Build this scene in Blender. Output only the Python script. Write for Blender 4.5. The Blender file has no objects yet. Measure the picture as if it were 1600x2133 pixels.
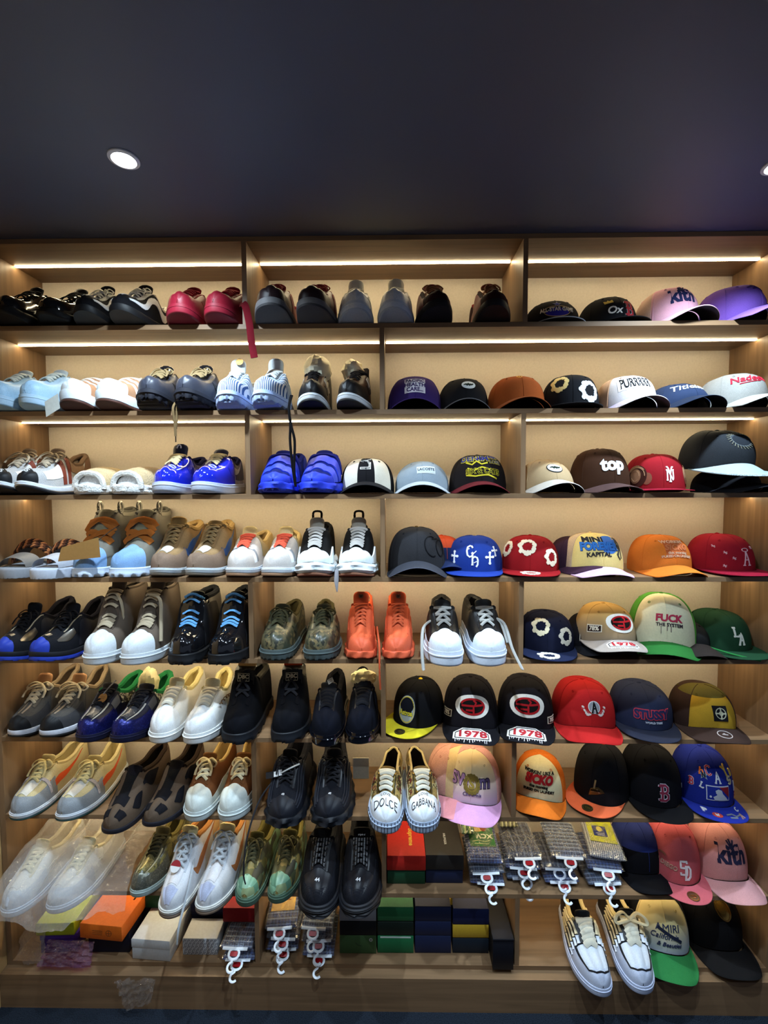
import bpy, math, random
import numpy as np
from mathutils import Vector, Matrix

random.seed(7)
RNG = np.random.default_rng(11)
SC = bpy.context.scene
COL = SC.collection

# ------------------------------------------------------------------ camera
FPX, CW, CH = 953.1, 1600.0, 2133.0
CAM = np.array([0.0, -1.4396, 1.717])
_p, _y, _r = math.radians(-3.1098), math.radians(.7637), math.radians(-.205)
_A = np.array([[math.cos(_y), math.sin(_y), 0], [-math.sin(_y), math.cos(_y), 0], [0, 0, 1]])
_B = np.array([[1, 0, 0], [0, math.cos(_p), math.sin(_p)], [0, -math.sin(_p), math.cos(_p)]])
_R = np.array([[math.cos(_r), 0, math.sin(_r)], [0, 1, 0], [-math.sin(_r), 0, math.cos(_r)]])
VM = _R @ _B @ _A                       # rows: right, forward, up
cam_data = bpy.data.cameras.new('camera')
cam = bpy.data.objects.new('camera', cam_data)
COL.objects.link(cam)
cam_data.sensor_fit = 'HORIZONTAL'
cam_data.sensor_width = 36.0
cam_data.lens = FPX / CW * 36.0
cam_data.clip_start = .02
cam.matrix_world = Matrix(((VM[0][0], VM[2][0], -VM[1][0], CAM[0]), (VM[0][1], VM[2][1], -VM[1][1], CAM[1]),
                           (VM[0][2], VM[2][2], -VM[1][2], CAM[2]), (0, 0, 0, 1)))
SC.camera = cam

def _ray(px, py):
    return VM.T @ np.array([(px - CW / 2) / FPX, 1.0, (CH / 2 - py) / FPX])
def on_plane(px, py, z):                # where the sight line meets the level z
    d = _ray(px, py); k = (z - CAM[2]) / d[2]
    return CAM[0] + d[0] * k, CAM[1] + d[1] * k
def x_of(px, y, z):                     # world x of picture column px at depth y, height z
    x = 0.0
    for _ in range(8):
        q = VM @ np.array([x - CAM[0], y - CAM[1], z - CAM[2]])
        x -= (CW / 2 + FPX * q[0] / q[1] - px) / FPX * q[1]
    return x

# ------------------------------------------------------------------ view, world, lights
SC.view_settings.view_transform = 'Standard'
SC.view_settings.look = 'None'
SC.view_settings.gamma = 1.0
SC.view_settings.use_curve_mapping = False
SC.view_settings.exposure = 0.0
LED_STRENGTH = 36.0
LED_COLOR = (1.0, .82, .50)
SPOT_POWER = 80.0
SPOT_COLOR = (.68, .85, 1.0)
WORLD_COLOR, WORLD_STRENGTH = (.60, .72, 1.0), .24
LAMPS = [(-.62, -.335), (.935, -.285), (.15, -.76), (-.85, -1.15), (1.0, -1.2)]  # last two: unseen fill spots, added for frontal light on the lower rows
CEIL_Z = 2.486

world = bpy.data.worlds.new('world'); SC.world = world
world.use_nodes = True
bg = world.node_tree.nodes['Background']
bg.inputs[0].default_value = (*WORLD_COLOR, 1); bg.inputs[1].default_value = WORLD_STRENGTH
for (_lx, _ly), _f in zip(LAMPS, (1.1, 1.1, 1.1, .5, .5)):
    _l = bpy.data.lights.new('downlight_or_fill_beam', 'SPOT')
    _l.energy = SPOT_POWER * _f; _l.color = SPOT_COLOR; _l.spot_size = math.radians(138); _l.spot_blend = .9
    _l.shadow_soft_size = .022
    _o = bpy.data.objects.new('downlight_or_fill_beam', _l); COL.objects.link(_o)
    _o.location = (_lx, _ly, CEIL_Z - .012)

# ------------------------------------------------------------------ materials
def lin(c):
    if isinstance(c, str):
        c = tuple(int(c[i:i + 2], 16) for i in (0, 2, 4))
    return tuple(((v / 255 + .055) / 1.055) ** 2.4 if v > 10 else v / 255 / 12.92 for v in c)
_mats = {}
class NT:
    def __init__(s, name):
        s.m = bpy.data.materials.new(name); s.m.use_nodes = True
        s.t = s.m.node_tree; s.b = s.t.nodes['Principled BSDF']; s.out = s.t.nodes['Material Output']
    def n(s, typ, **kw):
        nd = s.t.nodes.new('ShaderNode' + typ)
        for k, v in kw.items():
            if k in nd.inputs: nd.inputs[k].default_value = v
            else: setattr(nd, k, v)
        return nd
    def l(s, a, ao, b, bi): s.t.links.new(a.outputs[ao], b.inputs[bi])
    def coord(s, scale=(1, 1, 1)):
        tc = s.n('TexCoord'); mp = s.n('Mapping'); mp.inputs['Scale'].default_value = scale
        s.l(tc, 'Object', mp, 'Vector'); return mp
    def ramp(s, stops):
        r = s.n('ValToRGB'); e = r.color_ramp.elements
        while len(e) < len(stops): e.new(.5)
        for i, (p, c) in enumerate(stops): e[i].position = p; e[i].color = (*c, 1)
        return r
    def bump(s, src, out, strength, dist=.001):
        b = s.n('Bump'); b.inputs['Strength'].default_value = strength; b.inputs['Distance'].default_value = dist
        s.l(src, out, b, 'Height'); s.l(b, 'Normal', s.b, 'Normal')

def shade(c, f): return tuple(min(1, v * f) for v in c)
def M(color, kind='fab'):
    """one material per colour and kind of stuff, all node based"""
    key = (color, kind)
    if key in _mats: return _mats[key]
    c = lin(color)
    names = dict(fab='fabric', lea='leather', rub='rubber', pat='patent_leather', sue='suede', knit='mesh_knit', foam='foam', met='metal',
                 glit='glitter', pla='plastic', card='cardboard', lace='lace_cord', thr='thread', fur='fleece', den='worn_denim', gold='gold_foil', paper='tissue')
    N = NT(names.get(kind, kind) + '_' + (color if isinstance(color, str) else '%02x%02x%02x' % tuple(color)))
    b = N.b
    P = dict(fab=(.85, 900, .25, .25), lea=(.42, 300, .12, .12), rub=(.55, 200, .06, .08), pat=(.12, 60, .03, .05), sue=(.95, 700, .3, .3),
             knit=(.8, 500, .5, .3), foam=(.7, 150, .05, .08), met=(.3, 100, .02, .05), glit=(.3, 900, .4, .3), pla=(.3, 80, .03, .04),
             card=(.6, 120, .05, .08), lace=(.85, 900, .4, .2), thr=(.75, 1200, .4, .2), fur=(.95, 220, .9, .25), den=(.9, 700, .35, .3),
             gold=(.25, 90, .3, .2), paper=(.8, 60, .5, .1))[kind]
    mp = N.coord()
    nz = N.n('TexNoise', Scale=P[1], Detail=3.0); N.l(mp, 'Vector', nz, 'Vector')
    lo, hi = shade(c, 1 - P[3]), shade(c, 1 + P[3] * .6)
    big = N.n('TexNoise', Scale=18.0, Detail=4.0); N.l(mp, 'Vector', big, 'Vector')
    mx = N.n('Math', operation='ADD'); mx.use_clamp = True
    hf = N.n('Math', operation='MULTIPLY'); hf.inputs[1].default_value = .45
    N.l(big, 0, hf, 0); N.l(nz, 0, mx, 0); N.l(hf, 0, mx, 1)
    rp = N.ramp([(.45, lo), (.95, hi)]); N.l(mx, 0, rp, 0); N.l(rp, 0, b, 'Base Color')
    b.inputs['Roughness'].default_value = P[0]
    b.inputs['Specular IOR Level'].default_value = .08 if kind in ('fab', 'sue', 'den', 'fur', 'lace', 'thr', 'knit', 'foam') else (.25 if kind in ('rub', 'lea', 'card') else .4)
    if kind in ('met', 'gold'): b.inputs['Metallic'].default_value = 1.0 if kind == 'met' else .85
    if kind in ('pat',): b.inputs['Coat Weight'].default_value = .8; b.inputs['Coat Roughness'].default_value = .06
    if kind == 'fur': b.inputs['Sheen Weight'].default_value = .15
    if kind == 'glit':
        v = N.n('TexVoronoi', Scale=300.0); N.l(mp, 'Vector', v, 'Vector')
        rp2 = N.ramp([(0, lo), (.62, c), (.86, shade(c, 1.4)), (.95, (.75, .78, .8))]); rp2.color_ramp.interpolation = 'CONSTANT'
        N.l(v, 'Color', rp2, 0); N.l(rp2, 0, b, 'Base Color'); b.inputs['Metallic'].default_value = .5
        nm = N.n('Bump'); nm.inputs['Strength'].default_value = .9; nm.inputs['Distance'].default_value = .002
        N.l(v, 'Color', nm, 'Height'); N.l(nm, 'Normal', b, 'Normal')
    else:
        N.bump(nz, 0, min(1, P[2] * 2), .0006 if kind != 'fur' else .003)
    _mats[key] = N.m
    return N.m

def special(name, fn):
    if name not in _mats: _mats[name] = fn(name)
    return _mats[name]

def wood(name, axis, base='82664a', dark='675039'):
    def f(nm):
        N = NT(nm); sc = [60, 60, 60]; sc[axis] = 2.2
        mp = N.coord(tuple(sc)); nz = N.n('TexNoise', Scale=1.0, Detail=5.0, Distortion=.6); N.l(mp, 'Vector', nz, 'Vector')
        sc2 = [9, 9, 9]; sc2[axis] = .8
        mp2 = N.coord(tuple(sc2)); n2 = N.n('TexNoise', Scale=1.0, Detail=3.0, Distortion=1.2); N.l(mp2, 'Vector', n2, 'Vector')
        a = N.n('Math', operation='ADD'); N.l(nz, 0, a, 0); N.l(n2, 0, a, 1)
        h = N.n('Math', operation='MULTIPLY'); h.inputs[1].default_value = .5; N.l(a, 0, h, 0)
        r = N.ramp([(.3, lin(dark)), (.52, lin(base)), (.72, shade(lin(base), 1.18))]); N.l(h, 0, r, 0); N.l(r, 0, N.b, 'Base Color')
        N.b.inputs['Roughness'].default_value = .45; N.b.inputs['Specular IOR Level'].default_value = .35
        N.bump(nz, 0, .08, .0004); return N.m
    return special(name, f)
WOOD_H = wood('oak_laminate_boards', 0); WOOD_V = wood('oak_laminate_uprights', 2)

def _back(nm):
    N = NT(nm); mp = N.coord(); nz = N.n('TexNoise', Scale=160.0, Detail=4.0, Roughness=.6); N.l(mp, 'Vector', nz, 'Vector')
    r = N.ramp([(.3, lin('cabfae')), (.6, lin('d2c7b6'))]); N.l(nz, 0, r, 0); N.l(r, 0, N.b, 'Base Color')
    N.b.inputs['Roughness'].default_value = .6; N.bump(nz, 0, .05, .0005); return N.m
BACK = special('beige_back_laminate', _back)
def _ceil(nm):
    N = NT(nm); mp = N.coord(); nz = N.n('TexNoise', Scale=3.0, Detail=2.0); N.l(mp, 'Vector', nz, 'Vector')
    r = N.ramp([(.3, lin('464d63')), (.7, lin('4b5268'))]); N.l(nz, 0, r, 0); N.l(r, 0, N.b, 'Base Color')
    N.b.inputs['Roughness'].default_value = .5; return N.m
def _carpet(nm):
    N = NT(nm); mp = N.coord(); nz = N.n('TexNoise', Scale=420.0, Detail=3.0); N.l(mp, 'Vector', nz, 'Vector')
    r = N.ramp([(.3, lin('14181f')), (.7, lin('2f3743'))]); N.l(nz, 0, r, 0); N.l(r, 0, N.b, 'Base Color')
    N.b.inputs['Roughness'].default_value = 1.0; N.b.inputs['Specular IOR Level'].default_value = .05; N.bump(nz, 0, 1.0, .004); return N.m
def _paint(nm):
    N = NT(nm); mp = N.coord(); nz = N.n('TexNoise', Scale=30.0, Detail=3.0); N.l(mp, 'Vector', nz, 'Vector')
    r = N.ramp([(.3, lin('c39a63')), (.7, lin('cfa670'))]); N.l(nz, 0, r, 0); N.l(r, 0, N.b, 'Base Color'); return N.m
def emit(name, color, strength):
    def f(nm):
        N = NT(nm); e = N.n('Emission'); e.inputs[0].default_value = (*color, 1); e.inputs[1].default_value = strength
        N.l(e, 0, N.out, 'Surface'); return N.m
    return special(name, f)
def film(name, tint=(1, 1, 1), haze=.25, gloss=.12, rough=.12, bump=.6, scale=26.0):
    """thin plastic: mostly clear, part milky, part mirror"""
    def f(nm):
        N = NT(nm); tr = N.n('BsdfTransparent'); tr.inputs[0].default_value = (*tint, 1)
        df = N.n('BsdfTranslucent'); df.inputs[0].default_value = (*tint, 1)
        d2 = N.n('BsdfDiffuse'); d2.inputs[0].default_value = (*tint, 1)
        gl = N.n('BsdfGlossy'); gl.inputs['Roughness'].default_value = rough
        mp = N.coord(); nz = N.n('TexNoise', Scale=scale, Detail=4.0, Distortion=1.5); N.l(mp, 'Vector', nz, 'Vector')
        bp = N.n('Bump'); bp.inputs['Strength'].default_value = bump; bp.inputs['Distance'].default_value = .025
        N.l(nz, 0, bp, 'Height'); N.l(bp, 'Normal', gl, 'Normal')
        m0 = N.n('MixShader'); m0.inputs[0].default_value = .6; N.l(df, 0, m0, 1); N.l(d2, 0, m0, 2)
        m1 = N.n('MixShader'); m1.inputs[0].default_value = haze; N.l(tr, 0, m1, 1); N.l(m0, 0, m1, 2)
        m2 = N.n('MixShader'); m2.inputs[0].default_value = gloss; N.l(m1, 0, m2, 1); N.l(gl, 0, m2, 2)
        N.l(m2, 0, N.out, 'Surface'); return N.m
    return special(name, f)
def camo(name, cols, scale=45.0, rough=.6, pixel=False):
    def f(nm):
        N = NT(nm); mp = N.coord()
        if pixel:
            v = N.n('TexVoronoi', Scale=scale, distance='CHEBYCHEV'); v.inputs['Randomness'].default_value = .35
            N.l(mp, 'Vector', v, 'Vector'); src = (v, 'Color')
        else:
            z = N.n('TexNoise', Scale=scale * .8, Detail=2.0); N.l(mp, 'Vector', z, 'Vector'); ad = N.n('MixRGB', blend_type='ADD'); ad.inputs[0].default_value = .045
            N.l(mp, 'Vector', ad, 1); N.l(z, 'Color', ad, 2); v = N.n('TexVoronoi', Scale=scale * 1.3); N.l(ad, 0, v, 'Vector'); src = (v, 'Color')
        k = len(cols); lo, hi = .12, .9
        r = N.ramp([(0 if i == 0 else lo + (hi - lo) * i / k, lin(c)) for i, c in enumerate(cols)]); r.color_ramp.interpolation = 'CONSTANT'
        N.l(src[0], src[1], r, 0); N.l(r, 0, N.b, 'Base Color'); N.b.inputs['Roughness'].default_value = rough; return N.m
    return special(name, f)
def fade(name, c0, c1, axis='Z', lo=0.0, hi=.12, kind_rough=.85):
    """cloth running from one colour to another along its own height"""
    def f(nm):
        N = NT(nm); tc = N.n('TexCoord'); sp = N.n('SeparateXYZ'); N.l(tc, 'Object', sp, 0)
        mr = N.n('MapRange'); mr.inputs[1].default_value = lo; mr.inputs[2].default_value = hi; N.l(sp, axis, mr, 0)
        r = N.ramp([(0, lin(c0)), (1, lin(c1))]); N.l(mr, 0, r, 0); N.l(r, 0, N.b, 'Base Color')
        N.b.inputs['Roughness'].default_value = kind_rough; N.b.inputs['Specular IOR Level'].default_value = .12
        nz = N.n('TexNoise', Scale=900.0); N.l(tc, 'Object', nz, 'Vector'); N.bump(nz, 0, .4, .0006); return N.m
    return special(name, f)
def stripes(name, cols, axis=0, freq=120.0, rot=0.0, rough=.8, check=None):
    def f(nm):
        N = NT(nm); tc = N.n('TexCoord'); mp = N.n('Mapping'); mp.inputs['Rotation'].default_value = (0, 0, rot); N.l(tc, 'Object', mp, 0)
        sp = N.n('SeparateXYZ'); N.l(mp, 0, sp, 0)
        def wave(ax, fr):
            a = N.n('Math', operation='MULTIPLY'); a.inputs[1].default_value = fr; N.l(sp, 'XYZ'[ax], a, 0)
            b = N.n('Math', operation='FRACT'); N.l(a, 0, b, 0); return b
        w = wave(axis, freq); k = len(cols)
        r = N.ramp([(i / k, lin(c)) for i, c in enumerate(cols)]); r.color_ramp.interpolation = 'CONSTANT'; N.l(w, 0, r, 0)
        src = r
        if check:
            w2 = wave(1, freq); w3 = wave(2, freq)
            r2 = N.ramp([(i / len(check), lin(c)) for i, c in enumerate(check)]); r2.color_ramp.interpolation = 'CONSTANT'
            s2 = N.n('Math', operation='ADD'); N.l(w2, 0, s2, 0); N.l(w3, 0, s2, 1); fr = N.n('Math', operation='FRACT'); N.l(s2, 0, fr, 0); N.l(fr, 0, r2, 0)
            mx = N.n('MixRGB'); mx.inputs[0].default_value = .5; N.l(r, 0, mx, 1); N.l(r2, 0, mx, 2); src = mx
        N.l(src, 0, N.b, 'Base Color'); N.b.inputs['Roughness'].default_value = rough; N.b.inputs['Specular IOR Level'].default_value = .15; return N.m
    return special(name, f)

# ------------------------------------------------------------------ mesh building
class MB:
    def __init__(s): s.v = []; s.f = []; s.k = []; s.mats = []; s.n = 0
    def mi(s, m):
        if m not in s.mats: s.mats.append(m)
        return s.mats.index(m)
    def verts(s, P):
        P = np.asarray(P, float).reshape(-1, 3); b = s.n; s.v.append(P); s.n += len(P); return b
    def face(s, idx, m): s.f.append(tuple(idx)); s.k.append(s.mi(m))
    def grid(s, P, m, cu=False, cv=False, flip=False, mf=None):
        P = np.asarray(P, float); a, b = P.shape[:2]; o = s.verts(P); i0 = s.mi(m) if m is not None else 0
        for i in range(a if cu else a - 1):
            for j in range(b if cv else b - 1):
                i2, j2 = (i + 1) % a, (j + 1) % b
                q = (o + i * b + j, o + i2 * b + j, o + i2 * b + j2, o + i * b + j2)
                s.f.append(q[::-1] if flip else q)
                s.k.append(s.mi(mf(i, j)) if mf else i0)
        return o
    def fan(s, ring, center, m, flip=False):
        o = s.verts(ring); c = s.verts([center]); k = len(ring); i0 = s.mi(m)
        for i in range(k):
            q = (o + i, o + (i + 1) % k, c); s.f.append(q[::-1] if flip else q); s.k.append(i0)
    def box(s, x0, x1, y0, y1, z0, z1, m):
        o = s.verts([(x, y, z) for z in (z0, z1) for y in (y0, y1) for x in (x0, x1)]); i0 = s.mi(m)
        for q in ((0, 2, 3, 1), (4, 5, 7, 6), (0, 1, 5, 4), (1, 3, 7, 5), (3, 2, 6, 7), (2, 0, 4, 6)):
            s.f.append(tuple(o + i for i in q)); s.k.append(i0)
    def tube(s, pts, r, m, n=6, flat=1.0, up=None, smooth=0, caps=True):
        p = np.asarray(pts, float)
        if smooth: p = spline(p, smooth)
        k = len(p); t = np.gradient(p, axis=0); t /= np.linalg.norm(t, axis=1)[:, None] + 1e-12
        u = np.array(up if up is not None else (0, 0, 1.0)); rings = []
        rr = np.broadcast_to(np.asarray(r, float), (k,))
        for i in range(k):
            a = np.cross(t[i], u)
            if np.linalg.norm(a) < 1e-3: a = np.cross(t[i], (1.0, .3, 0))
            a /= np.linalg.norm(a); b = np.cross(a, t[i])
            rings.append([p[i] + rr[i] * (math.cos(q) * a + flat * math.sin(q) * b) for q in np.linspace(0, 2 * math.pi, n, endpoint=False)])
        s.grid(rings, m, cv=True)
        if caps: s.fan(rings[0], p[0], m); s.fan(rings[-1], p[-1], m, True)
    def join(s, o):
        b = s.n; s.v += o.v; s.n += o.n
        for f, k in zip(o.f, o.k): s.f.append(tuple(b + i for i in f)); s.k.append(s.mi(o.mats[k]))
    def build(s, name, parent=None, angle=45, smooth=True, weld=True):
        me = bpy.data.meshes.new(name)
        V = np.concatenate(s.v) if s.v else np.zeros((0, 3))
        if weld:                                   # shared rims become shared vertices
            key = np.round(V * 2e5).astype(np.int64); _, first, inv = np.unique(key, axis=0, return_index=True, return_inverse=True); inv = inv.ravel()
            V = V[first]; F2, K2 = [], []
            for f, k in zip(s.f, s.k):
                g = [int(inv[i]) for i in f]; g = [q for i, q in enumerate(g) if q != g[i - 1]]
                if len(g) > 2 and len(set(g)) == len(g): F2.append(g); K2.append(k)
            s.f, s.k = F2, K2
        me.from_pydata(V.tolist(), [], s.f)
        for m in s.mats: me.materials.append(m)
        me.polygons.foreach_set('material_index', s.k)
        if smooth:
            me.polygons.foreach_set('use_smooth', [True] * len(s.f))
            try: me.set_sharp_from_angle(angle=math.radians(angle))
            except Exception: pass
        me.update()
        o = bpy.data.objects.new(name, me); COL.objects.link(o)
        if parent is not None: o.parent = parent
        return o
def spline(p, k):
    p = np.asarray(p, float); n = len(p); out = []
    for i in range(n - 1):
        a, b, c, d = p[max(i - 1, 0)], p[i], p[i + 1], p[min(i + 2, n - 1)]
        for q in np.linspace(0, 1, k, endpoint=False):
            out.append(.5 * ((2 * b) + (-a + c) * q + (2 * a - 5 * b + 4 * c - d) * q * q + (-a + 3 * b - 3 * c + d) * q ** 3))
    out.append(p[-1]); return np.array(out)
def pch(pts):
    x = np.array([q[0] for q in pts], float); y = np.array([q[1] for q in pts], float)
    d = np.diff(y) / np.diff(x); m = np.zeros(len(x)); m[0], m[-1] = d[0], d[-1]
    for i in range(1, len(x) - 1):
        m[i] = 0 if d[i - 1] * d[i] <= 0 else 2 * d[i - 1] * d[i] / (d[i - 1] + d[i])
    def f(t):
        t = np.clip(np.asarray(t, float), x[0], x[-1]); i = np.clip(np.searchsorted(x, t, side='right') - 1, 0, len(x) - 2)
        h = x[i + 1] - x[i]; s = (t - x[i]) / h
        return ((1 + 2 * s) * (1 - s) ** 2 * y[i] + s * (1 - s) ** 2 * h * m[i] + s * s * (3 - 2 * s) * y[i + 1] + s * s * (s - 1) * h * m[i + 1])
    return f
def sst(t): t = np.clip(t, 0, 1); return t * t * (3 - 2 * t)
def thing(name, label, cat, loc=(0, 0, 0), rotz=0, group=None, tilt=None):
    o = bpy.data.objects.new(name, None); COL.objects.link(o); o.empty_display_size = .05
    o.location = loc; o.rotation_euler = (tilt or 0, 0, math.radians(rotz))
    o['label'] = label; o['category'] = cat
    if group: o['group'] = group
    return o
def tag(o, label, cat, group=None):
    o['label'] = label; o['category'] = cat
    if group: o['group'] = group
    return o

# ------------------------------------------------------------------ writing and emblems on any surface
_txt = {}
def text2d(s, bold=0.0, shear=0.0, spacing=1.0):
    key = (s, bold, shear, spacing)
    if key not in _txt:
        c = bpy.data.curves.new('lettering', 'FONT'); c.body = s; c.size = 1.0; c.align_x = 'CENTER'; c.align_y = 'CENTER'
        c.offset = bold; c.shear = shear; c.space_character = spacing; c.resolution_u = 3
        o = bpy.data.objects.new('lettering', c); COL.objects.link(o)
        dg = bpy.context.evaluated_depsgraph_get(); ev = o.evaluated_get(dg); me = ev.to_mesh()
        V = np.array([v.co[:2] for v in me.vertices]).reshape(-1, 2); Fc = [tuple(p.vertices) for p in me.polygons]
        ev.to_mesh_clear(); bpy.data.objects.remove(o); bpy.data.curves.remove(c)
        _txt[key] = (V, Fc)
    return _txt[key]
def ribbon(pts, w, closed=False):
    p = np.asarray(pts, float)
    q = [p[0]]
    for a, b in zip(p[:-1], p[1:]):
        k = max(1, int(np.linalg.norm(b - a) / max(w * 1.2, 1e-4))); q += [a + (b - a) * (i + 1) / k for i in range(k)]
    p = np.array(q); t = np.gradient(p, axis=0); t /= np.linalg.norm(t, axis=1)[:, None] + 1e-9
    n = np.stack([-t[:, 1], t[:, 0]], 1); W = w / 2
    V = np.concatenate([p + n * W, p - n * W]); k = len(p)
    return V, [(i, i + 1, k + i + 1, k + i) for i in range(k - 1)]
def arc(cx, cy, rx, ry, a0, a1, k=14):
    return [(cx + rx * math.cos(math.radians(a)), cy + ry * math.sin(math.radians(a))) for a in np.linspace(a0, a1, k)]
class Art:
    """flat drawing: pieces (V2, faces, material, level)"""
    def __init__(s): s.p = []
    def add(s, V, Fc, m, lv=1, at=(0, 0), rot=0, sc=(1, 1)):
        V = np.asarray(V, float) * np.array(sc); c, q = math.cos(math.radians(rot)), math.sin(math.radians(rot))
        V = V @ np.array([[c, q], [-q, c]]) + np.array(at); s.p.append((V, Fc, m, lv)); return s
    def text(s, t, h, m, at=(0, 0), rot=0, sx=1.0, bold=0.0, shear=0.0, lv=2, outline=None, ow=.05, spacing=1.0):
        if outline is not None: s.text(t, h, outline, at, rot, sx, bold + ow, shear, lv - 1, spacing=spacing)
        V, Fc = text2d(t, bold, shear, spacing); return s.add(V, Fc, m, lv, at, rot, (h / .72 * sx, h / .72))
    def disc(s, rx, ry, m, at=(0, 0), rot=0, lv=1, inner=0.0, k=28):
        rs = np.linspace(inner, 1, 4); V = [(r * rx * math.cos(a), r * ry * math.sin(a)) for r in rs for a in np.linspace(0, 2 * math.pi, k, endpoint=False)]
        Fc = [(i * k + j, (i + 1) * k + j, (i + 1) * k + (j + 1) % k, i * k + (j + 1) % k) for i in range(3) for j in range(k)]
        return s.add(V, Fc, m, lv, at, rot)
    def rect(s, w, h, m, at=(0, 0), rot=0, lv=1, top=1.0, arch=0.0):
        na, nb = 9, 5; V = [((a - .5) * w * (1 + (top - 1) * b), (b - .5) * h + arch * (1 - (2 * a - 1) ** 2) * (b * 2 - .4)) for a in np.linspace(0, 1, na) for b in np.linspace(0, 1, nb)]
        return s.add(V, [(i * nb + j, (i + 1) * nb + j, (i + 1) * nb + j + 1, i * nb + j + 1) for i in range(na - 1) for j in range(nb - 1)], m, lv, at, rot)
    def lines(s, L, w, m, at=(0, 0), rot=0, sc=(1, 1), lv=2, outline=None, ow=.0):
        if outline is not None: s.lines(L, w + ow, outline, at, rot, sc, lv - 1)
        for q in L:
            V, Fc = ribbon(np.asarray(q, float) * np.array(sc), w); s.add(V, Fc, m, lv, at, rot)
        return s
    def poly(s, pts, m, at=(0, 0), rot=0, sc=(1, 1), lv=1):
        P0 = np.asarray(pts, float); seg = np.ptp(P0, axis=0).max() / 7; P = []
        for a, b in zip(P0, np.roll(P0, -1, 0)):
            n = max(1, int(np.linalg.norm(b - a) / seg)); P += [a + (b - a) * i / n for i in range(n)]
        P = np.array(P); c = P0.mean(0); k = len(P); R = (1, .8, .6, .4, .2); V = np.vstack([c + (P - c) * f for f in R] + [[c]])
        Fc = [(j * k + i, j * k + (i + 1) % k, (j + 1) * k + (i + 1) % k, (j + 1) * k + i) for j in range(4) for i in range(k)] + [(4 * k + i, 4 * k + (i + 1) % k, 5 * k) for i in range(k)]
        return s.add(V, Fc, m, lv, at, rot, sc)
    def build(s, name, fmap, parent, base=.0007, step=.0006):
        mb = MB()
        for V, Fc, m, lv in s.p:
            if not len(V): continue
            top = np.array([fmap(a, b, base + step * lv) for a, b in V]); bot = np.array([fmap(a, b, 0.0) for a, b in V])
            o = mb.verts(top); o2 = mb.verts(bot); cnt = {}
            for f in Fc:
                mb.face([o + i for i in f], m)
                for i, j in zip(f, f[1:] + f[:1]): cnt.setdefault((min(i, j), max(i, j)), []).append((i, j))
            for e, w in cnt.items():
                if len(w) == 1: i, j = w[0]; mb.face((o + i, o2 + i, o2 + j, o + j), m)
        return mb.build(name, parent, angle=30)
def plane_map(o, ex, ey):
    o, ex, ey = (np.array(q, float) for q in (o, ex, ey)); n = np.cross(ex, ey); n /= np.linalg.norm(n)
    return lambda a, b, off: o + ex * a + ey * b + n * off

# ------------------------------------------------------------------ the room
def struct(name, mb, parent=None):
    o = mb.build(name, parent, smooth=False); o['kind'] = 'structure'; return o
b = MB(); b.box(-4, 4, -4.5, .6, -.05, 0, special('blue_grey_carpet', _carpet)); struct('floor', b)
b = MB(); b.box(-4, 4, -4.5, .6, CEIL_Z, CEIL_Z + .06, special('dark_navy_ceiling_paint', _ceil)); struct('ceiling', b)
b = MB(); b.box(-1.36, -1.2955, -4.5, .36, 0, CEIL_Z, special('tan_wall_paint', _paint)); struct('wall_left', b)
b = MB(); b.box(-1.36, 4, .30, .36, 0, CEIL_Z, special('tan_wall_paint', _paint)); struct('wall_back', b)

# ------------------------------------------------------------------ the shelf unit
XL, XR, DEPTH, TH = -1.275, 1.2345, .2676, .0145
BT = [CEIL_Z, 2.2222, 1.9590, 1.6954, 1.4309, 1.1661, .9044, .6416, .3784, .1300]     # board tops: ceiling board, then rows 1-9
DL, DM, DR, D7 = -.447, -.0235, .4160, .3990
shelf = thing('shelf_unit', 'wall-wide oak shelving with lit compartments full of sneakers and caps', 'shelving unit', (0, 0, 0))
def part(name, x0, x1, y0, y1, z0, z1, m):
    b = MB(); b.box(x0, x1, y0, y1, z0, z1, m); return b.build(name, shelf, smooth=False)
part('side_panel', XL - .018, XL, 0, DEPTH, .115, CEIL_Z - .001, WOOD_V)
part('side_panel', XR, XR + .018, 0, DEPTH, .115, CEIL_Z - .001, WOOD_V)
o = part('back_panel', XL - .018, XR + .018, DEPTH, DEPTH + .012, .115, CEIL_Z - .001, BACK); o['label'] = 'beige laminate back panel'
part('top_board', XL, XR, 0, DEPTH, CEIL_Z - .0155, CEIL_Z - .001, WOOD_H)
for z in BT[1:]:
    part('shelf_board', XL, XR, 0, DEPTH, z - TH, z, WOOD_H)
part('base_step', XL - .018, XR + .2, -.031, DEPTH, 0, .115, WOOD_H)
ROWDIV = {1: (DL, DR), 2: (DM,), 3: (DL, DR), 4: (DM,), 5: (DL, DR), 6: (DM,), 7: (DL, D7), 8: (DM,), 9: (DL, DR)}
LED = emit('warm_led_strip', LED_COLOR, LED_STRENGTH)
for r in range(1, 10):
    z0, z1 = BT[r], BT[r - 1] - TH - (.001 if r == 1 else 0)
    xs = [XL]
    for x in ROWDIV[r]:
        part('divider', x - .0075, x + .0075, .0005, DEPTH, z0, z1, WOOD_V); xs += [x - .0075, x + .0075]
    xs.append(XR)
    for a, c in zip(xs[::2], xs[1::2]):
        b = MB(); b.box(a + .004, c - .004, .138, .147, z1 - .003, z1 + .0005, LED)
        o = b.build('led_strip', shelf, smooth=False); o['label'] = 'glowing warm light strip'

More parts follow.
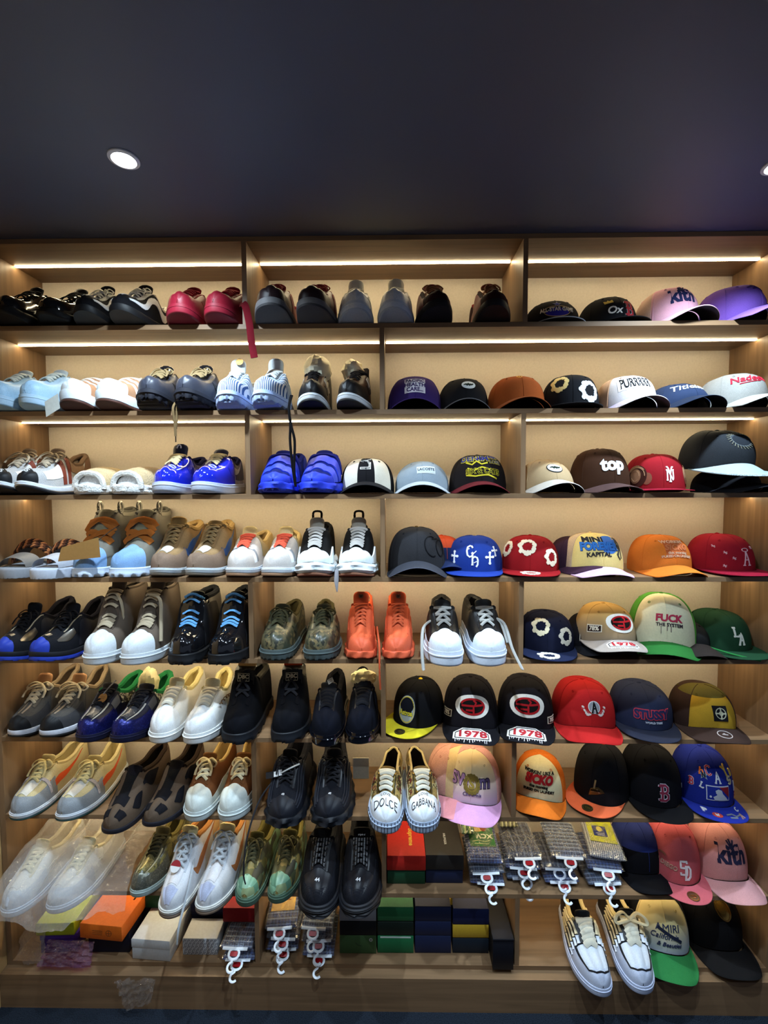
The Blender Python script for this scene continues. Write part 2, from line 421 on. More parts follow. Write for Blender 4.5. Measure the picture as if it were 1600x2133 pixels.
# ------------------------------------------------------------------ ceiling downlights
def downlight(x, y, label):
    t = thing('ceiling_downlight', label, 'ceiling light', (x, y, CEIL_Z), 0, 'recessed ceiling downlights')
    b = MB(); R = [(.034, 0), (.034, -.003), (.027, -.005), (.024, -.002)]; A = np.linspace(0, 2 * math.pi, 32, endpoint=False)
    b.grid([[(r * math.cos(a), r * math.sin(a), z) for a in A] for r, z in R], M('d8dce0', 'pla'), cv=True, flip=True); b.build('trim_ring', t)
    b = MB(); b.fan([(.024 * math.cos(a), .024 * math.sin(a), -.0022) for a in A], (0, 0, -.0022), emit('downlight_lens_glow', (.9, .96, 1.0), 40), True); b.build('lens', t)
downlight(-.62, -.335, 'small round white ceiling downlight glowing above the left part of the shelves')
downlight(.935, -.285, 'small round ceiling downlight glowing above the right end of the cap shelves')
for x, y in LAMPS[2:]:
    pass

# ------------------------------------------------------------------ shoes
LOW = [(0, .010), (.03, .030), (.1, .043), (.2, .050), (.3, .061), (.40, .080), (.46, .090), (.55, .078), (.65, .067), (.75, .066), (.88, .082), (1, .090)]
RUN = [(0, .008), (.03, .024), (.1, .038), (.2, .048), (.3, .062), (.40, .084), (.46, .094), (.55, .080), (.65, .066), (.75, .066), (.88, .088), (1, .098)]
FLAT = [(0, .008), (.03, .024), (.1, .034), (.2, .041), (.3, .051), (.40, .068), (.47, .078), (.6, .066), (.75, .062), (.88, .072), (1, .078)]
MID = [(0, .010), (.03, .032), (.1, .046), (.2, .054), (.3, .068), (.40, .094), (.48, .122), (.55, .128), (.65, .118), (.78, .112), (.9, .122), (1, .128)]
def HIGH(top=.19, t=.5):
    return [(0, .010), (.03, .032), (.1, .045), (.2, .052), (.3, .066), (.38, .088), (t - .06, .115), (t, .15), (t + .06, top - .006), (t + .1, top), (.8, top - .006), (1, top)]
class Shoe:
    def __init__(s, L=.285, W=.104, th=((0, .024), (.3, .024), (1, .030)), hp=LOW, t0=.46, spring=.014, side=1, n=2.3, tfc=.42, tfo=.62, margin=.003,
                 blunt=1.0, bend=.010, crown=.010):
        s.L, s.W, s.side, s.t0, s.spring, s.n, s.tfc, s.tfo, s.margin, s.bend, s.crown = L, W, side, t0, spring, n, tfc, tfo, margin, bend, crown
        s.thf = pch(th); s.hpf = pch(hp)
        s.wu = pch([(0, 0), (.06, .26 * blunt), (.12, .50 * blunt), (.18, .68 * min(1.1, blunt)), (.26, .86), (.36, .985), (.44, 1.0), (.55, .92), (.65, .80), (.75, .735), (.84, .70), (.90, .58), (.96, .28), (1, 0)])
    def w(s, t):
        t = np.clip(t, 0, 1); return s.wu(np.arccos(1 - 2 * t) / np.pi) * s.W / 2
    def cx(s, t): return s.side * s.bend * (4 * (np.asarray(t) - .5) ** 2 - .45)
    def zb(s, t): return s.spring * np.clip((.34 - np.asarray(t)) / .34, 0, 1) ** 2 + .004 * np.clip((np.asarray(t) - .9) / .1, 0, 1) ** 2
    def zs(s, t): return s.zb(t) + s.thf(t)
    def pt(s, t, q, off=0.0):
        t, q = np.broadcast_arrays(np.asarray(t, float), np.asarray(q, float))
        P = s._pt(t, q)
        if np.any(off):
            e = 2e-3; qa = np.clip(q - e, -1, 1); qb = np.clip(q + e, -1, 1); ta = np.clip(t - e, .002, .998); tb = np.clip(t + e, .002, .998)
            N = np.cross(s._pt(t, qb) - s._pt(t, qa), s._pt(tb, q) - s._pt(ta, q))
            N /= np.linalg.norm(N, axis=-1, keepdims=True) + 1e-12
            P = P + N * (off if np.isscalar(off) else np.asarray(off)[..., None])
        return P
    def _pt(s, t, q):
        S1 = .38; w = np.maximum(s.w(t) - s.margin * .6, 0); h = s.hpf(t); zs = s.zs(t)
        op = sst((t - s.t0) / .05) * sst((.978 - t) / .02)
        far = sst((t - s.t0 + .1) / .15)
        tw = w * (s.tfc + (s.tfo - s.tfc) * far); a = np.abs(q)
        qq = np.clip((a - S1) / (1 - S1), 0, 1); ph = (1 - qq) * np.pi / 2
        xo = tw + (w - tw) * np.cos(ph) ** (2 / s.n); zo = zs + h * np.sin(ph) ** (2 / s.n)
        r = np.clip(a / S1, 0, 1); xi = tw * r
        zi = zs + h + (s.crown * np.clip(w / (s.W * .35), 0, 1)) * (1 - r ** 2) * (1 - far) - op * (h - .012) * (1 - r ** 6)
        inner = a <= S1
        x = np.where(inner, xi, xo) * np.sign(q + 1e-12) + s.cx(t); z = np.where(inner, zi, zo)
        return np.stack([x, t * s.L, z], -1)
    def stations(s, k=40): return .5 - .5 * np.cos(np.pi * np.linspace(.012, .992, k))
    # -- pieces
    def upper(s, m, lining):
        ts = np.unique(np.concatenate([s.stations(44), [s.t0, s.t0 + .02, s.t0 + .05, .955, .978]]))
        qs = np.concatenate([np.linspace(-1, -.38, 9), np.linspace(-.38, .38, 11)[1:-1], np.linspace(.38, 1, 9)])
        mb = MB(); T, Q = np.meshgrid(ts, qs, indexing='ij'); P = s.pt(T, Q)
        def mf(i, j): return lining if (abs((qs[j] + qs[j + 1]) / 2) < .38 and s.t0 < (ts[i] + ts[i + 1]) / 2 < .979) else m
        o = mb.grid(P, m, mf=mf, flip=True); k = len(qs); mb.face([o + i for i in range(k)], m); mb.face([o + (len(ts) - 1) * k + i for i in range(k)][::-1], m); return mb
    def ring(s, k=40):
        ts = .5 - .5 * np.cos(np.pi * np.linspace(0, 1, k)); ts[0] += .0004; ts[-1] -= .0004
        w = s.w(ts); c = s.cx(ts)
        x = np.concatenate([c - w, (c + w)[::-1]]); t = np.concatenate([ts, ts[::-1]])
        p = np.stack([x, t * s.L], 1); d = np.roll(p, -1, 0) - np.roll(p, 1, 0); nrm = np.stack([d[:, 1], -d[:, 0]], 1); nrm /= np.linalg.norm(nrm, axis=1)[:, None] + 1e-9
        return t, p, -nrm
    def sole(s, prof, z0=0.0, z1=1.0, mats=None, cap_top=None, cap_bot=None, k=44, teeth=None, wave=None, zig=None):
        """prof rows (offset, height fraction, material); teeth=(count, height, depth) cuts the lower edge; wave bulges the side"""
        t, p, nr = s.ring(k); mb = MB(); K = len(t); arcs = np.cumsum(np.r_[0, np.linalg.norm(np.diff(p, axis=0), axis=1)])
        rows = []
        for i, (off, zf, m) in enumerate(prof):
            o = np.full(K, off + s.margin)
            if wave: o = o + wave[0] * np.sin(arcs * wave[1] + zf * wave[2]) * (1 if 0 < i < len(prof) - 1 else .4)
            z = s.zb(t) + s.thf(t) * (z0 + (z1 - z0) * zf)
            if zig is not None and i == zig[0]: z = z + zig[1] * np.sin(arcs * zig[2])
            if teeth and zf < .25:
                g = (np.sin(arcs * teeth[0]) > .2); z = z + g * teeth[1] * (1 - zf * 4); o = o - g * teeth[2]
            q = p + nr * o[:, None]; rows.append(np.concatenate([q, z[:, None]], 1))
        P = np.array(rows); mb.grid(P, None, cv=True, mf=lambda i, j: prof[i][2], flip=True)
        h = K // 2
        for rw, m, fl in ((P[-1], cap_top or prof[-1][2], False), (P[0], cap_bot or prof[0][2], True)):
            o = mb.verts(rw)
            for i in range(h - 1):
                f = (o + i, o + K - 1 - i, o + K - 2 - i, o + i + 1); mb.face(f if not fl else f[::-1], m)
        return mb
    def panel(s, fn, m, na=24, nb=12, off=.0015, mirror=False, sides=None):
        """overlay: fn(a,b) -> (t,s); raised by off, edges turned down"""
        mb = MB()
        for sg in (sides or ((1, -1) if mirror else (1,))):
            a = np.linspace(0, 1, na); bb = np.linspace(0, 1, nb); A, Bq = np.meshgrid(a, bb, indexing='ij')
            T, Q = fn(A, Bq); T = np.broadcast_to(T, A.shape); Q = np.broadcast_to(Q, A.shape) * sg
            O = np.full(A.shape, off); O[0] = O[-1] = -.0005; O[:, 0] = O[:, -1] = -.0005
            # duplicate border rows so the rim is steep
            P = s.pt(np.clip(T, .0006, .997), np.clip(Q, -1, 1), off); P2 = s.pt(np.clip(T, .0006, .997), np.clip(Q, -1, 1), -.0006)
            G = np.concatenate([P2[:1], P, P2[-1:]], 0); L = np.concatenate([P2[:1, :1], P2[:, :1], P2[-1:, :1]], 0); R = np.concatenate([P2[:1, -1:], P2[:, -1:], P2[-1:, -1:]], 0)
            G = np.concatenate([L, G, R], 1); mb.grid(G, m)
            if T.min() < .001:                     # closes the very tip of the toe
                tip = P[:, 0] if np.ptp(T[:, 0]) < 1e-6 else P[0, :]
                o = mb.verts(tip); mb.face([o + i for i in range(len(tip))], m)
        return mb
    def collar(s, m, r=.0045):
        ts = s.t0 + .02 + (.974 - s.t0 - .02) * np.sin(np.linspace(0, math.pi / 2, 18)); a = s.pt(ts, -.385, .0005); c = s.pt(ts, .385, .0005)
        for q in (a, c): q[:, 0] = s.cx(ts) + (q[:, 0] - s.cx(ts)) * (1 - .45 * sst((ts - .90) / .074))
        mid = (a[-1:] + c[-1:]) / 2 + np.array([[0, .0045, .002]])
        mb = MB(); mb.tube(np.concatenate([a, mid, c[::-1]]), r, m, n=7, smooth=3); return mb
    def tongue(s, m, hgt=.03, wd=.027, thick=.008, lean=.035, base=.16, puff=0.0):
        t1 = s.t0; ts = np.array([t1 - base, t1 - base * .5, t1, t1 + lean * .6, t1 + lean])
        y = ts * s.L; z0 = s.zs(ts) + s.hpf(np.minimum(ts, t1 + .01)) + np.array([-.004, .001, .006, .006 + hgt * .62, .006 + hgt]); z0[3:] = s.zs(t1) + s.hpf(t1) + np.array([.006 + hgt * .62, .006 + hgt])
        c = spline(np.stack([s.cx(ts), y, z0], 1), 5); k = len(c); mb = MB(); rows = []
        d = np.gradient(c, axis=0); d /= np.linalg.norm(d, axis=1)[:, None]
        for i in range(k):
            f = i / (k - 1); w = wd * (.82 + .18 * f) * (1 if f < .72 else math.sqrt(max(.16, 1 - ((f - .72) / .28) ** 2 * .8)))
            nr = np.array([0, -d[i][2], d[i][1]]); ring = []
            for a in np.linspace(0, 2 * math.pi, 18, endpoint=False):
                x = w * math.copysign(abs(math.cos(a)) ** .6, math.cos(a)); th = (thick / 2 + puff * max(0, f - .45)) * math.copysign(abs(math.sin(a)) ** .8, math.sin(a)) * (1 if f < .95 else .6)
                ring.append(c[i] + np.array([x, 0, 0]) + nr * (th - (x / wd) ** 2 * .007))
            rows.append(ring)
        mb.grid(rows, m, cv=True); mb.fan(rows[-1], np.mean(rows[-1], 0), m, True); s.tongue_tip = c[-1]; s.tongue_dir = d[-1]; return mb
    def laces(s, m, n=5, ta=None, tb=None, se=.34, r=.0032, flat=.5, off=.006, style='x', bow=0, hang=None, seed=0, lift=0.0):
        rg = np.random.default_rng(abs(seed) + int(s.side > 0) * 7); mb = MB()
        ta = s.t0 - .19 if ta is None else ta; tb = s.t0 + .005 if tb is None else tb
        tk = np.linspace(ta, tb, n); dt = (tb - ta) / max(1, n - 1)
        for i, t in enumerate(tk):
            for d in ((1, -1) if style == 'x' and i < n - 1 else (0,)):
                qs = np.linspace(-se, se, 9); tt = t + dt * d * (qs / se + 1) / 2 if d else np.full(9, t)
                if d == -1: tt = t + dt * (1 - (qs / se + 1) / 2)
                o = off + lift + rg.uniform(-.0006, .0012) + .002 * np.cos(qs / se * 1.5) + (.0015 if d == 1 else 0)
                P = s.pt(tt, qs, 0.0); N = np.array([0, -.55, .83]); mb.tube(P + N * o[:, None], r, m, n=6, flat=flat, up=N)
        top = s.pt(tb, 0.0) + np.array([0, -.004, .010 + lift])
        if bow:
            for sg in (-1, 1):
                w = bow * rg.uniform(.85, 1.15)
                mb.tube([top, top + (sg * w * .5, -.004, .008), top + (sg * w, -.010, -.004), top + (sg * w * .8, -.016, -.014), top + (sg * w * .3, -.010, -.004), top], r * .9, m, n=6, flat=.6, smooth=5)
                mb.tube([top, top + (sg * w * .35, -.016, .002), top + (sg * w * .75, -.030, -.012), top + (sg * w * .8, -.045, -.028)], r * .9, m, n=6, flat=.6, smooth=5)
        for path in (hang or []):
            mb.tube(path, r, m, n=6, flat=.7, smooth=6)
        return mb
    def surf_map(s, t_c):
        """(a across, b back from t_c) on the upper"""
        def f(a, b, off):
            t = np.clip(t_c + b / s.L, .01, .99); w = float(s.w(t)); tw = w * s.tfc; x = a * 1.0
            q = x / tw * .38 if abs(x) <= tw else math.copysign(.38 + .62 * min(1, (abs(x) - tw) / (w - tw)) * .8, x)
            return s.pt(t, q, off + 1e-5)
        return f
# overlay shapes -----------------------------------------------------------------------------
def ov_cap(tb=.2, k=-.05): return lambda A, B: (.0006 + (tb + k * (2 * A - 1) ** 2 - .0006) * B ** 1.6, 2 * A - 1)
def ov_band(t0, t1, q0, q1):     # along the shoe, between heights q0 (upper) and q1 (lower); numbers or (t,q) lists
    f0 = q0 if callable(q0) else (pch(q0) if isinstance(q0, (list, tuple)) else (lambda t, v=q0: v)); f1 = q1 if callable(q1) else (pch(q1) if isinstance(q1, (list, tuple)) else (lambda t, v=q1: v))
    return lambda A, B: (t0 + (t1 - t0) * A, f0(t0 + (t1 - t0) * A) * (1 - B) + f1(t0 + (t1 - t0) * A) * B)
def ov_cross(q0, q1, ta, tb):    # across the foot
    return lambda A, B: (ta + (tb - ta) * B, q0 + (q1 - q0) * A)
def ov_band2(t0, t1, q0, q1):    # as ov_band, finer towards the toe
    f = ov_band(t0, t1, q0, q1); return lambda A, B: f(A ** 2.0, B)
SWOOSH = ov_band(.34, .88, [(.34, .64), (.39, .76), (.47, .755), (.68, .68), (.88, .56)], [(.34, .70), (.38, .88), (.47, .88), (.68, .76), (.88, .58)])
EYES = lambda t0, w=.18: ov_band(t0 - .23, t0 + .03, .25, .25 + w)
MUD = lambda q=.66, t1=.34: ov_band2(.0006, t1, [(.0006, 0), (.055, .0), (.085, q * .6), (.13, q), (t1, q + .06)], 1.0)
HEEL = ov_band(.80, .995, [(.80, .72), (.88, .50), (.995, .44)], 1.0)
SIDE = lambda a=.34, b=.80, q0=.58, q1=.98: ov_band(a, b, [(a, q1 - .05), (a + .08, q0), (b - .08, q0 + .04), (b, q1 - .1)], q1)

def stuff_in(x, y, z, r, label, color='efe8d6', sz=(1, 1, 1), seed=0):
    """crumpled ball of paper"""
    rg = np.random.default_rng(seed); mb = MB(); na, nb = 22, 14; ph = rg.uniform(0, 6, (9, 3)); k = rg.normal(0, 1, (9, 3)) * 2.6
    rows = []
    for i in range(nb + 1):
        v = math.pi * i / nb; row = []
        for j in range(na):
            u = 2 * math.pi * j / na; d = np.array([math.sin(v) * math.cos(u), math.sin(v) * math.sin(u), math.cos(v)])
            g = 1 + .16 * sum(abs(math.sin(k[q] @ d * 1.4 + ph[q][0])) - .6 for q in range(9)) / 2.2 + rg.uniform(-.03, .03)
            row.append(d * r * g * np.array(sz))
        rows.append(row)
    for rw in (0, nb):
        rows[rw] = [np.mean(rows[rw], 0)] * na
    mb.grid(rows, M(color, 'paper'), cv=True, flip=True)
    o = mb.build('tissue_paper', None, angle=25); o.location = (x, y, z); return tag(o, label, 'paper', 'crumpled tissue in the shoes')
def put(root, name, mb, label=None):
    o = mb.build(name, root, 50)
    if label: o['label'] = label
    return o
PLACED = []
# millimetre shifts that keep neighbours from cutting into each other, by shelf row and place
NUDGE = {(1,36):-0.0131,(1,126):-0.008,(1,182):0.0124,(1,262):0.0087,(1,388):-0.009,(1,470):0.002,(1,570):-0.0032,(1,660):-0.0078,(1,738):0.004,(1,818):0.0071,(1,1150):-0.007,(1,1255):0.0032,(1,1382):0.0038,(2,-8):-0.002,(2,72):0.016,(2,164):-0.0008,(2,240):0.0008,(2,402):-0.0019,(2,480):0.0019,(2,858):-0.0081,(2,966):-0.0042,(2,1075):-0.0026,(2,1180):0.0095,(2,1292):0.0136,(2,1398):0.016,(2,1512):0.016,(3,-24):-0.002,(3,64):0.016,(3,664):-0.0075,(3,768):-0.0041,(3,874):0.0079,(3,992):0.0038,(3,1128):-0.005,(3,1238):0.0144,(3,1368):-0.0118,(3,1488):0.016,(4,188):-0.0034,(4,268):-0.0035,(4,416):0.0069,(4,500):-0.0004,(4,575):0.0004,(4,990):-0.0031,(4,1102):0.0031,(5,10):-0.0018,(5,100):0.002,(5,212):-0.0032,(5,288):0.0032,(5,1262):-0.0044,(5,1374):0.0044,(6,46):-0.002,(6,118):0.0116,(6,197):-0.0103,(6,262):0.0045,(6,338):0.0057,(6,603):-0.0026,(6,680):-0.0028,(6,756):0.002,(6,882):-0.016,(6,1090):0.0057,(6,1208):0.0087,(6,1330):0.0041,(7,248):-0.0074,(7,330):-0.0012,(7,410):0.0051,(7,486):0.0035,(7,1262):-0.016,(7,1352):0.0019,(7,1450):0.016,(8,365):-0.0082,(8,441):-0.004,(8,514):0.0033,(8,580):0.0088,(8,662):-0.0021,(8,748):0.002,(8,1404):-0.016,(8,1508):0.005,(9,1248):-0.016,(9,1336):-0.016,(9,1322):-0.016,(9,1378):-0.0153,(9,1466):0.016}

def settle(r, x, y, yaw, hw, y0, y1):
    """keep a footprint (x +-hw, y0..y1, turned by yaw) clear of the back panel, dividers and side panels"""
    c, s = math.cos(math.radians(yaw)), math.sin(math.radians(yaw)); q = [(a * c - b * s, a * s + b * c) for a in (-hw, hw) for b in (y0, y1)]
    y = min(y, DEPTH - .003 - max(p[1] for p in q)); xm = x + sum(p[0] for p in q) / 4
    ed = [XL] + [e for d in ROWDIV[r] for e in (d - .0075, d + .0075)] + [XR]
    for a, b in zip(ed[::2], ed[1::2]):
        if a - .02 < xm < b + .02:
            lo, hi = min(p[0] for p in q if True), max(p[0] for p in q)
            if x + lo < a + .002: x = a + .002 - lo
            if x + hi > b - .002: x = b - .002 - hi
    return x, y
def one_shoe(r, px, y, yaw, side, sp, label, group, dz=0.0, cat='shoe', name='sneaker', x=None):
    z = BT[r] + dz + .0004
    if x is None: x = x_of(px, y + .05, z + .03)
    g = sp.get('geo', {}); L, hw = g.get('L', .285), g.get('W', .104) / 2 + .009
    x, y = settle(r, x + NUDGE.get((r, px), 0), y, yaw, hw, 0, L); PLACED.append((r, px, x, y, yaw, hw - .003, L, 's'))
    root = thing(name, label, cat, (x, y, z), yaw, group)
    S = Shoe(side=side, **sp.get('geo', {}))
    for q in sp['soles']:
        kw = q[4] if len(q) > 4 else {}
        put(root, q[0], S.sole(q[1], q[2], q[3], **kw))
    put(root, 'upper', S.upper(sp['up'], sp['lin']))
    for q in sp.get('ov', []):
        kw = q[4] if len(q) > 4 else {}
        for sg in ((1, -1) if q[3] else (1,)):
            put(root, q[0], S.panel(q[1], q[2], sides=(sg,), **kw))
    if sp.get('collar'): put(root, 'collar', S.collar(*sp['collar']))
    if sp.get('tongue'): put(root, 'tongue', S.tongue(sp['tongue'][0], **sp['tongue'][1]))
    if sp.get('laces'): put(root, 'laces', S.laces(sp['laces'][0], seed=int(px), **sp['laces'][1]))
    if sp.get('extra'): sp['extra'](root, S, side)
    return root, S
def pair(r, A, B, sp, desc, nA, nB, group, **kw):
    """A: the shoe nearer nA (towards the left wall side), B: the one nearer nB"""
    out = []
    for side, q, nb in ((1, A, nA), (-1, B, nB)):
        if q is None: continue
        s2 = sp(side) if callable(sp) else sp
        out.append(one_shoe(r, q[0], q[1], q[2] if len(q) > 2 else 0, side, s2, desc + ', ' + nb, group, **kw))
    return out
# common sole shapes: (offset, height fraction, material)
def cup(m, bot=None, lip=.0015):
    bot = bot or m
    return [(-.005, 0, bot), (-.001, .05, bot), (.0005, .16, m), (.0005, .62, m), (lip, .64, m), (lip, .70, m), (.0, .72, m), (-.0005, .97, m), (-.004, 1, m)]
def slab(m, bot=None):
    bot = bot or m
    return [(-.004, 0, bot), (0, .06, bot), (.001, .3, m), (.001, .8, m), (0, .95, m), (-.003, 1, m)]
def fat(m, bot=None, bulge=.006):
    bot = bot or m
    return [(-.004, 0, bot), (.001, .1, bot), (bulge, .3, m), (bulge * .6, .5, m), (bulge, .72, m), (.001, .95, m), (-.004, 1, m)]
def lug(m):
    return [(-.006, 0, m), (.001, .04, m), (.002, .2, m), (.002, .42, m), (.0005, .5, m), (.0005, .9, m), (-.004, 1, m)]

# ------------------------------------------------------------------ caps
class Cap:
    def __init__(s, rx=.092, ry=.101, H=.118, nf=4.0, nb=2.6, mz=2.55, lean=.012, lift=.026, k=.9, B=.070, tb=80, dents=0.0, seed=0, sq=0.0, droop=.012, bp=3.2):
        s.rx, s.ry, s.H, s.nf, s.nb, s.mz, s.lean, s.lift, s.k, s.B, s.tb, s.dents, s.sq, s.droop, s.bp = rx, ry, H, nf, nb, mz, lean, lift, k, B, math.radians(tb), dents, sq, droop, bp
        rg = np.random.default_rng(seed); s.dk = rg.normal(0, 1, (6, 3)) * 30; s.dp = rg.uniform(0, 6.28, 6)
    def zbase(s, th):
        x = np.sin(th); f = sst((np.cos(th) + .35) / .55); return s.lift * np.clip(1 - s.k * x * x, 0, 1) * f
    def pt(s, th, ph, off=0.0):
        th, ph = np.broadcast_arrays(np.asarray(th, float), np.asarray(ph, float)); P = s._pt(th, ph)
        if np.any(off):
            e = 3e-3; N = np.cross(s._pt(th + e, ph) - s._pt(th - e, ph), s._pt(th, np.clip(ph + e, 0, .995)) - s._pt(th, np.clip(ph - e, 0, .99)))
            N /= np.linalg.norm(N, axis=-1, keepdims=True) + 1e-12; P = P + N * (off if np.isscalar(off) else np.asarray(off)[..., None])
        return P
    def _pt(s, th, ph):
        ps = np.clip(ph, 0, 1) * np.pi / 2; fr = .5 + .5 * np.cos(th); n = s.nb + (s.nf - s.nb) * fr ** 1.3
        c = np.clip(np.cos(ps), 0, 1) ** (2 / n); z0 = s.zbase(th); top = s.H
        z = z0 + (top - z0) * np.sin(ps) ** (2 / s.mz) - s.sq * np.sin(ps) ** 8 * (1 - 4 * (c - .5) ** 2) * .0
        x = s.rx * np.sin(th) * c; y = -s.ry * np.cos(th) * c + s.lean * np.sin(ps) ** 2
        P = np.stack([x, y, z], -1)
        if s.dents:
            d = sum(np.sin(P @ s.dk[i] + s.dp[i]) for i in range(6)) / 6
            P = P * (1 + (s.dents / .1 * d * sst(ph / .25))[..., None])
        return P
    def crown(s, mf, m):
        th = np.linspace(-np.pi, np.pi, 61); ph = np.concatenate([np.linspace(0, .9, 15), [.95, .985, 1.0]]); mb = MB()
        T, Ph = np.meshgrid(th, ph, indexing='ij')
        mb.grid(s.pt(T, Ph), m, mf=(lambda i, j: mf(abs(math.degrees((th[i] + th[i + 1]) / 2)), math.degrees((th[i] + th[i + 1]) / 2), (ph[j] + ph[j + 1]) / 2)) if mf else None)
        return mb
    def inner(s, m):
        th = np.linspace(-np.pi, np.pi, 41); ph = np.array([0, .12, .3, .5, .75, 1]); T, Ph = np.meshgrid(th, ph, indexing='ij'); P = s._pt(T, Ph) * np.array([.965, .965, .97])
        P[:, 0] = s._pt(th, np.zeros(41)); mb = MB(); mb.grid(P, m, flip=True); return mb
    def brim_pt(s, a, v, off=0.0):
        a, v = np.broadcast_arrays(np.asarray(a, float), np.asarray(v, float)); th = a * s.tb
        ix, iy = s.rx * np.sin(th), -s.ry * np.cos(th)
        ext = s.B * np.clip(1 - np.abs(a) ** s.bp, 0, 1) ** .62
        x = ix + ext * v * .16 * np.sin(th); y = iy - ext * v
        zc = s.lift * np.clip(1 - s.k * (x / s.rx) ** 2, 0, 1); z = zc - s.droop * (v * ext / max(s.B, 1e-6)) ** 1.3
        return np.stack([x, y, np.maximum(z, .0012) + off], -1)
    def brim(s, top, under, edge=None, rows=None):
        a = np.linspace(-1, 1, 41); v = np.linspace(-.05, 1, 10); A, V = np.meshgrid(a, v, indexing='ij'); mb = MB()
        T = s.brim_pt(A, V, .0018); U = s.brim_pt(A, V, -.0010); mb.grid(T, top, flip=False); mb.grid(U, under, flip=True)
        E2 = np.stack([T[:, -1], (T[:, -1] + U[:, -1]) / 2 + np.array([0, -.0012, 0]), U[:, -1]], 1); mb.grid(E2, edge or top)
        return mb
    def map_crown(s, deg=0.0, b0=.0):
        """(a across, b up from the rim) around azimuth deg"""
        t0 = math.radians(deg); ph = np.linspace(0, .97, 60); P = s._pt(np.full(60, t0), ph); L = np.r_[0, np.cumsum(np.linalg.norm(np.diff(P, axis=0), axis=1))]
        def f(a, b, off):
            p = float(np.interp(b + b0, L, ph)); R = math.hypot(*(s._pt(t0, p)[:2] - np.array([0, s.lean * math.sin(p * math.pi / 2) ** 2]))) * (s.rx * s.ry) ** .5 / math.hypot(s.rx * math.sin(t0), s.ry * math.cos(t0))
            return s.pt(t0 + a / max(R, .02), p, off + 1e-5)
        return f
    def map_brim(s, under=False):
        def f(a, b, off):
            al = math.asin(max(-.99, min(.99, a / s.rx / 1.05))) / s.tb; ext = s.B * max(1e-3, 1 - abs(al) ** s.bp) ** .62
            return s.brim_pt(al, min(.98, max(.02, .5 - b / ext)), .0018 + off)
        return f
def make_cap(r, px, y, yaw, label, crown, brim, geo=None, mf=None, under=None, button=None, art=None, side_art=None, brim_art=None, edge=None, dz=0.0,
             inner='1c1a1a', group='caps set out on the shelves', tiltx=0.0, name='baseball_cap', seams='auto', eyelets=True, x=None, cat='cap', nobutton=False, extra=None, tilty=0.0, asc=1.35, bsc=1.3):
    c = Cap(**(geo or {})); z = BT[r] + dz + .0006
    if x is None: x = x_of(px, y, z + .06)
    x += NUDGE.get((r, px), 0)
    x, y = settle(r, x, y, 0, c.rx + .006, -c.ry, c.ry + .004)
    PLACED.append((r, px, x, y, yaw, c.rx, c.ry, 'c'))
    root = thing(name, label, cat, (x, y, z), yaw, group); root.rotation_euler = (math.radians(tiltx), math.radians(tilty), math.radians(yaw))
    C = crown if not isinstance(crown, str) else M(crown); Bm = brim if not isinstance(brim, str) else M(brim)
    put(root, 'crown', c.crown(mf, C)); put(root, 'lining', c.inner(M(inner)))
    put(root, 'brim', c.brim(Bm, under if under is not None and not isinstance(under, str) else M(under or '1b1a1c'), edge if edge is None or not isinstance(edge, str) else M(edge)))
    if not nobutton:
        mb = MB(); R = .0075; top = c._pt(0.0, 1.0)
        mb.grid([[(R * math.cos(a) * math.cos(q), top[1] + R * math.sin(a) * math.cos(q), top[2] - .0012 + .0052 * math.sin(q)) for a in np.linspace(0, 6.2832, 14)] for q in np.linspace(0, 1.57, 6)], (M(button) if isinstance(button, str) else button) or C)
        put(root, 'button', mb)
    if eyelets:
        for d in (-120, -60, 60, 120):
            mb = MB()
            p = c.pt(math.radians(d * .62 if abs(d) < 90 else d * .95), .62, .0005); q = c.pt(math.radians(d * .62 if abs(d) < 90 else d * .95), .62, .003); nr = (q - p) / np.linalg.norm(q - p)
            u = np.cross(nr, (0, 0, 1)); u /= np.linalg.norm(u); w = np.cross(nr, u)
            mb.tube([p + .0035 * (math.cos(a) * u + math.sin(a) * w) for a in np.linspace(0, 6.2832, 11)], .0009, C, n=5, caps=False)
            put(root, 'eyelet', mb)
    if seams:
        mb = MB(); ph = np.linspace(.02, .97, 22)
        for d in ((0, 62, -62, 125, -125) if seams == 'auto' else seams):
            mb.tube(c.pt(np.full(22, math.radians(d)), ph, .0002), .0009, C if not mf else (mf(abs(d) + 1, d, .5) or C), n=5, caps=False)
        put(root, 'seams', mb)
    for nm, A, fm in ([('logo', art[0], art[1:])] if art else []) + [(q[3] if len(q) > 3 else 'side_logo', q[0], q[1:3]) for q in (side_art or [])] + ([('brim_logo', brim_art, 'b')] if brim_art else []):
        f0 = c.map_brim() if fm == 'b' else c.map_crown(*fm); k = bsc if fm == 'b' else asc
        A.build(nm, lambda a, b, off, f0=f0, k=k: f0(a * k, b * k, off), root)
    if extra: extra(root, c)
    return root, c
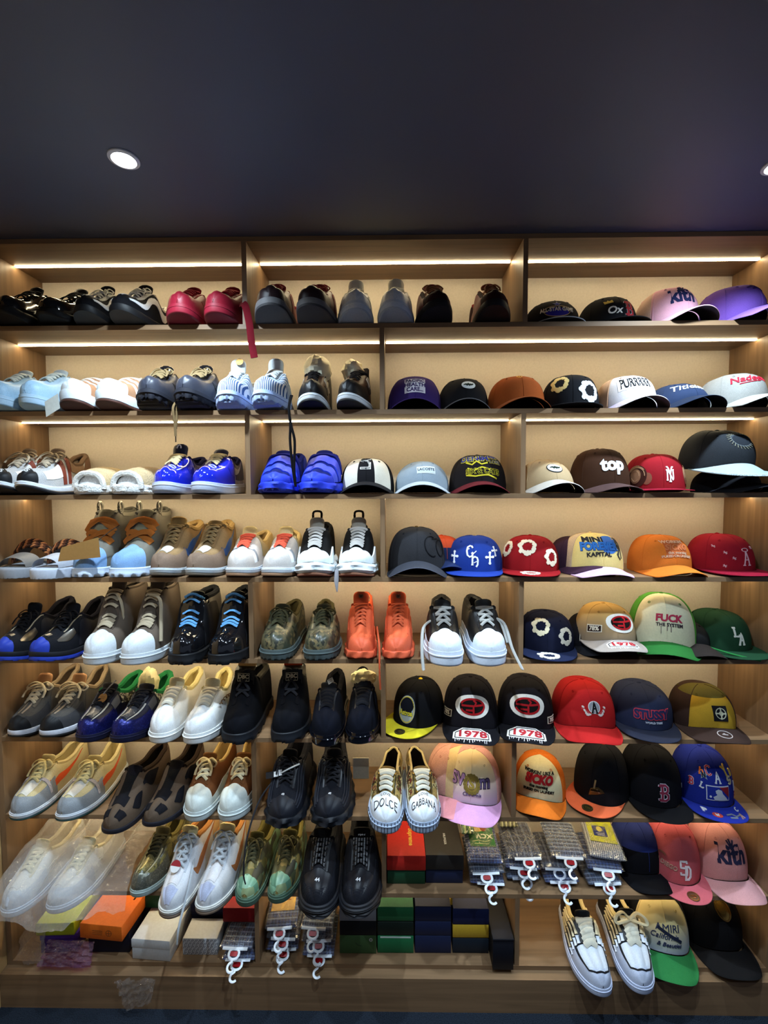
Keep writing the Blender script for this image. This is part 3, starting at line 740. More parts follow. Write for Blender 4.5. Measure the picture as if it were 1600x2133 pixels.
# emblems ------------------------------------------------------------------------------------
def wreath(A, m, r, at=(0, 0), sc=(1, 1), lv=2, hole=None, seed=3):
    rg = np.random.default_rng(seed)
    for i in range(7):
        a = 2 * math.pi * i / 7 + .3
        for k in (0, 1, 3, 4):
            q = a + (k - 2) * .17; rr = r * (1.0 + .18 * math.sin(k * 2.1 + i)); A.disc(r * .20, r * .16, m, (at[0] + rr * .78 * math.cos(q) * sc[0], at[1] + rr * .78 * math.sin(q) * sc[1]), 30 * k, lv, k=10)
        A.disc(r * .16, r * .22, m, (at[0] + r * .95 * math.cos(a) * sc[0], at[1] + r * .95 * math.sin(a) * sc[1]), math.degrees(a), lv, k=10)
    return A
S_B = [[(-.32, -.5), (.12, -.5), (.34, -.38), (.34, -.14), (.12, 0), (-.15, 0)], [(.12, 0), (.28, .12), (.28, .36), (.1, .5), (-.32, .5)], [(-.15, .5), (-.15, -.5)], [(-.32, .5), (-.36, .38)], [(-.32, -.5), (-.36, -.38)], [(-.36, .0), (-.2, .0)]]
S_N = [[(-.3, -.42), (-.3, .36)], [(-.4, .42), (-.22, .36), (.22, -.36), (.3, -.42)], [(.3, -.36), (.3, .42)], [(-.4, -.42), (-.2, -.42)], [(.2, .42), (.4, .42)]]
S_Y = [[(-.32, .52), (-.2, .46), (0, .02), (0, -.5)], [(.32, .52), (.2, .46), (0, .02)], [(-.14, -.5), (.14, -.5)], [(-.4, .52), (-.2, .52)], [(.2, .52), (.4, .52)]]
S_L = [[(-.1, .5), (-.1, -.15), (.35, -.15)], [(-.25, .5), (.05, .5)], [(-.25, -.15), (-.1, -.15)], [(.35, -.15), (.35, .0)]]
S_A = [[(-.28, -.5), (0, .5), (.28, -.5)], [(-.16, -.12), (.16, -.12)], [(-.4, -.5), (-.16, -.5)], [(.16, -.5), (.4, -.5)]]
S_S = [[(.3, .34), (.3, .5), (-.3, .5), (-.3, .02), (.3, .02), (.3, -.5), (-.3, -.5), (-.3, -.34)]]
S_D = [[(-.28, -.5), (-.28, .5)], [(-.4, .5), (.12, .5), (.34, .28), (.34, -.28), (.12, -.5), (-.4, -.5)]]
S_C = [[(.3, .3), (.24, .46), (0, .52), (-.26, .36), (-.34, 0), (-.26, -.36), (0, -.52), (.26, -.44), (.32, -.28)]]
S_H = [[(-.3, .55), (-.3, -.5)], [(-.42, .45), (-.3, .55), (-.2, .45)], [(-.3, .05), (-.05, .2), (.22, .1), (.3, -.1), (.28, -.5), (.12, -.7)], [(-.42, -.5), (-.18, -.5)]]
S_W = [[(-.42, .4), (-.3, -.4), (-.05, .2), (.18, -.4), (.36, .4), (.48, .5)], [(-.5, .42), (-.3, .42)]]
S_K = [[(-.25, .5), (-.25, -.5)], [(.3, .4), (-.2, -.05)], [(-.05, .06), (.34, -.5)], [(-.38, .5), (-.12, .5)], [(-.38, -.5), (-.12, -.5)], [(.2, -.5), (.44, -.5)]]
def mono(A, L, h, w, m, at=(0, 0), rot=0, sx=.8, outline=None, ow=.0016, lv=2):
    return A.lines(L, w, m, at, rot, (h * sx, h), lv, outline, ow)
def croc(A, w, m, at=(0, 0), lv=2):
    P = [(-.5, .02), (-.3, .12), (-.12, .1), (-.02, .2), (.08, .1), (.22, .12), (.34, .05), (.5, .16), (.46, .0), (.3, -.08), (.12, -.1), (.1, -.2), (.02, -.1), (-.12, -.06), (-.16, -.18), (-.24, -.06), (-.34, -.02), (-.5, -.06)]
    return A.poly(P, m, at, 0, (w, w), lv)
def badge_croc(w=.036, body='e9ece8', ring='16181c', animal='1d2a22'):
    A = Art(); A.disc(w / 2 + .0018, w * .31 + .0018, M(ring, 'thr'), lv=1); A.disc(w / 2, w * .31, M(body, 'thr'), lv=2); return croc(A, w * .72, M(animal, 'thr'), lv=3)
def cross_e(A, h, m, at=(0, 0), lv=2):
    A.lines([[(0, -.5), (0, .5)], [(-.36, .08), (.36, .08)]], h * .17, m, at, 0, (h, h), lv)
    for p in ((0, .5), (0, -.5), (.38, .08), (-.38, .08)): A.disc(h * .15, h * .13, m, (at[0] + p[0] * h, at[1] + p[1] * h), 0, lv, k=8)
    return A
def star_poly(r, q=.42): return [(r * (1 if i % 2 == 0 else q) * math.sin(math.pi * i / 5), r * (1 if i % 2 == 0 else q) * math.cos(math.pi * i / 5)) for i in range(10)]
def oval_d(w=.058):
    """oval patch with a bent red letter on black"""
    A = Art(); h = w * .60; A.disc(w / 2, h / 2, M('e9e4da', 'thr'), lv=1); A.disc(w * .36, h * .36, M('15100f', 'thr'), lv=2)
    A.lines([arc(0, 0, .33, .19, 200, 520, 26), [(-.30, .02), (.06, .02), (.1, .1), (.03, .16)], [(.03, -.17), (.03, .02), (.3, .05)], [(-.18, -.09), (.02, -.09)]], w * .05, M('a81c22', 'thr'), (0, 0), 0, (w, w), 3); return A
def patch_1978(w=.062):
    A = Art(); h = w * .46; P = [(-.5, -.3), (-.5, .06), (-.26, .40), (.26, .40), (.5, .06), (.5, -.3)]
    A.poly([(x * 1.05, y * 1.12) for x, y in P], M('f3f0ea', 'thr'), (0, 0), 0, (w, h * 1.25), 1); A.lines([P + [P[0]]], w * .022, M('16151a', 'thr'), (0, 0), 0, (w * .93, h * 1.12), 2)
    A.text('1978', h * .50, M('b03038', 'thr'), (0, .0), sx=1.35, bold=.03, lv=3)
    rg = np.random.default_rng(5)
    A.lines([[(x, -.3), (x + rg.uniform(-.02, .02), -.42 - rg.uniform(0, .18))] for x in np.linspace(-.46, .46, 15)] + [[(x, .36 - abs(x) * .5), (x + rg.uniform(-.03, .03), .46 + rg.uniform(0, .1) - abs(x) * .5)] for x in np.linspace(-.46, .46, 9)], w * .016, M('eceaf0', 'thr'), (0, 0), 0, (w, h * 1.1), 1); return A
def sticker(A, r, at, m='17150f', m2='8a7a3c'):
    A.disc(r, r, M(m, 'pla'), at, lv=1); A.disc(r * .86, r * .86, M(m2, 'gold'), at, lv=2, inner=.88); return A.lines([[(-.5, .2), (.5, .2)], [(-.55, 0), (.55, 0)], [(-.4, -.25), (.4, -.25)]], r * .12, M(m2, 'gold'), at, 0, (r, r), 2)

# ------------------------------------------------------------------ boxes, packs, bags
def bevelbox(x0, x1, y0, y1, z0, z1, m, r=.0015):
    mb = MB(); rows = []
    def rect(i, z): return [(x0 + i, y0 + i, z), (x1 - i, y0 + i, z), (x1 - i, y1 - i, z), (x0 + i, y1 - i, z)]
    R = [rect(r, z0), rect(0, z0 + r), rect(0, z1 - r), rect(r, z1)]
    mb.grid(R, m, cv=True, flip=False); mb.face([0, 3, 2, 1], m); mb.face([12, 13, 14, 15], m); return mb
def carton(label, x, y0, z, w, d, h, body, lid=None, lh=.35, yaw=0, name='shoe_box', group='boxes on the lower shelves', front=None, top=None, tilt=(0, 0), over=.0015, extra=None):
    """x centre of the front face, y0 its depth, z what it stands on"""
    root = thing(name, label, 'box', (x, y0, z + .0004), yaw, group); root.rotation_euler = (math.radians(tilt[0]), math.radians(tilt[1]), math.radians(yaw))
    mk = lambda c: M(c, 'card') if isinstance(c, str) else c
    if lid is None:
        o = put(root, 'body', bevelbox(-w / 2, w / 2, 0, d, 0, h, mk(body)))
    else:
        put(root, 'body', bevelbox(-w / 2 + over, w / 2 - over, over, d - over, 0, h - .003, mk(body)))
        put(root, 'lid', bevelbox(-w / 2, w / 2, 0, d, h * (1 - lh), h, mk(lid)))
    if front: front.build('print', plane_map((0, 0, h * (1 - lh / 2) if lid else h / 2), (1, 0, 0), (0, 0, 1)), root, .0003, .0002)
    if top: top.build('top_print', plane_map((0, d / 2, h), (1, 0, 0), (0, 1, 0)), root, .0003, .0002)
    if extra: extra(root)
    return root
CLEAR = film('clear_film', (1, 1, 1), .04, .24, .07, 1.0, 70.0)
MILKY = film('milky_film', (.96, .95, .92), .36, .16, .16, .9, 30.0)
def pillow(w, d, h, m, k=16, seed=0, wr=.0):
    rg = np.random.default_rng(seed); mb = MB(); u = np.linspace(-1, 1, k); A, B = np.meshgrid(u, u, indexing='ij')
    prof = (np.clip(1 - np.abs(A) ** 6, 0, 1) * np.clip(1 - np.abs(B) ** 6, 0, 1)) ** .45
    nz = wr * (np.sin(A * 7 + B * 5 + rg.uniform(0, 6)) + np.sin(A * 13 - B * 9 + rg.uniform(0, 6)) + rg.normal(0, .6, A.shape))
    top = np.stack([A * w / 2, (B + 1) * d / 2, h * .5 + h * .5 * prof + nz * prof], -1); bot = np.stack([A * w / 2, (B + 1) * d / 2, h * .5 - h * .5 * prof], -1)
    mb.grid(top, m); mb.grid(bot, m, flip=True); return mb
def hanger_mesh(w, droop, z, m, red=True):
    ca, sa = math.cos(math.radians(droop)), math.sin(math.radians(droop)); f = lambda a, b: (a, -b * ca, z - b * sa)
    mb = MB(); up = (0, -sa, ca)
    mb.tube([f(-w / 2, 0), f(0, .001), f(w / 2, 0)], .0045, m, n=6, flat=.35, up=up)
    mb.tube([f(.017 * math.cos(q), .0135 + .0135 * math.sin(q)) for q in np.linspace(0, 6.2832, 21)], .0038, m, n=6, flat=.4, up=up, caps=False)
    mb.tube([f(-.002, .027), f(-.001, .033)] + [f(.0005 + .012 * math.cos(q), .046 + .012 * math.sin(q)) for q in np.linspace(-2.0, -5.6, 16)], .0036, m, n=6, flat=.5, up=up)
    return mb, f, up
def boxer_pack(label, x, y0, z, w=.13, d=.16, h=.028, cloth=None, yaw=0, hanger=True, droop=28, card=None, seed=0, hz=.5, group='packs of boxer shorts in clear film', hx=0.0, red=True, milk=False):
    root = thing('boxer_shorts_pack', label, 'pack of boxer shorts', (x, y0, z + .0006), yaw, group)
    put(root, 'folded_boxers', pillow(w * .93, d, h * .92, cloth, seed=seed))
    put(root, 'clear_bag', pillow(w, d * 1.0, h, CLEAR, 26, seed, .0009))
    if card:
        mb = MB(); mb.box(-w * .36, w * .36, d * .30, d * .96, h * .94, h * .97, M(card[0], 'card')); o = put(root, 'insert_card', mb)
        if card[1]: card[1].build('card_print', plane_map((0, d * .62, h * .97), (1, 0, 0), (0, 1, 0)), root, .0004, .0003)
    if hanger:
        W = M('dfe6ee', 'pla') if not milk else film('frosted_plastic', (.8, .85, .95), .55, .15, .2, .2)
        mb, f, up = hanger_mesh(w * .74, droop, h * hz, W); mb2 = MB(); mb2.join(mb); o = put(root, 'hanger', mb2); o.location = (hx, -.002, 0)
        if red:
            A = Art(); A.rect(.024, .0125, M('9a1019', 'pla'), lv=1)
            g = lambda a, b, off: np.array(f(a, .0135 - b)) + np.array(up) * (off + .0012)
            s = A.build('size_sticker', g, o, 0, .0004)
    return root
def sheet(name, label, cat, X, Y, Z, m, group=None, thick=None):
    """loose film as a surface over grid points"""
    mb = MB(); mb.grid(np.stack([X, Y, Z], -1), m, flip=False); o = mb.build(name, None, 18); return tag(o, label, cat, group)

# =================================================================== ROW 1 (top)
BLK = '111114'
def plain(geo, up, side, out, lin='18181b', **kw):
    d = dict(geo=geo, up=up, lin=M(lin), soles=[('sole', slab(side, out), 0, 1)]); d.update(kw); return d
g = dict(L=.29, W=.116, th=((0, .026), (.3, .030), (1, .044)), hp=RUN, spring=.022)
sp = dict(geo=g, up=M('0d0d10', 'pat'), lin=M('151518'), soles=[('sole', fat(M('0b0b0d', 'rub'), M('0c0c0e', 'rub'), .004), 0, 1, dict(wave=(.003, 110, 3)))],
          ov=[('side_panel', SIDE(.3, .8), M('18181c', 'lea'), True), ('toe_rand', MUD(.6, .3), M('0f0f12', 'pat'), True)], collar=(M('17171a'), .007), tongue=(M('101013', 'lea'), dict(hgt=.025)), laces=(M('0e0e10', 'lace'), dict(n=5)))
pair(1, (36, -.045, -4), (126, -.028, -4), sp, 'glossy black chunky sneaker, top shelf', 'outer one by the side panel', 'inner one by the white-waved runners', 'glossy black sneaker pair')
g = dict(L=.29, W=.106, th=((0, .022), (.3, .025), (1, .036)), hp=RUN, spring=.022)
WT, SV = M('dfe2e4', 'lea'), M('b9bec6', 'lea')
sp = dict(geo=g, up=M('101014', 'knit'), lin=M('141416'), soles=[('sole', slab(M('0e0e10', 'rub')), 0, 1)],
          ov=[('side_wave', ov_band(.06, .9, [(.06, .62), (.2, .72), (.35, .52), (.55, .78), (.9, .5)], [(.06, .74), (.2, .88), (.35, .70), (.55, .95), (.9, .62)]), WT, True), ('toe_stripe', ov_band(.05, .28, .1, .2), SV, True), ('eyestay', EYES(.46), M('e4e4de', 'lea'), True)],
          collar=(M('d8d6cc'), .006), tongue=(M('141418'), dict(hgt=.028)), laces=(M('e7e5da', 'lace'), dict(n=5, bow=.03)))
pair(1, (182, -.055), (262, -.06), sp, 'black runner with white wavy side strips', 'nearer the glossy black pair', 'nearer the red pair', 'black and white runner pair')
RED = '7c1722'
def redpair(side):
    hang = None
    if side < 0: hang = [[(-.02, .10, .085), (.03, .03, .075), (.052, -.005, .03), (.055, -.012, -.03), (.062, -.013, -.075)]]
    return dict(geo=dict(L=.285, W=.108, th=((0, .030), (1, .034)), hp=LOW, spring=.016), up=M(RED, 'lea'), lin=M('5c101a'), soles=[('sole', cup(M('84182a', 'rub'), M('6c1520', 'rub')), 0, 1)],
                ov=[('toe_rand', MUD(.62, .33), M('86192a', 'lea'), True), ('swoosh', SWOOSH, M('8c1826', 'lea'), True), ('eyestay', EYES(.46), M('9a1c2b', 'lea'), True)], collar=(M(RED), .006), tongue=(M(RED), dict(hgt=.022)),
                laces=(M('9c1d2c', 'lace'), dict(n=6, r=.004, hang=None)))
pair(1, (388, -.050), (470, -.050), redpair, 'all red leather low sneaker on the top shelf', 'beside the white-trimmed black pair', 'pushed against the divider', 'red sneaker pair')
# red ribbon lace hanging over the board edge
mb = MB(); x0 = x_of(515, -.02, 2.22)
mb.tube([(x0 - .05, .05, BT[1] + .075), (x0 - .01, -.012, BT[1] + .055), (x0 + .006, -.022, BT[1] + .0), (x0 + .012, -.02, BT[1] - .06), (x0 + .02, -.02, BT[1] - .108)], .011, M('64111c', 'fab'), n=8, flat=.18, up=(0, -1, .1), smooth=6)
tag(mb.build('shoe_ribbon'), 'wide red ribbon lace hanging over the top shelf edge at the divider', 'shoelace')
GSO = M('6b6a6c', 'rub'); GBO = M('3b3a3d', 'rub')
sp = dict(geo=dict(L=.29, W=.112, th=((0, .026), (1, .030)), hp=LOW, spring=.022, blunt=1.08), up=M('5a1c22', 'lea'), lin=M('201416'), soles=[('sole', slab(GSO, GBO), 0, 1)],
          ov=[('toe_cap', ov_cap(.24), M('2a1a1d', 'lea'), False), ('side_panel', SIDE(), M('8c2a2c', 'lea'), True)], collar=(M('7a2424'), .006), tongue=(M('802628'), dict(hgt=.02)), laces=(M('8e2d2d', 'lace'), dict(n=5, bow=.03)))
pair(1, (570, -.085), (660, -.080), sp, 'dark red sneaker showing a big grey sole from below', 'against the left divider', 'beside the pale blue-white pair', 'grey soled red sneaker pair')
sp = dict(geo=dict(L=.29, W=.108, th=((0, .028), (1, .034)), hp=LOW, spring=.02), up=M('d7dade', 'lea'), lin=M('d2cfc4'), soles=[('sole', cup(M('c3ccd8', 'rub'), M('9aa5b5', 'rub')), 0, 1)],
          ov=[('side_panel', SIDE(.3, .7), M('c8c9c4', 'sue'), True), ('eyestay', EYES(.46), M('cfcdbf', 'sue'), True)], collar=(M('dcd8c8'), .008), tongue=(M('ddd9c6'), dict(hgt=.04, puff=.006)), laces=(M('e6e2d0', 'lace'), dict(n=5, r=.004)))
pair(1, (738, -.055), (818, -.06), sp, 'pale grey-white padded skate sneaker', 'nearer the grey soled pair', 'with the taller tongue, by the dark red pair', 'pale padded sneaker pair')
sp = dict(geo=dict(L=.285, W=.106, th=((0, .022), (1, .034)), hp=RUN, spring=.026), up=M('2a1216', 'knit'), lin=M('151012'), soles=[('sole', slab(M('161418', 'rub'), M('100f14', 'rub')), 0, 1)],
          ov=[('side_panel', SIDE(.12, .8), M('6e2226', 'lea'), True), ('eyestay', EYES(.46), M('91572f', 'lea'), True)], collar=(M('74282a'), .006), tongue=(M('6c2426'), dict(hgt=.02)), laces=(M('7d4a30', 'lace'), dict(n=5, bow=.03)))
pair(1, (908, -.06), (1028, -.06), sp, 'black and dark red runner, top shelf', 'beside the pale padded pair', 'alone by the right divider', 'black and dark red runner pair')

# caps, top row
A = Art(); sv = M('e4dccb', 'thr')
A.text('ALL-STAR GAME', .015, sv, (0, .0), sx=.78, bold=.02, lv=3); A.disc(.040, .016, M('3a34a0', 'thr'), (0, -.010), lv=1); A.lines([arc(0, -.006, .052, .020, 10, 170, 20), arc(0, -.004, .046, .022, 190, 350, 20)], .0016, M('c9a878', 'thr'), lv=2)
A.poly(star_poly(.016), M('7b7f98', 'thr'), (0, .022), lv=2); A.poly(star_poly(.008), M('4a4aa0', 'thr'), (0, .022), lv=3)
flat = dict(lift=.012, k=.35, droop=.002, B=.070)
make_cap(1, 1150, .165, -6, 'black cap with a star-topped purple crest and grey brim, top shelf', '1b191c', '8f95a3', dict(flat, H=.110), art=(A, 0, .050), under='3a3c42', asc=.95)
A = Art(); mono(A, S_B, .042, .0075, M('9c2730', 'thr'), (.020, .0), outline=M('e5e0dc', 'thr')); A.text('Ox', .022, M('e6e3dc', 'thr'), (-.026, -.006), shear=.25, bold=.02); A.poly([(-.5, 0), (-.5, .5), (-.25, .2), (0, .6), (.25, .2), (.5, .5), (.5, 0)], M('d6b95a', 'thr'), (-.036, .018), 8, (.024, .018), 2)
make_cap(1, 1255, .175, 6, 'black cap with a red letter B and a small gold crown', '17171a', '151518', dict(flat, H=.122), art=(A, 2, .052), asc=1.15)
kith = lambda m: Art().text('kith', .036, m, (0, 0), sx=.85, bold=.035).lines([[(-.2, .8), (.0, .2), (.25, .0)], [(0, .9), (.05, .3), (.4, .5)], [(-.35, .45), (0, .25), (.3, .8)], [(.05, .3), (.3, -.1), (.5, .1)]], .003, m, (.0, .006), 0, (.028, .028), 3)
hot = dict(lift=.040, k=1.0, droop=.010, B=.074)
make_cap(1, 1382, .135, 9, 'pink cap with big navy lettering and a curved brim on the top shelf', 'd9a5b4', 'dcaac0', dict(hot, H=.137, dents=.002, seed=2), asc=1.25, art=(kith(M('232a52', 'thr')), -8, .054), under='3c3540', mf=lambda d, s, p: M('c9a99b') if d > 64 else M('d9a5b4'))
make_cap(1, 1518, .105, 20, 'purple cap at the right end of the top shelf', '6a4a9c', '7c5bb4', dict(hot, H=.132, dents=.0015, seed=4), art=(Art().lines([[(-.5, 0), (-.1, .12), (.4, .0)], [(-.3, -.1), (.1, .0), (.5, -.06)], [(-.2, .2), (.2, .22)]], .003, M('3d2a66', 'thr'), (0, 0), 0, (.05, .05)), 0, .072), under='121014')

# =================================================================== ROW 2
LB = 'a9c6dc'
sp = dict(geo=dict(L=.285, W=0.102, th=((0, .032), (1, .036)), hp=LOW, spring=.014), up=M(LB, 'lea'), lin=M('c9cfce'), soles=[('sole', cup(M('a7c3d8', 'rub'), M('8fb0c8', 'rub')), 0, 1)],
          ov=[('toe_rand', MUD(.6, .33), M('9dbfd8', 'lea'), True), ('side_panel', SIDE(.34, .9), M('b7cfdd', 'lea'), True), ('swoosh', SWOOSH, M('55789c', 'lea'), True)], collar=(M('b8c8cf'), .006), tongue=(M('c3cfd2'), dict(hgt=.02)), laces=(M('c4ccc6', 'lace'), dict(n=6, r=.004)))
pair(2, (-8, -.045), (72, -.05), sp, 'pale blue leather low sneaker, second shelf', 'outer one by the side panel', 'next to the white rubber shoes', 'pale blue sneaker pair')
sp = dict(geo=dict(L=.29, W=0.104, th=((0, .040), (1, .042)), hp=FLAT, spring=.020, blunt=1.08), up=M('b08464', 'fab'), lin=M('cfc0a6'), soles=[('outsole', slab(M('4a2d24', 'rub'), M('43271f', 'rub')), 0, .2), ('sole', slab(M('d9e1e6', 'rub')), .2, 1)],
          ov=[('toe_cap', ov_cap(.2), M('dde4e8', 'rub'), False)] + [('stripe', ov_cross(-.9, .9, t, t + .035), M('e6e2d8'), False) for t in (.27, .34, .41)], collar=(M('d5c8b0'), .005))
pair(2, (164, -.05), (240, -.05), sp, 'white rubber-toed shoe with brown sole and brown striped upper', 'nearer the pale blue pair', 'nearer the black studded pair', 'white rubber shoe pair')
sp = dict(geo=dict(L=.29, W=0.105, th=((0, .036), (1, .038)), hp=LOW, spring=.020), up=camo('dark_mottled_leather', ['17171b', '2b2b33', '1d1f27', '40424c'], 60, .35), lin=M('1a1815'), soles=[('sole', cup(M('25262e', 'rub'), M('16161a', 'rub'), .003), 0, 1, dict(teeth=(260, .010, .003)))],
          ov=[('toe_rand', MUD(.6, .33), M('30323c', 'lea'), True), ('swoosh', SWOOSH, M('1a1a1e', 'lea'), True)], collar=(M('4a3c2c'), .006), tongue=(M('17171a', 'pat'), dict(hgt=.024)), laces=(M('8a7654', 'lace'), dict(n=6, r=.004, bow=.03)))
pair(2, (320, -.065), (402, -.07), sp, 'black mottled low sneaker with studded sole edge and beige laces', 'nearer the white rubber shoes', 'nearer the blue denim pair', 'black studded sneaker pair')
mb = MB(); x0 = x_of(363, -.02, 1.93)
mb.tube([(x0 - .006, .01, BT[2] + .03), (x0 - .004, -.018, BT[2] + .005), (x0, -.019, BT[2] - .04), (x0 + .002, -.018, BT[2] - .082)], .004, M('6e5a3e', 'lace'), n=6, flat=.6, up=(0, -1, 0), smooth=6)
mb.tube([(x0 + .004, .01, BT[2] + .03), (x0 + .008, -.016, BT[2] + .006), (x0 + .007, -.019, BT[2] - .03), (x0 + .003, -.018, BT[2] - .06)], .004, M('6e5a3e', 'lace'), n=6, flat=.6, up=(0, -1, 0), smooth=6)
mb.tube([(x0 + .002, -.018, BT[2] - .08), (x0 + .002, -.018, BT[2] - .10)], .002, M('2c2018', 'pla'))
tag(mb.build('shoelace'), 'brown braided lace dangling below the second shelf in front of the patent blue pair', 'shoelace')
JB = stripes('striped_blue_jacquard', ['c8d6e6', '5f7ca6', 'dfe6ee', '86a2c6'], 0, 90, .5)
sp = dict(geo=dict(L=.285, W=0.098, th=((0, .036), (1, .038)), hp=LOW, spring=.016), up=JB, lin=M('c9ccc8'), soles=[('sole', cup(M('aebfe2', 'rub'), M('8fa5d0', 'rub'), .003), 0, 1, dict(teeth=(240, .008, .003)))],
          ov=[('toe_rand', MUD(.62, .33), stripes('fine_blue_stripes', ['e4e9f0', '3f5f92'], 0, 190), True), ('eyestay', EYES(.46), M('b7cbe2'), True)], collar=(M('c4ccd2'), .006), tongue=(M('cdd3d2'), dict(hgt=.045, puff=.005)), laces=(M('d3d8d8', 'lace'), dict(n=6, r=.004)))
pr = pair(2, (480, -.055), (558, -.06), sp, 'light blue striped denim sneaker', 'with a round brown tongue badge', 'beside the high-tops stuffed with paper', 'blue striped sneaker pair')
rt, S = pr[0]; A = Art(); A.disc(.012, .012, M('6b4c25', 'gold'), lv=1); tp = S.tongue_tip; A.build('tongue_badge', plane_map((tp[0] + .008, tp[1] - .012, tp[2] - .010), (1, 0, 0), (0, .3, .95)), rt)
JBR, JBK = M('4a2f22', 'lea'), M('141315', 'lea')
def jhi(side):
    return dict(geo=dict(L=.285, W=0.094, th=((0, .026), (1, .030)), hp=[(0, .010), (.03, .032), (.1, .046), (.2, .052), (.3, .062), (.40, .082), (.48, .098), (.55, .098), (.65, .095), (.75, .10), (.86, .135), (.93, .142), (1, .142)], spring=.018, t0=.48), up=JBR, lin=M('17140f'), soles=[('outsole', slab(M('121214', 'rub')), 0, .22), ('sole', cup(M('d3d8dc', 'rub')), .22, 1)],
                ov=[('toe_rand', MUD(.62, .33), JBK, True), ('swoosh', SWOOSH, M('17151a', 'lea'), True), ('side_panel', ov_band(.42, .78, .55, .8), M('cfc8bb', 'lea'), True), ('heel_counter', HEEL, JBK, True)], collar=(M('18161a'), .009), tongue=(M('1b191c'), dict(hgt=.012)), laces=(M('1a181a', 'lace'), dict(n=6)))
pr = pair(2, (650, -.045), (728, -.045, -6), jhi, 'brown and black high-top stuffed with paper', 'by the blue striped pair', 'the one against the divider', 'brown black high-top pair')
for (rt, S), (rr, zz, lb, sd) in zip(pr, ((.044, .152, 'puffy cream tissue bulging from the left brown black high-top', 3), (.036, .146, 'cream tissue wad in the brown black high-top by the divider', 4))):
    stuff_in(rt.location.x + .002, rt.location.y + .172, rt.location.z + zz, rr, lb, 'e6dfc4', (1.0, 1.15, 1.05), sd)
mb = MB(); x0 = x_of(607, -.02, 1.9)
for k, dx in enumerate((0, .010)):
    mb.tube([(x0 - .004 + dx * .3, .0, BT[2] + .045), (x0 - .006, -.022, BT[2] + .002), (x0 - .002 + dx * .2, -.024, BT[2] - .05), (x0 + dx * 1.4 - .004, -.022, BT[2] - .10), (x0 + dx * .5 + .002, -.02, BT[2] - .18), (x0 + .010, -.016, BT[2] - .24)], .0040, M('0e0d0f', 'lace'), n=6, flat=.5, up=(0, -1, 0), smooth=6)
tag(mb.build('shoelace'), 'long black lace hanging from the second shelf down to the royal blue pair', 'shoelace')
mb = MB(); x0, y0 = x_of(112, -.06, 1.97), -.062
mb.grid([[(x0 - .026, y0, BT[2] + .018), (x0 + .024, y0 - .012, BT[2] + .040)], [(x0 - .022, y0 - .002, BT[2] - .028), (x0 + .028, y0 - .012, BT[2] - .004)]], M('cfd6d2', 'card')); mb.grid([[(x0 - .026, y0 + .001, BT[2] + .018), (x0 + .024, y0 - .011, BT[2] + .040)], [(x0 - .022, y0 - .001, BT[2] - .028), (x0 + .028, y0 - .011, BT[2] - .004)]], M('cfd6d2', 'card'), flip=True)
tag(mb.build('swing_tag'), 'pale card swing tag hanging over the shelf edge between blue and white pairs', 'tag')

A = Art(); A.rect(.056, .042, M('ece6ee', 'thr'), lv=1, arch=.0)
for k, (t, sx) in enumerate((('PACIFIC', 1.0), ('HEALTH', 1.05), ('CARE...', .98))): A.text(t, .0105, M('3a2560', 'thr'), (0, .0130 - .0130 * k), sx=sx, bold=.025, lv=2)
cur = dict(lift=.038, k=1.0, droop=.010, B=.066)
make_cap(2, 858, .140, -2, 'purple cap with a pale three-line text patch by the centre divider', '3c2a66', '37265e', dict(cur, H=.126), asc=1.25, art=(A, 0, .048), under='17141c')
make_cap(2, 966, .150, -2, 'black cap with a small white oval crocodile badge, second shelf', '1c1b1d', '232226', dict(cur, H=.120, rx=.086, dents=.0015, seed=6), art=(badge_croc(.032, 'e6e8e4', '1a1a1c'), 6, .050), asc=1.5, under='0f0f11', edge='5a5a60')
A = Art(); A.disc(.007, .007, M('d9a04a', 'thr'), inner=.75); A.text('J', .006, M('d9a04a', 'thr'))
make_cap(2, 1075, .130, 0, 'rust brown suede cap with a tiny round stitched mark', '93491f', '7d3f1d', dict(cur, H=.122, rx=.094), art=(A, -4, .088), under='0e0d0e')
A = Art(); wreath(A, M('dfe6f0', 'thr'), .026)
B2 = Art(); wreath(B2, M('d8c080', 'thr'), .022)
make_cap(2, 1180, .130, -14, 'black fitted cap with white and gold wreath embroidery, second shelf', '17181c', '15161a', dict(flat, H=.126), art=(A, 34, .05), side_art=[(B2, -30, .08)], under='121316')
A = Art(); A.rect(.105, .040, M('e8e9ea', 'fab'), lv=0); A.text('PURRRRR', .034, M('1c1c20', 'thr'), (0, 0), sx=.48, bold=.0, lv=2, spacing=.92)
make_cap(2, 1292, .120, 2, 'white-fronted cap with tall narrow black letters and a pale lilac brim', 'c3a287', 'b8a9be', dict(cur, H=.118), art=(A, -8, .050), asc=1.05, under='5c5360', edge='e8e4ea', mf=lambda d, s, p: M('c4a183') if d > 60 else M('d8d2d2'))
A = Art(); A.text('Titleist', .026, M('dfe3e8', 'thr'), (0, 0), sx=1.05, shear=.3, bold=.01)
make_cap(2, 1398, .125, 4, 'low dark navy cap with flowing white script', '26324c', '1d2638', dict(cur, H=.096, mz=2.0, nf=2.4), asc=1.0, art=(A, -12, .044), under='0f1116', nobutton=True)
A = Art(); A.text('Nadeem', .022, M('b5283a', 'thr'), (0, 0), sx=1.1, shear=.3, bold=.02).lines([[(-.5, 0), (.4, .06)]], .002, M('b5283a', 'thr'), (0, -.016), 0, (.07, .07))
make_cap(2, 1512, .110, 8, 'frayed pale grey cap with red script at the right end of the second shelf', M('8c8b86', 'den'), '8f8e88', dict(cur, H=.120, dents=.004, seed=9, B=.074), asc=1.0, art=(A, -10, .060), under='17171a', nobutton=True)

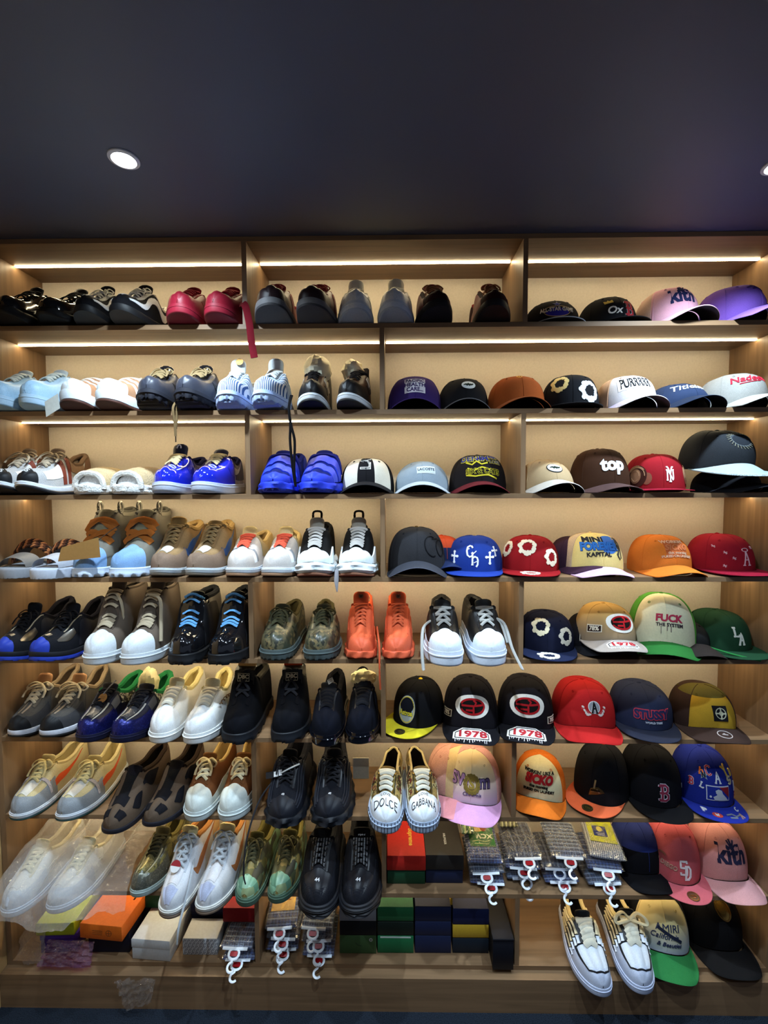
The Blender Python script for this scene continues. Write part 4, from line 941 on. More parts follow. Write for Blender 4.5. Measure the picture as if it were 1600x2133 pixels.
# =================================================================== ROW 3
MESH = M('b4b5b6', 'knit')
sp = dict(geo=dict(L=.295, W=.096, th=((0, .020), (.3, .026), (1, .042)), hp=RUN, spring=.026), up=MESH, lin=M('8f8378'), soles=[('outsole', slab(M('16171c', 'rub')), 0, .25), ('sole', fat(M('d3dae2', 'foam'), None, .003), .25, 1)],
          ov=[('toe_bumper', ov_cap(.10, -.02), M('111216', 'rub'), False), ('side_stripe', ov_cross(.45, .98, .36, .41), M('7a3a2e', 'lea'), True), ('side_stripe', ov_cross(.45, .98, .44, .49), M('7a3a2e', 'lea'), True), ('side_overlay', ov_band(.16, .36, .5, .85), M('dfe3e6', 'lea'), True), ('heel_counter', HEEL, M('70503c', 'lea'), True), ('quarter', ov_band(.5, .8, .44, .8), M('8d7460', 'knit'), True)],
          collar=(M('6e5a4a'), .008), tongue=(M('9b8a78'), dict(hgt=.025)), laces=(M('b3a58f', 'lace'), dict(n=6, r=.004, bow=.04)))
r_ = pair(3, (-24, -.045, 0), (64, -.05, 0), sp, 'grey mesh runner with black toe bumper and rust stripes', 'outer one by the side panel', 'next to the fleece slippers', 'grey mesh runner pair')
for rt, S in r_: Art().text('45', .013, M('d7d8da', 'thr'), (.0, .0), bold=.02).build('size_number', S.surf_map(.055), rt, .0016)
def slipper(r, px, y, yaw, label, side, dark):
    S = Shoe(L=.27, W=.122, th=((0, .030), (1, .030)), side=side, spring=.004); z = BT[r] + .0005; root = thing('fleece_slipper', label, 'slipper', (x_of(px, y + .05, z + .03), y, z), yaw, 'fleece slipper pair')
    put(root, 'sole', S.sole(fat(M('d9d8d4', 'fur'), None, .004), 0, 1, wave=(.0015, 700, 9)))
    rg = np.random.default_rng(side + 5); mb = MB(); ts = np.linspace(.08, .62, 16); an = np.linspace(0, math.pi, 24); rows = []
    for i, t in enumerate(ts):
        w = float(S.w(t)) + .004; h = .055 + .02 * math.sin((t - .08) / .54 * 2.2); h *= 1 if i > 1 else .92 + .04 * i
        rows.append([(S.cx(t) + w * math.copysign(abs(math.cos(a)) ** .8, math.cos(a)), t * S.L, .018 + h * math.sin(a) ** .75 + rg.uniform(-.0008, .0008)) for a in an])
    mb.grid(rows, M(dark, 'fur')); put(root, 'strap', mb)
    mb = MB(); c = rows[0]; q = rows[-1]
    mb.tube(np.array(c), .009, M('d9d5ce', 'fur'), n=7, smooth=1)
    put(root, 'fleece_edging', mb)
    mb = MB(); rr = [[(S.cx(t) + (float(S.w(t)) - .006) * f * math.cos(a), t * S.L, .018 + (.045 + .02 * (t - .08)) * f * math.sin(a) ** .7) for a in an] for t, f in ((.095, .02), (.09, .5), (.095, .8), (.11, .97), (.2, 1.0), (.4, 1.0), (.62, 1.0))]
    mb.grid(rr, M('dddcdc', 'fur')); put(root, 'fleece_lining', mb)
    stuff = MB()
    return root
slipper(3, 196, -.015, 0, 'cream fleece slipper with tan top, beside the grey mesh runners', 1, 'bda983')
slipper(3, 276, -.015, -2, 'cream fleece slipper stuffed with white paper, beside the patent blue pair', -1, 'b39d78')
stuff_in(x_of(276, .04, 1.74), .060, BT[3] + .049, .030, 'white tissue filling the open toe of the fleece slipper', 'e8e8ea', (1.1, .8, .8), 8)
PB = M('1a26b4', 'pat')
def pblue(side):
    return dict(geo=dict(L=.285, W=.108, th=((0, .030), (1, .036)), hp=LOW, spring=.012), up=PB, lin=M('191a33'), soles=[('sole', cup(M('c3cbdc', 'rub'), M('aab4c8', 'rub')), 0, 1)],
                ov=[('swoosh', SWOOSH, M('1420a0', 'pat'), True), ('quarter', ov_band(.5, .97, .44, .95), M('2a2550', 'lea'), True), ('star_outline', ov_band(.16, .30, .52, .56), M('d5d8e8', 'lea'), False)],
                collar=(M('171835'), .007), tongue=(M('15172f', 'lea'), dict(hgt=.04 if side > 0 else .022, lean=.05)), laces=(M('b7a67e', 'lace'), dict(n=6, r=.0042, bow=.0)))
pr = pair(3, (350, -.035, -2), (432, -.035, -3), pblue, 'shiny royal blue patent sneaker with beige laces', 'the one with its tongue standing up', 'the one against the divider', 'patent blue sneaker pair')
rt, S = pr[0]; tp = S.tongue_tip
Art().lines([arc(0, -.25, .32, .8, 15, 165, 12)], .0035, M('dfe3ea', 'thr'), (0, 0), 0, (.022, .022)).build('tongue_mark', plane_map((tp[0], tp[1] - .011, tp[2] - .014), (1, 0, 0), (0, .4, .9)), rt)
for rt, S in pr: Art().lines([arc(0, 0, .5, .3, 30, 330, 14)], .0026, M('d8dcf0', 'thr'), (.012, 0), 0, (.022, .03)).build('toe_mark', S.surf_map(.2), rt)
RB, RBD = M('2439c6', 'rub'), M('1a2470', 'fab')
sp = dict(geo=dict(L=.285, W=.116, th=((0, .030), (.3, .034), (1, .046)), hp=[(0, .006), (.03, .016), (.1, .026), (.2, .040), (.3, .058), (.40, .078), (.46, .090), (.55, .080), (.65, .066), (.75, .066), (.88, .085), (1, .09)], spring=.012), up=M('18205e', 'fab'), lin=M('11153c'),
          soles=[('sole', fat(RB, M('1c2da0', 'rub'), .005), 0, 1, dict(wave=(.0028, 90, 4), teeth=(150, .006, .003)))],
          ov=[('toe_strap', ov_cross(-.98, .98, .17, .27), M('2b42d0', 'lea'), False, dict(off=.004)), ('mid_strap', ov_cross(-.98, .98, .31, .41), M('2a3cc0', 'lea'), False, dict(off=.005)), ('toe_rand', MUD(.74, .2), RB, True, dict(off=.003)), ('ankle_strap', ov_cross(-.9, .9, .43, .50), M('1c2682', 'fab'), False, dict(off=.006)), ('heel_counter', HEEL, M('223197', 'rub'), True)],
          collar=(RBD, .008), tongue=(RBD, dict(hgt=.012, wd=.03)))
pair(3, (574, -.035, -5), (664, -.035, -4), sp, 'royal blue strapped sports sandal', 'under the dangling black lace', 'beside the black and white cap', 'royal blue sandal pair')

A = Art(); A.text('LA', .026, M('e9e7e2', 'thr'), (0, 0), rot=90, bold=.03, lv=2); A.text('LA', .026, M('1b1b1d', 'thr'), (0, 0), rot=90, bold=-.03, lv=3)
make_cap(3, 768, .130, 0, 'black and white panelled cap with a sideways LA', '18181a', '1a1a1d', dict(cur, H=.118), art=(A, 0, .068), under='3a2c1e', mf=lambda d, s, p: M('1a191c') if d < 20 else (M('ddd5c4') if d < 58 else M('151517')), nobutton=True)
A = Art(); A.rect(.046, .020, M('dfe3e4', 'thr'), lv=1); A.rect(.042, .016, M('c9d2d8', 'thr'), lv=2); A.text('LACOSTE', .0072, M('3c4652', 'thr'), (0, 0), bold=.02, lv=3)
make_cap(3, 874, .130, -3, 'washed grey cap with a small white rectangular label, third shelf', '8d9aa5', 'aab3ba', dict(cur, H=.108, dents=.004, seed=12, nf=2.6), art=(A, 8, .042), under='2a2622', nobutton=True)
A = Art(); yl, nv = M('d3c435', 'thr'), M('2b3480', 'thr')
A.text('DENIM', .022, nv, (-.020, .022), sx=.9, bold=.03, outline=yl, ow=.06); A.text('MEN', .015, nv, (.040, .030), sx=.8, bold=.02, outline=yl, ow=.06); A.text('SIX & CATS', .015, M('3a3a1c', 'thr'), (.004, -.020), sx=.95, outline=yl, ow=.05, bold=.01); A.text('LORE', .012, nv, (.044, .010), outline=yl, ow=.06)
A.lines([[(-.5, .1), (-.3, .0), (-.15, .12), (0, .0), (.2, .06)], [(-.5, -.3), (-.2, -.38), (.2, -.34), (.5, -.4)], [(-.45, -.1), (-.25, -.2), (0, -.1), (.3, -.18)]], .004, yl, (0, .0), 0, (.09, .09), 1)
make_cap(3, 992, .135, -2, 'black cap scribbled with yellow and blue graffiti letters', '1d191a', '5a1c22', dict(cur, H=.128, rx=.096), art=(A, 0, .058), asc=1.15, under='100e0e')
make_cap(3, 1128, .120, 4, 'tan cap with white brim edge and an oval crocodile badge, at the divider', 'b39a76', 'b9b2a8', dict(cur, H=.112, dents=.005, seed=15, nf=2.5, mz=2.0, lift=.042), asc=1.5, art=(badge_croc(.034), 0, .044), under='101014', edge='d5d2cc', nobutton=True)
A = Art(); A.text('top', .036, M('e3e8ee', 'thr'), (0, 0), sx=.95, bold=.045)
make_cap(3, 1238, .120, 4, 'dark brown cap with large white lowercase lettering', '3a2418', '4a3736', dict(hot, H=.146, lift=.030), asc=1.15, art=(A, -2, .062), under='1a1414')
A = Art(); wN = M('e7dfe0', 'thr'); mono(A, S_N, .036, .0038, wN, (0, -.001)); mono(A, S_Y, .042, .0038, wN, (0, .001), sx=.62)
def face_patch(seed):      # plain generic rosette in the browns of the print
    Q = Art(); Q.disc(.030, .034, M('3a1d16', 'thr'), lv=1); Q.disc(.017, .022, M('8a6247', 'thr'), (-.004, .0), lv=2); rg = np.random.default_rng(seed)
    Q.lines([arc(0, 0, .024 + .003 * k, .026 + .003 * k, 40 * k, 150 + 40 * k, 10) for k in range(3)] + [arc(-.004, .0, .012, .016, 200 * k, 120 + 200 * k, 8) for k in range(2)], .0022, M('9a7658', 'thr'), lv=3); Q.disc(.014, .018, M('7d4a38', 'thr'), (.03, -.008), lv=0); return Q
make_cap(3, 1368, .125, -12, 'red fitted cap with white interlocked letters and brown round side prints', '86161f', '92192f', dict(flat, H=.128, rx=.092), asc=1.1, art=(A, 12, .046), side_art=[(face_patch(2), -50, .044), (face_patch(4), 70, .046)], under='6c1420')
mb = None
WB = M('26292d', 'den')
make_cap(3, 1510, .110, 4, 'worn black cap lying under the dark denim cap', '15161a', '17181d', dict(cur, H=.075, B=.085, lift=.030), under='0c0d10', nobutton=True)
A = Art(); A.disc(.026, .020, M('3a4046', 'den'), lv=1); A.disc(.022, .015, M('22262c', 'den'), lv=2); rg = np.random.default_rng(3)
A.lines([[(.024 * math.cos(q), .018 * math.sin(q)), (.033 * math.cos(q + .2), .025 * math.sin(q + .2))] for q in np.linspace(0, 6.2, 26)], .0008, M('8d8a78', 'thr'))
W2 = Art(); rg = np.random.default_rng(6)
W2.lines([[(x, -.030 + rg.uniform(-.004, .004)), (x + rg.uniform(-.004, .004), -.034)] for x in np.linspace(-.07, .07, 40)], .001, M('c9d2d4', 'thr'))
make_cap(3, 1488, .110, 2, 'dark denim cap with frayed patch and pale worn brim, on top of a black cap', WB, stripes('pale_worn_denim', ['8fa0a6', 'a9b8bc', '75868c'], 1, 260), dict(cur, H=.125, rx=.104, ry=.106, dents=.003, seed=3, B=.085, lift=.030, droop=.034), art=(A, 8, .078), brim_art=W2, under='1a1c20', dz=.078, tiltx=9, button='22262a', x=x_of(1478, .11, 1.80))

# =================================================================== ROW 4
def slide(r, px, y, yaw, label, side, foot, z=0):
    S = Shoe(L=.275, W=.112, th=((0, .034), (.4, .036), (1, .046)), side=side, spring=.006); z = BT[r] + .0005; root = thing('slide_sandal', label, 'sandal', (x_of(px, y + .05, z + .03), y, z), yaw, 'fringed slide sandal pair')
    put(root, 'sole', S.sole(slab(M('8f9298' if foot != 'a9adb6' else 'b9bfcc', 'foam')), 0, 1, teeth=(500, .002, .001)))
    mb = MB(); ts = np.linspace(.10, .30, 8); an = np.linspace(.1, math.pi - .1, 20)
    mb.grid([[(S.cx(t) + (float(S.w(t)) + .002) * math.cos(a), t * S.L, .030 + (.038 + .05 * (t - .1)) * math.sin(a) ** .7) for a in an] for t in ts], M(foot, 'lea')); put(root, 'strap', mb)
    mb = MB(); ts = np.linspace(.42, .60, 8)
    mb.grid([[(S.cx(t) + (float(S.w(t)) + .003) * math.cos(a), t * S.L, .030 + .062 * math.sin(a) ** .7) for a in an] for t in ts], M('4c4a4a', 'fab')); put(root, 'rear_strap', mb)
    mb = MB(); rg = np.random.default_rng(side + 3)
    for k, t in enumerate((.405, .44, .47)):
        p = np.array([(S.cx(t) + (float(S.w(t)) + .006) * math.cos(a), t * S.L - .004 * k, .034 + (.062 + .008 * k) * math.sin(a) ** .7) for a in np.linspace(.05, math.pi - .05, 30)])
        for q, m in ((0, '33221a'), (2.1, 'b06f43'), (4.2, '5a3524')):
            o = np.stack([.000 * p[:, 0], .0042 * np.cos(np.arange(30) * 1.5 + q), .0042 * np.sin(np.arange(30) * 1.5 + q)], 1); mb.tube(p + o, .0034, M(m, 'lace'), n=5, smooth=2)
    put(root, 'braided_cord', mb); return root
slide(4, 36, -.055, -1, 'grey platform slide with brown braided cords at the left end', 1, '6e6b68')
slide(4, 106, -.065, -2, 'pale platform slide with brown braided cords beside the hanging brown tag', -1, 'a9adb6')
BG, BBL = M('6e6a60', 'rub'), M('7fa3cf', 'sue')
def boot(side):
    def ex(root, S, side):
        for k, t in enumerate((.385, .435)):
            for d in (1, -1):
                mb = MB(); qs = np.linspace(-.62, .62, 11); tt = t + d * .016 * qs / .62
                P = S.pt(tt, qs, .007 + .002 * d); mb.tube(P, .0105, M('b0692f', 'fab'), n=8, flat=.22, up=(0, -.8, .6)); put(root, 'elastic_strap', mb)
        for sg in (-1, 1):
            mb = MB(); p = S.pt(.60, .46 * sg); 
            mb.tube([p + np.array([0, .012 * math.cos(q), .016 + .020 * math.sin(q)]) for q in np.linspace(0, 6.283, 15)], .0045, BG, n=6, caps=False); put(root, 'pull_loop', mb)
    return dict(geo=dict(L=.285, W=.112, th=((0, .030), (.5, .030), (1, .034)), hp=HIGH(.175, .46), spring=.008, t0=.50, tfo=.66), up=BG, lin=M('4d4b46'), soles=[('sole', lug(M('c6d4e6', 'rub')), 0, 1, dict(teeth=(190, .010, .002), k=64))],
                ov=[('toe_panel', ov_cap(.27, -.06), BBL, False, dict(off=.001)), ('shaft_panel', ov_band(.62, .98, .40, .56), M('827e70', 'rub'), True)], collar=(M('5e5b52', 'rub'), .005), tongue=(M('8e8b74', 'rub'), dict(hgt=.012, wd=.03)), extra=ex)
pair(4, (188, -.035, -2), (268, -.035, -3), boot, 'grey and pale blue rubber boot with crossed orange elastic straps', 'beside the hanging brown tag', 'beside the tan suede pair', 'blue grey boot pair')
mb = MB(); x0 = x_of(168, -.05, 1.5); y0 = -.062
P0 = [(x0 - .058, y0 + .01, BT[4] + .052), (x0 + .048, y0 + .03, BT[4] + .118)]
for k in (0, .0016): mb.grid([[(x0 - .062, y0 + k, BT[4] + .062), (x0 - .052, y0 + k, BT[4] + .100), (x0 - .048, y0 + k, BT[4] + .106)], [(x0 + .056, y0 + .02 + k, BT[4] + .072), (x0 + .054, y0 + .02 + k, BT[4] + .10), (x0 + .052, y0 + .02 + k, BT[4] + .134)]], M('9c7440', 'card'), flip=bool(k))
mb.tube([(x0 + .050, y0 + .02, BT[4] + .125), (x0 + .060, .01, BT[4] + .150), (x0 + .07, .04, BT[4] + .165)], .0012, M('2e2620', 'thr'))
tag(mb.build('swing_tag'), 'large brown kraft card tag hanging from the blue grey boots', 'tag')
TN = M('8d7453', 'sue')
def dunk(side):
    return dict(geo=dict(L=.285, W=.106, th=((0, .024), (1, .028)), hp=MID, spring=.014, t0=.5), up=TN, lin=M('a08458'), soles=[('outsole', slab(M('5b5044', 'rub')), 0, .3), ('sole', cup(M('c6d0d8', 'rub')), .3, 1)],
                ov=[('toe_box', ov_cross(-.34, .34, .10, .26), M('c9c7bf', 'lea'), False), ('toe_rand', MUD(.62, .36), M('857060', 'sue'), True), ('swoosh', SWOOSH, M('3a5788', 'lea'), True), ('eyestay', EYES(.5), M('866e4e', 'sue'), True), ('heel_counter', HEEL, M('8a7050', 'sue'), True)],
                collar=(M('a98d5e'), .010), tongue=(M('9a8053'), dict(hgt=.03 if side > 0 else .014, puff=.012, wd=.03)), laces=(M('857150', 'lace'), dict(n=6, r=.0042)))
pair(4, (344, -.035, -2), (416, -.035, -2), dunk, 'tan suede high sneaker with blue side tick', 'next to the blue grey boots', 'next to the coral laced pair', 'tan suede high sneaker pair')
CRL = M('d2553f', 'lace')
sp = dict(geo=dict(L=.285, W=.104, th=((0, .026), (1, .030)), hp=LOW, spring=.012), up=M('c4bcb6', 'lea'), lin=M('b09b70'), soles=[('outsole', slab(M('8f6d52', 'rub')), 0, .34), ('sole', cup(M('d4dce6', 'rub')), .34, 1)],
          ov=[('toe_band', ov_cross(-.9, .9, .2, .25), M('e6e8ea', 'lea'), False), ('toe_band', ov_cross(-.9, .9, .27, .30), M('8d9097', 'pat'), False), ('quarter', ov_band(.45, .97, .44, .9), M('b29d74', 'sue'), True), ('heel_counter', HEEL, M('c2a877', 'sue'), True)],
          collar=(M('cbb483'), .007), tongue=(M('d9c592'), dict(hgt=.030, lean=.06)), laces=(CRL, dict(n=6, r=.005)))
pair(4, (500, -.035, -4), (575, -.035, -3), sp, 'cream low sneaker with thick coral red laces', 'next to the tan suede pair', 'next to the sculpted white-soled pair', 'coral laced sneaker pair')
def chunk(side):
    def ex(root, S, side):
        for sg in (-1, 1):
            mb = MB(); c = float(S.cx(.2)); w = float(S.w(.22)) + .004
            mb.grid([[(c + sg * (w - .012), .05, .012), (c + sg * (w + .006), .052, .02), (c + sg * (w + .004), .09, .012)], [(c + sg * (w - .014), .045, .04), (c + sg * (w + .004), .055, .03), (c + sg * (w + .012), .10, .036)]], M('dfe6ea', 'foam')); put(root, 'sole_fin', mb)
    return dict(geo=dict(L=.285, W=.112, th=((0, .042), (.2, .040), (.4, .036), (1, .044)), hp=[(0, .004), (.03, .016), (.1, .026), (.2, .040), (.3, .062), (.38, .088), (.46, .108), (.55, .10), (.65, .09), (.75, .088), (.88, .10), (1, .108)], spring=.018), up=M('131314', 'knit'), lin=M('171717'),
                soles=[('outsole', slab(M('8d5f48', 'rub'), M('7b4a3c', 'rub')), 0, .2), ('sole', fat(M('dde5e9', 'foam'), None, .007), .2, 1, dict(wave=(.003, 70, 4)))],
                ov=[('toe_shell', ov_cap(.20, -.02), M('dde5e8', 'foam'), False, dict(off=.004)), ('side_wing', ov_band(.18, .42, .80, .99), M('e2e8ea', 'foam'), True, dict(off=.005))], collar=(M('18181a'), .006), tongue=(M('8a8276'), dict(hgt=.035, wd=.026)),
                laces=(M('a9a5a0', 'lace'), dict(n=8, ta=.25, tb=.47, r=.0055, flat=.35, style='-', se=.36)), extra=ex)
pr = pair(4, (655, -.055), (741, -.055), chunk, 'black sneaker on a sculpted white shell sole', 'next to the coral laced pair', 'the one against the divider', 'sculpted white-soled pair')
for rt, S in pr:
    mb = MB(); tp = S.tongue_tip; mb.tube([tp + (-.014, .006, -.004), tp + (-.012, .010, .018), tp + (.012, .010, .018), tp + (.014, .006, -.004)], .004, M('1a1713', 'fab'), n=6, smooth=4); put(rt, 'pull_loop', mb)
mb = MB(); x0 = x_of(700, -.05, 1.43); mb.tube([(x0, -.03, BT[4] + .03), (x0 + .001, -.05, BT[4] + .0), (x0 + .003, -.05, BT[4] - .035)], [.006, .007, .002], M('8a888c', 'lace'), n=6, flat=.5, up=(0, -1, 0)); tag(mb.build('shoelace'), 'short grey lace end poking down below the white-soled pair', 'shoelace')

make_cap(4, 921, .178, 6, 'orange and navy cap half hidden behind the distressed charcoal cap', 'b5452a', '1f2c52', dict(cur, H=.112, rx=.074, ry=.082), under='15161c', mf=lambda d, s, p: M('b8482c') if p > .35 else M('1f2b50'))
A = Art(); A.lines([arc(.1, .0, .34, .42, 60, 300, 18), [(.16, .30), (.5, .34)], arc(.62, .0, .26, .30, 0, 360, 20)], .0022, M('0e0e12', 'thr'), (.012, 0), 0, (.055, .055), 2)
make_cap(4, 862, .100, -2, 'distressed charcoal cap with a curved brim by the centre divider', M('2b2b2e', 'den'), M('383a42', 'den'), dict(hot, H=.150, rx=.097, ry=.104, lift=.052, B=.070), art=(A, 16, .055), under='0d0d0f', button='6a5a30', edge='4c4e5a')
A = Art(); wt = M('e2e2e4', 'thr')
mono(A, S_C, .028, .0042, wt, (-.007, .011)); mono(A, S_H, .028, .0042, wt, (.007, -.008)); A.lines([[(-.9, .7), (-.5, .9)], [(.1, .2), (.6, .6)], [(.2, -.9), (.7, -.7)]], .002, wt, (0, 0), 0, (.016, .020), 2)
make_cap(4, 990, .125, -12, 'royal blue flat-brim cap with white gothic letters and crosses', '1d3582', '1f3a92', dict(flat, H=.118, rx=.094), asc=1.3, art=(A, -2, .052), side_art=[(cross_e(Art(), .026, wt, p), -2, .052, 'cross_patch') for p in ((-.052, -.006), (.046, -.006))] + [(cross_e(Art(), .022, wt, (0, 0)), 50, .066, 'cross_patch')], under='16286a', button='b9a98a')
A = Art(); wreath(A, M('e3d5bc', 'thr'), .026); B2 = Art(); wreath(B2, M('e3d5bc', 'thr'), .024, seed=5); B3 = Art(); wreath(B3, M('ead9c8', 'thr'), .026, sc=(1.1, .8))
make_cap(4, 1102, .125, -16, 'red flat-brim cap with cream wreath embroidery, fourth shelf', '841419', '8a161d', dict(flat, H=.118, rx=.094), art=(A, -8, .082), side_art=[(B2, 46, .046), (B2, -62, .07)], brim_art=B3, asc=1.12, bsc=1.0, under='6a1218')
make_cap(4, 1200, .165, 4, 'dark plum cap tucked behind the cream cartoon-lettered cap', '33202f', '3a2436', dict(cur, H=.110), under='1b1218')
A = Art(); A.text('MiNi', .020, M('2b2a2e', 'thr'), (-.020, .024), bold=.04); A.disc(.030, .030, M('3f6fb8', 'thr'), (.022, .012), lv=0); A.text('FOREVER', .021, M('356fb8', 'thr'), (-.004, .002), sx=.85, bold=.05, outline=M('25427c', 'thr'), ow=.03, lv=3); A.text('KAPITAL', .011, M('2c2a30', 'thr'), (-.008, -.020), sx=1.1, bold=.03)
A.lines([[(-.1, .5), (.1, .3), (-.1, .1), (.1, -.1), (-.1, -.3), (.1, -.5)], [(.05, .5), (-.08, .2), (.1, .0), (-.05, -.4)], [(.16, .45), (.2, -.45)]], .003, M('4a423a', 'thr'), (.052, .0), 0, (.06, .06), 2)
make_cap(4, 1232, .110, -2, 'cream cap with black and blue cartoon lettering and lilac-pink brim', 'd2b98a', 'cfa9cc', dict(cur, H=.128, rx=.096, lift=.030, B=.074), asc=1.2, art=(A, -2, .064), under='5b4a58', mf=lambda d, s, p: M('d8c078') if d < 58 else M('bfa688', 'knit'))
A = Art(); A.rect(.054, .046, M('a8542a', 'thr'), lv=0); A.text("WORKIN'", .0095, M('c9a084', 'thr'), (-.004, .016), bold=.02); A.text('SICKO', .014, M('b86a44', 'thr'), (0, .0), shear=.3, bold=.03); A.text('this morning', .0065, M('d3b295', 'thr'), (0, -.013)); A.text('!PUKED ON LAUNDRY', .0055, M('d3b295', 'thr'), (0, -.021), bold=.01)
make_cap(4, 1372, .115, 0, 'orange cap with a faded rust print on its front, fourth shelf', 'c26a26', 'd5742a', dict(cur, H=.120, lift=.034, B=.074), art=(A, 4, .058), under='7a4218', nobutton=True)
A = Art(); pk = M('d9b4bc', 'thr'); mono(A, S_A, .040, .0026, pk, (0, -.004)); A.lines([arc(0, .02, .010, .005, 0, 360, 14)], .0016, pk)
stars = [(Art().lines([[(-.5, 0), (.5, 0)], [(0, -.5), (0, .5)], [(-.3, .4), (.3, -.4)]], .0014, pk, q, 20, (.010, .010), 2), 8, .046, 'star_stitching') for q in ((-.055, .012), (-.078, .030), (-.06, -.026), (.03, .026), (-.036, -.004))]
make_cap(4, 1498, .130, 4, 'dark red fitted cap with outlined letter A and small stars, right end', '8d1826', '8c1830', dict(flat, H=.122, rx=.096), asc=1.12, art=(A, 8, .046), side_art=stars, under='5d0f1c')

# =================================================================== ROW 5
BU = M('22379c', 'rub')
sp = dict(geo=dict(L=.295, W=.110, th=((0, .030), (.3, .030), (1, .046)), hp=RUN, spring=.020), up=M('17181d', 'knit'), lin=M('141419'), soles=[('outsole', slab(BU), 0, .5, dict(teeth=(160, .006, .002))), ('sole', slab(M('1a1b20', 'rub')), .5, 1)],
          ov=[('toe_bumper', ov_cap(.085, -.03), BU, False, dict(off=.002)), ('toe_inset', ov_cross(-.2, .25, .12, .17), M('8b8c90', 'met'), False), ('side_plate', ov_band(.14, .34, [(.14, .62), (.24, .5), (.34, .56)], [(.14, .7), (.24, .78), (.34, .72)]), M('9a9388', 'met'), True), ('eyestay_piping', ov_band(.26, .5, .40, .44), M('a79c86', 'lea'), True), ('side_panel', SIDE(.35, .85), M('202128', 'lea'), True)],
          collar=(M('1a1a22'), .008), tongue=(M('16171d'), dict(hgt=.034, puff=.006)), laces=(M('141418', 'lace'), dict(n=6, bow=.035)))
pair(5, (10, -.072, -4), (100, -.074, -5), sp, 'black technical runner with bright blue toe sole', 'outer one by the side panel', 'beside the brown canvas high-tops', 'black and blue runner pair')
BR, WR = M('5d5248', 'fab'), M('cfd6dc', 'rub')
def rick(side):
    hang = [[(.0, .12, .20), (.045, .10, .19), (.052, .09, .13), (.060, .07, .06)]] if side < 0 else [[(.01, .13, .20), (.03, .12, .17), (.036, .12, .11)]]
    return dict(geo=dict(L=.295, W=.110, th=((0, .036), (.5, .034), (1, .038)), hp=HIGH(.175, .46), spring=.008, t0=.54), up=BR, lin=M('2c2723'), soles=[('sole', cup(WR, M('b9c0c6', 'rub'), .003), 0, 1)],
                ov=[('toe_cap', ov_cap(.215, -.035), M('d3d9de', 'rub'), False, dict(off=.002)), ('eyestay', ov_band(.27, .50, .26, .42), M('564b42', 'fab'), True)], collar=(M('4b423a'), .006), tongue=(M('4a4139'), dict(hgt=.03, base=.22)),
                laces=(M('aa9c84', 'lace'), dict(n=8, ta=.28, tb=.50, r=.0055, flat=.5, style='-', se=.37, hang=hang)))
pair(5, (212, -.077), (288, -.077), rick, 'brown canvas high-top with white rubber toe', 'next to the black and blue runners', 'next to the blue-laced black boots', 'brown canvas high-top pair')
sp = dict(geo=dict(L=.285, W=.112, th=((0, .036), (.5, .036), (1, .040)), hp=HIGH(.145, .46), spring=.008, t0=.53), up=M('111114', 'pat'), lin=M('151517'), soles=[('sole', lug(M('131417', 'rub')), 0, 1, dict(teeth=(150, .008, .002)))],
          ov=[('toe_cap', ov_cap(.17, -.03), M('0d0d10', 'pat'), False), ('side_panel', SIDE(.3, .85), M('17171a', 'lea'), True)], collar=(M('1a1b1e'), .010), tongue=(M('141416', 'lea'), dict(hgt=.02, puff=.004)), laces=(M('5f96c8', 'lace'), dict(n=8, ta=.29, tb=.52, r=.0042, style='-', se=.42)))
pair(5, (386, -.076), (470, -.076), sp, 'glossy black ankle boot with bright blue laces', 'next to the brown canvas high-tops', 'the one against the divider', 'blue-laced black boot pair')
CM = camo('olive_camouflage', ['3d3c2c', '55503a', '2b2c24', '6a5c3e', '34382c'], 55, .35)
sp = dict(geo=dict(L=.285, W=.112, th=((0, .036), (1, .038)), hp=LOW, spring=.010), up=CM, lin=M('4a4630'), soles=[('sole', cup(M('4b5656', 'rub'), M('3d4746', 'rub'), .003), 0, 1, dict(teeth=(320, .005, .002)))],
          ov=[('toe_box', ov_cap(.25, -.05), CM, False), ('swoosh', SWOOSH, M('33342a', 'lea'), True), ('eyestay', EYES(.46), M('35352a', 'lea'), True)], collar=(M('4f4a33'), .007), tongue=(M('413f2e'), dict(hgt=.022)), laces=(M('3a3928', 'lace'), dict(n=6, r=.004, bow=.035)))
pair(5, (571, -.044, -4), (668, -.044, 2), sp, 'olive camouflage low sneaker with grey-green sole, fifth shelf', 'against the left divider', 'next to the coral orange pair', 'olive camouflage sneaker pair')
OR = M('cf5a3a', 'rub'); OR2 = M('d8623f', 'fab')
sp = dict(geo=dict(L=.285, W=.096, th=((0, .024), (.3, .026), (1, .036)), hp=[(0, .008), (.03, .024), (.1, .042), (.2, .056), (.3, .076), (.40, .104), (.47, .122), (.55, .112), (.65, .10), (.75, .10), (.88, .112), (1, .118)], spring=.018), up=OR2, lin=M('c65436'), soles=[('sole', fat(OR, None, .003), 0, 1, dict(wave=(.002, 120, 4)))],
          ov=[('toe_rand', MUD(.6, .3), OR, True), ('side_rib', ov_band(.2, .8, .56, .64), OR, True), ('side_rib', ov_band(.2, .8, .72, .80), OR, True), ('side_rib', ov_band(.3, .8, .86, .93), OR, True)], collar=(OR2, .007), tongue=(OR2, dict(hgt=.040, wd=.028, lean=.05)), laces=(M('d0603e', 'lace'), dict(n=7, ta=.26, tb=.46, r=.0036)))
pr = pair(5, (752, -.043), (828, -.043), sp, 'all coral orange ribbed runner with tall tongue', 'next to the olive camouflage pair', 'next to the white-toed black pair', 'coral orange runner pair')
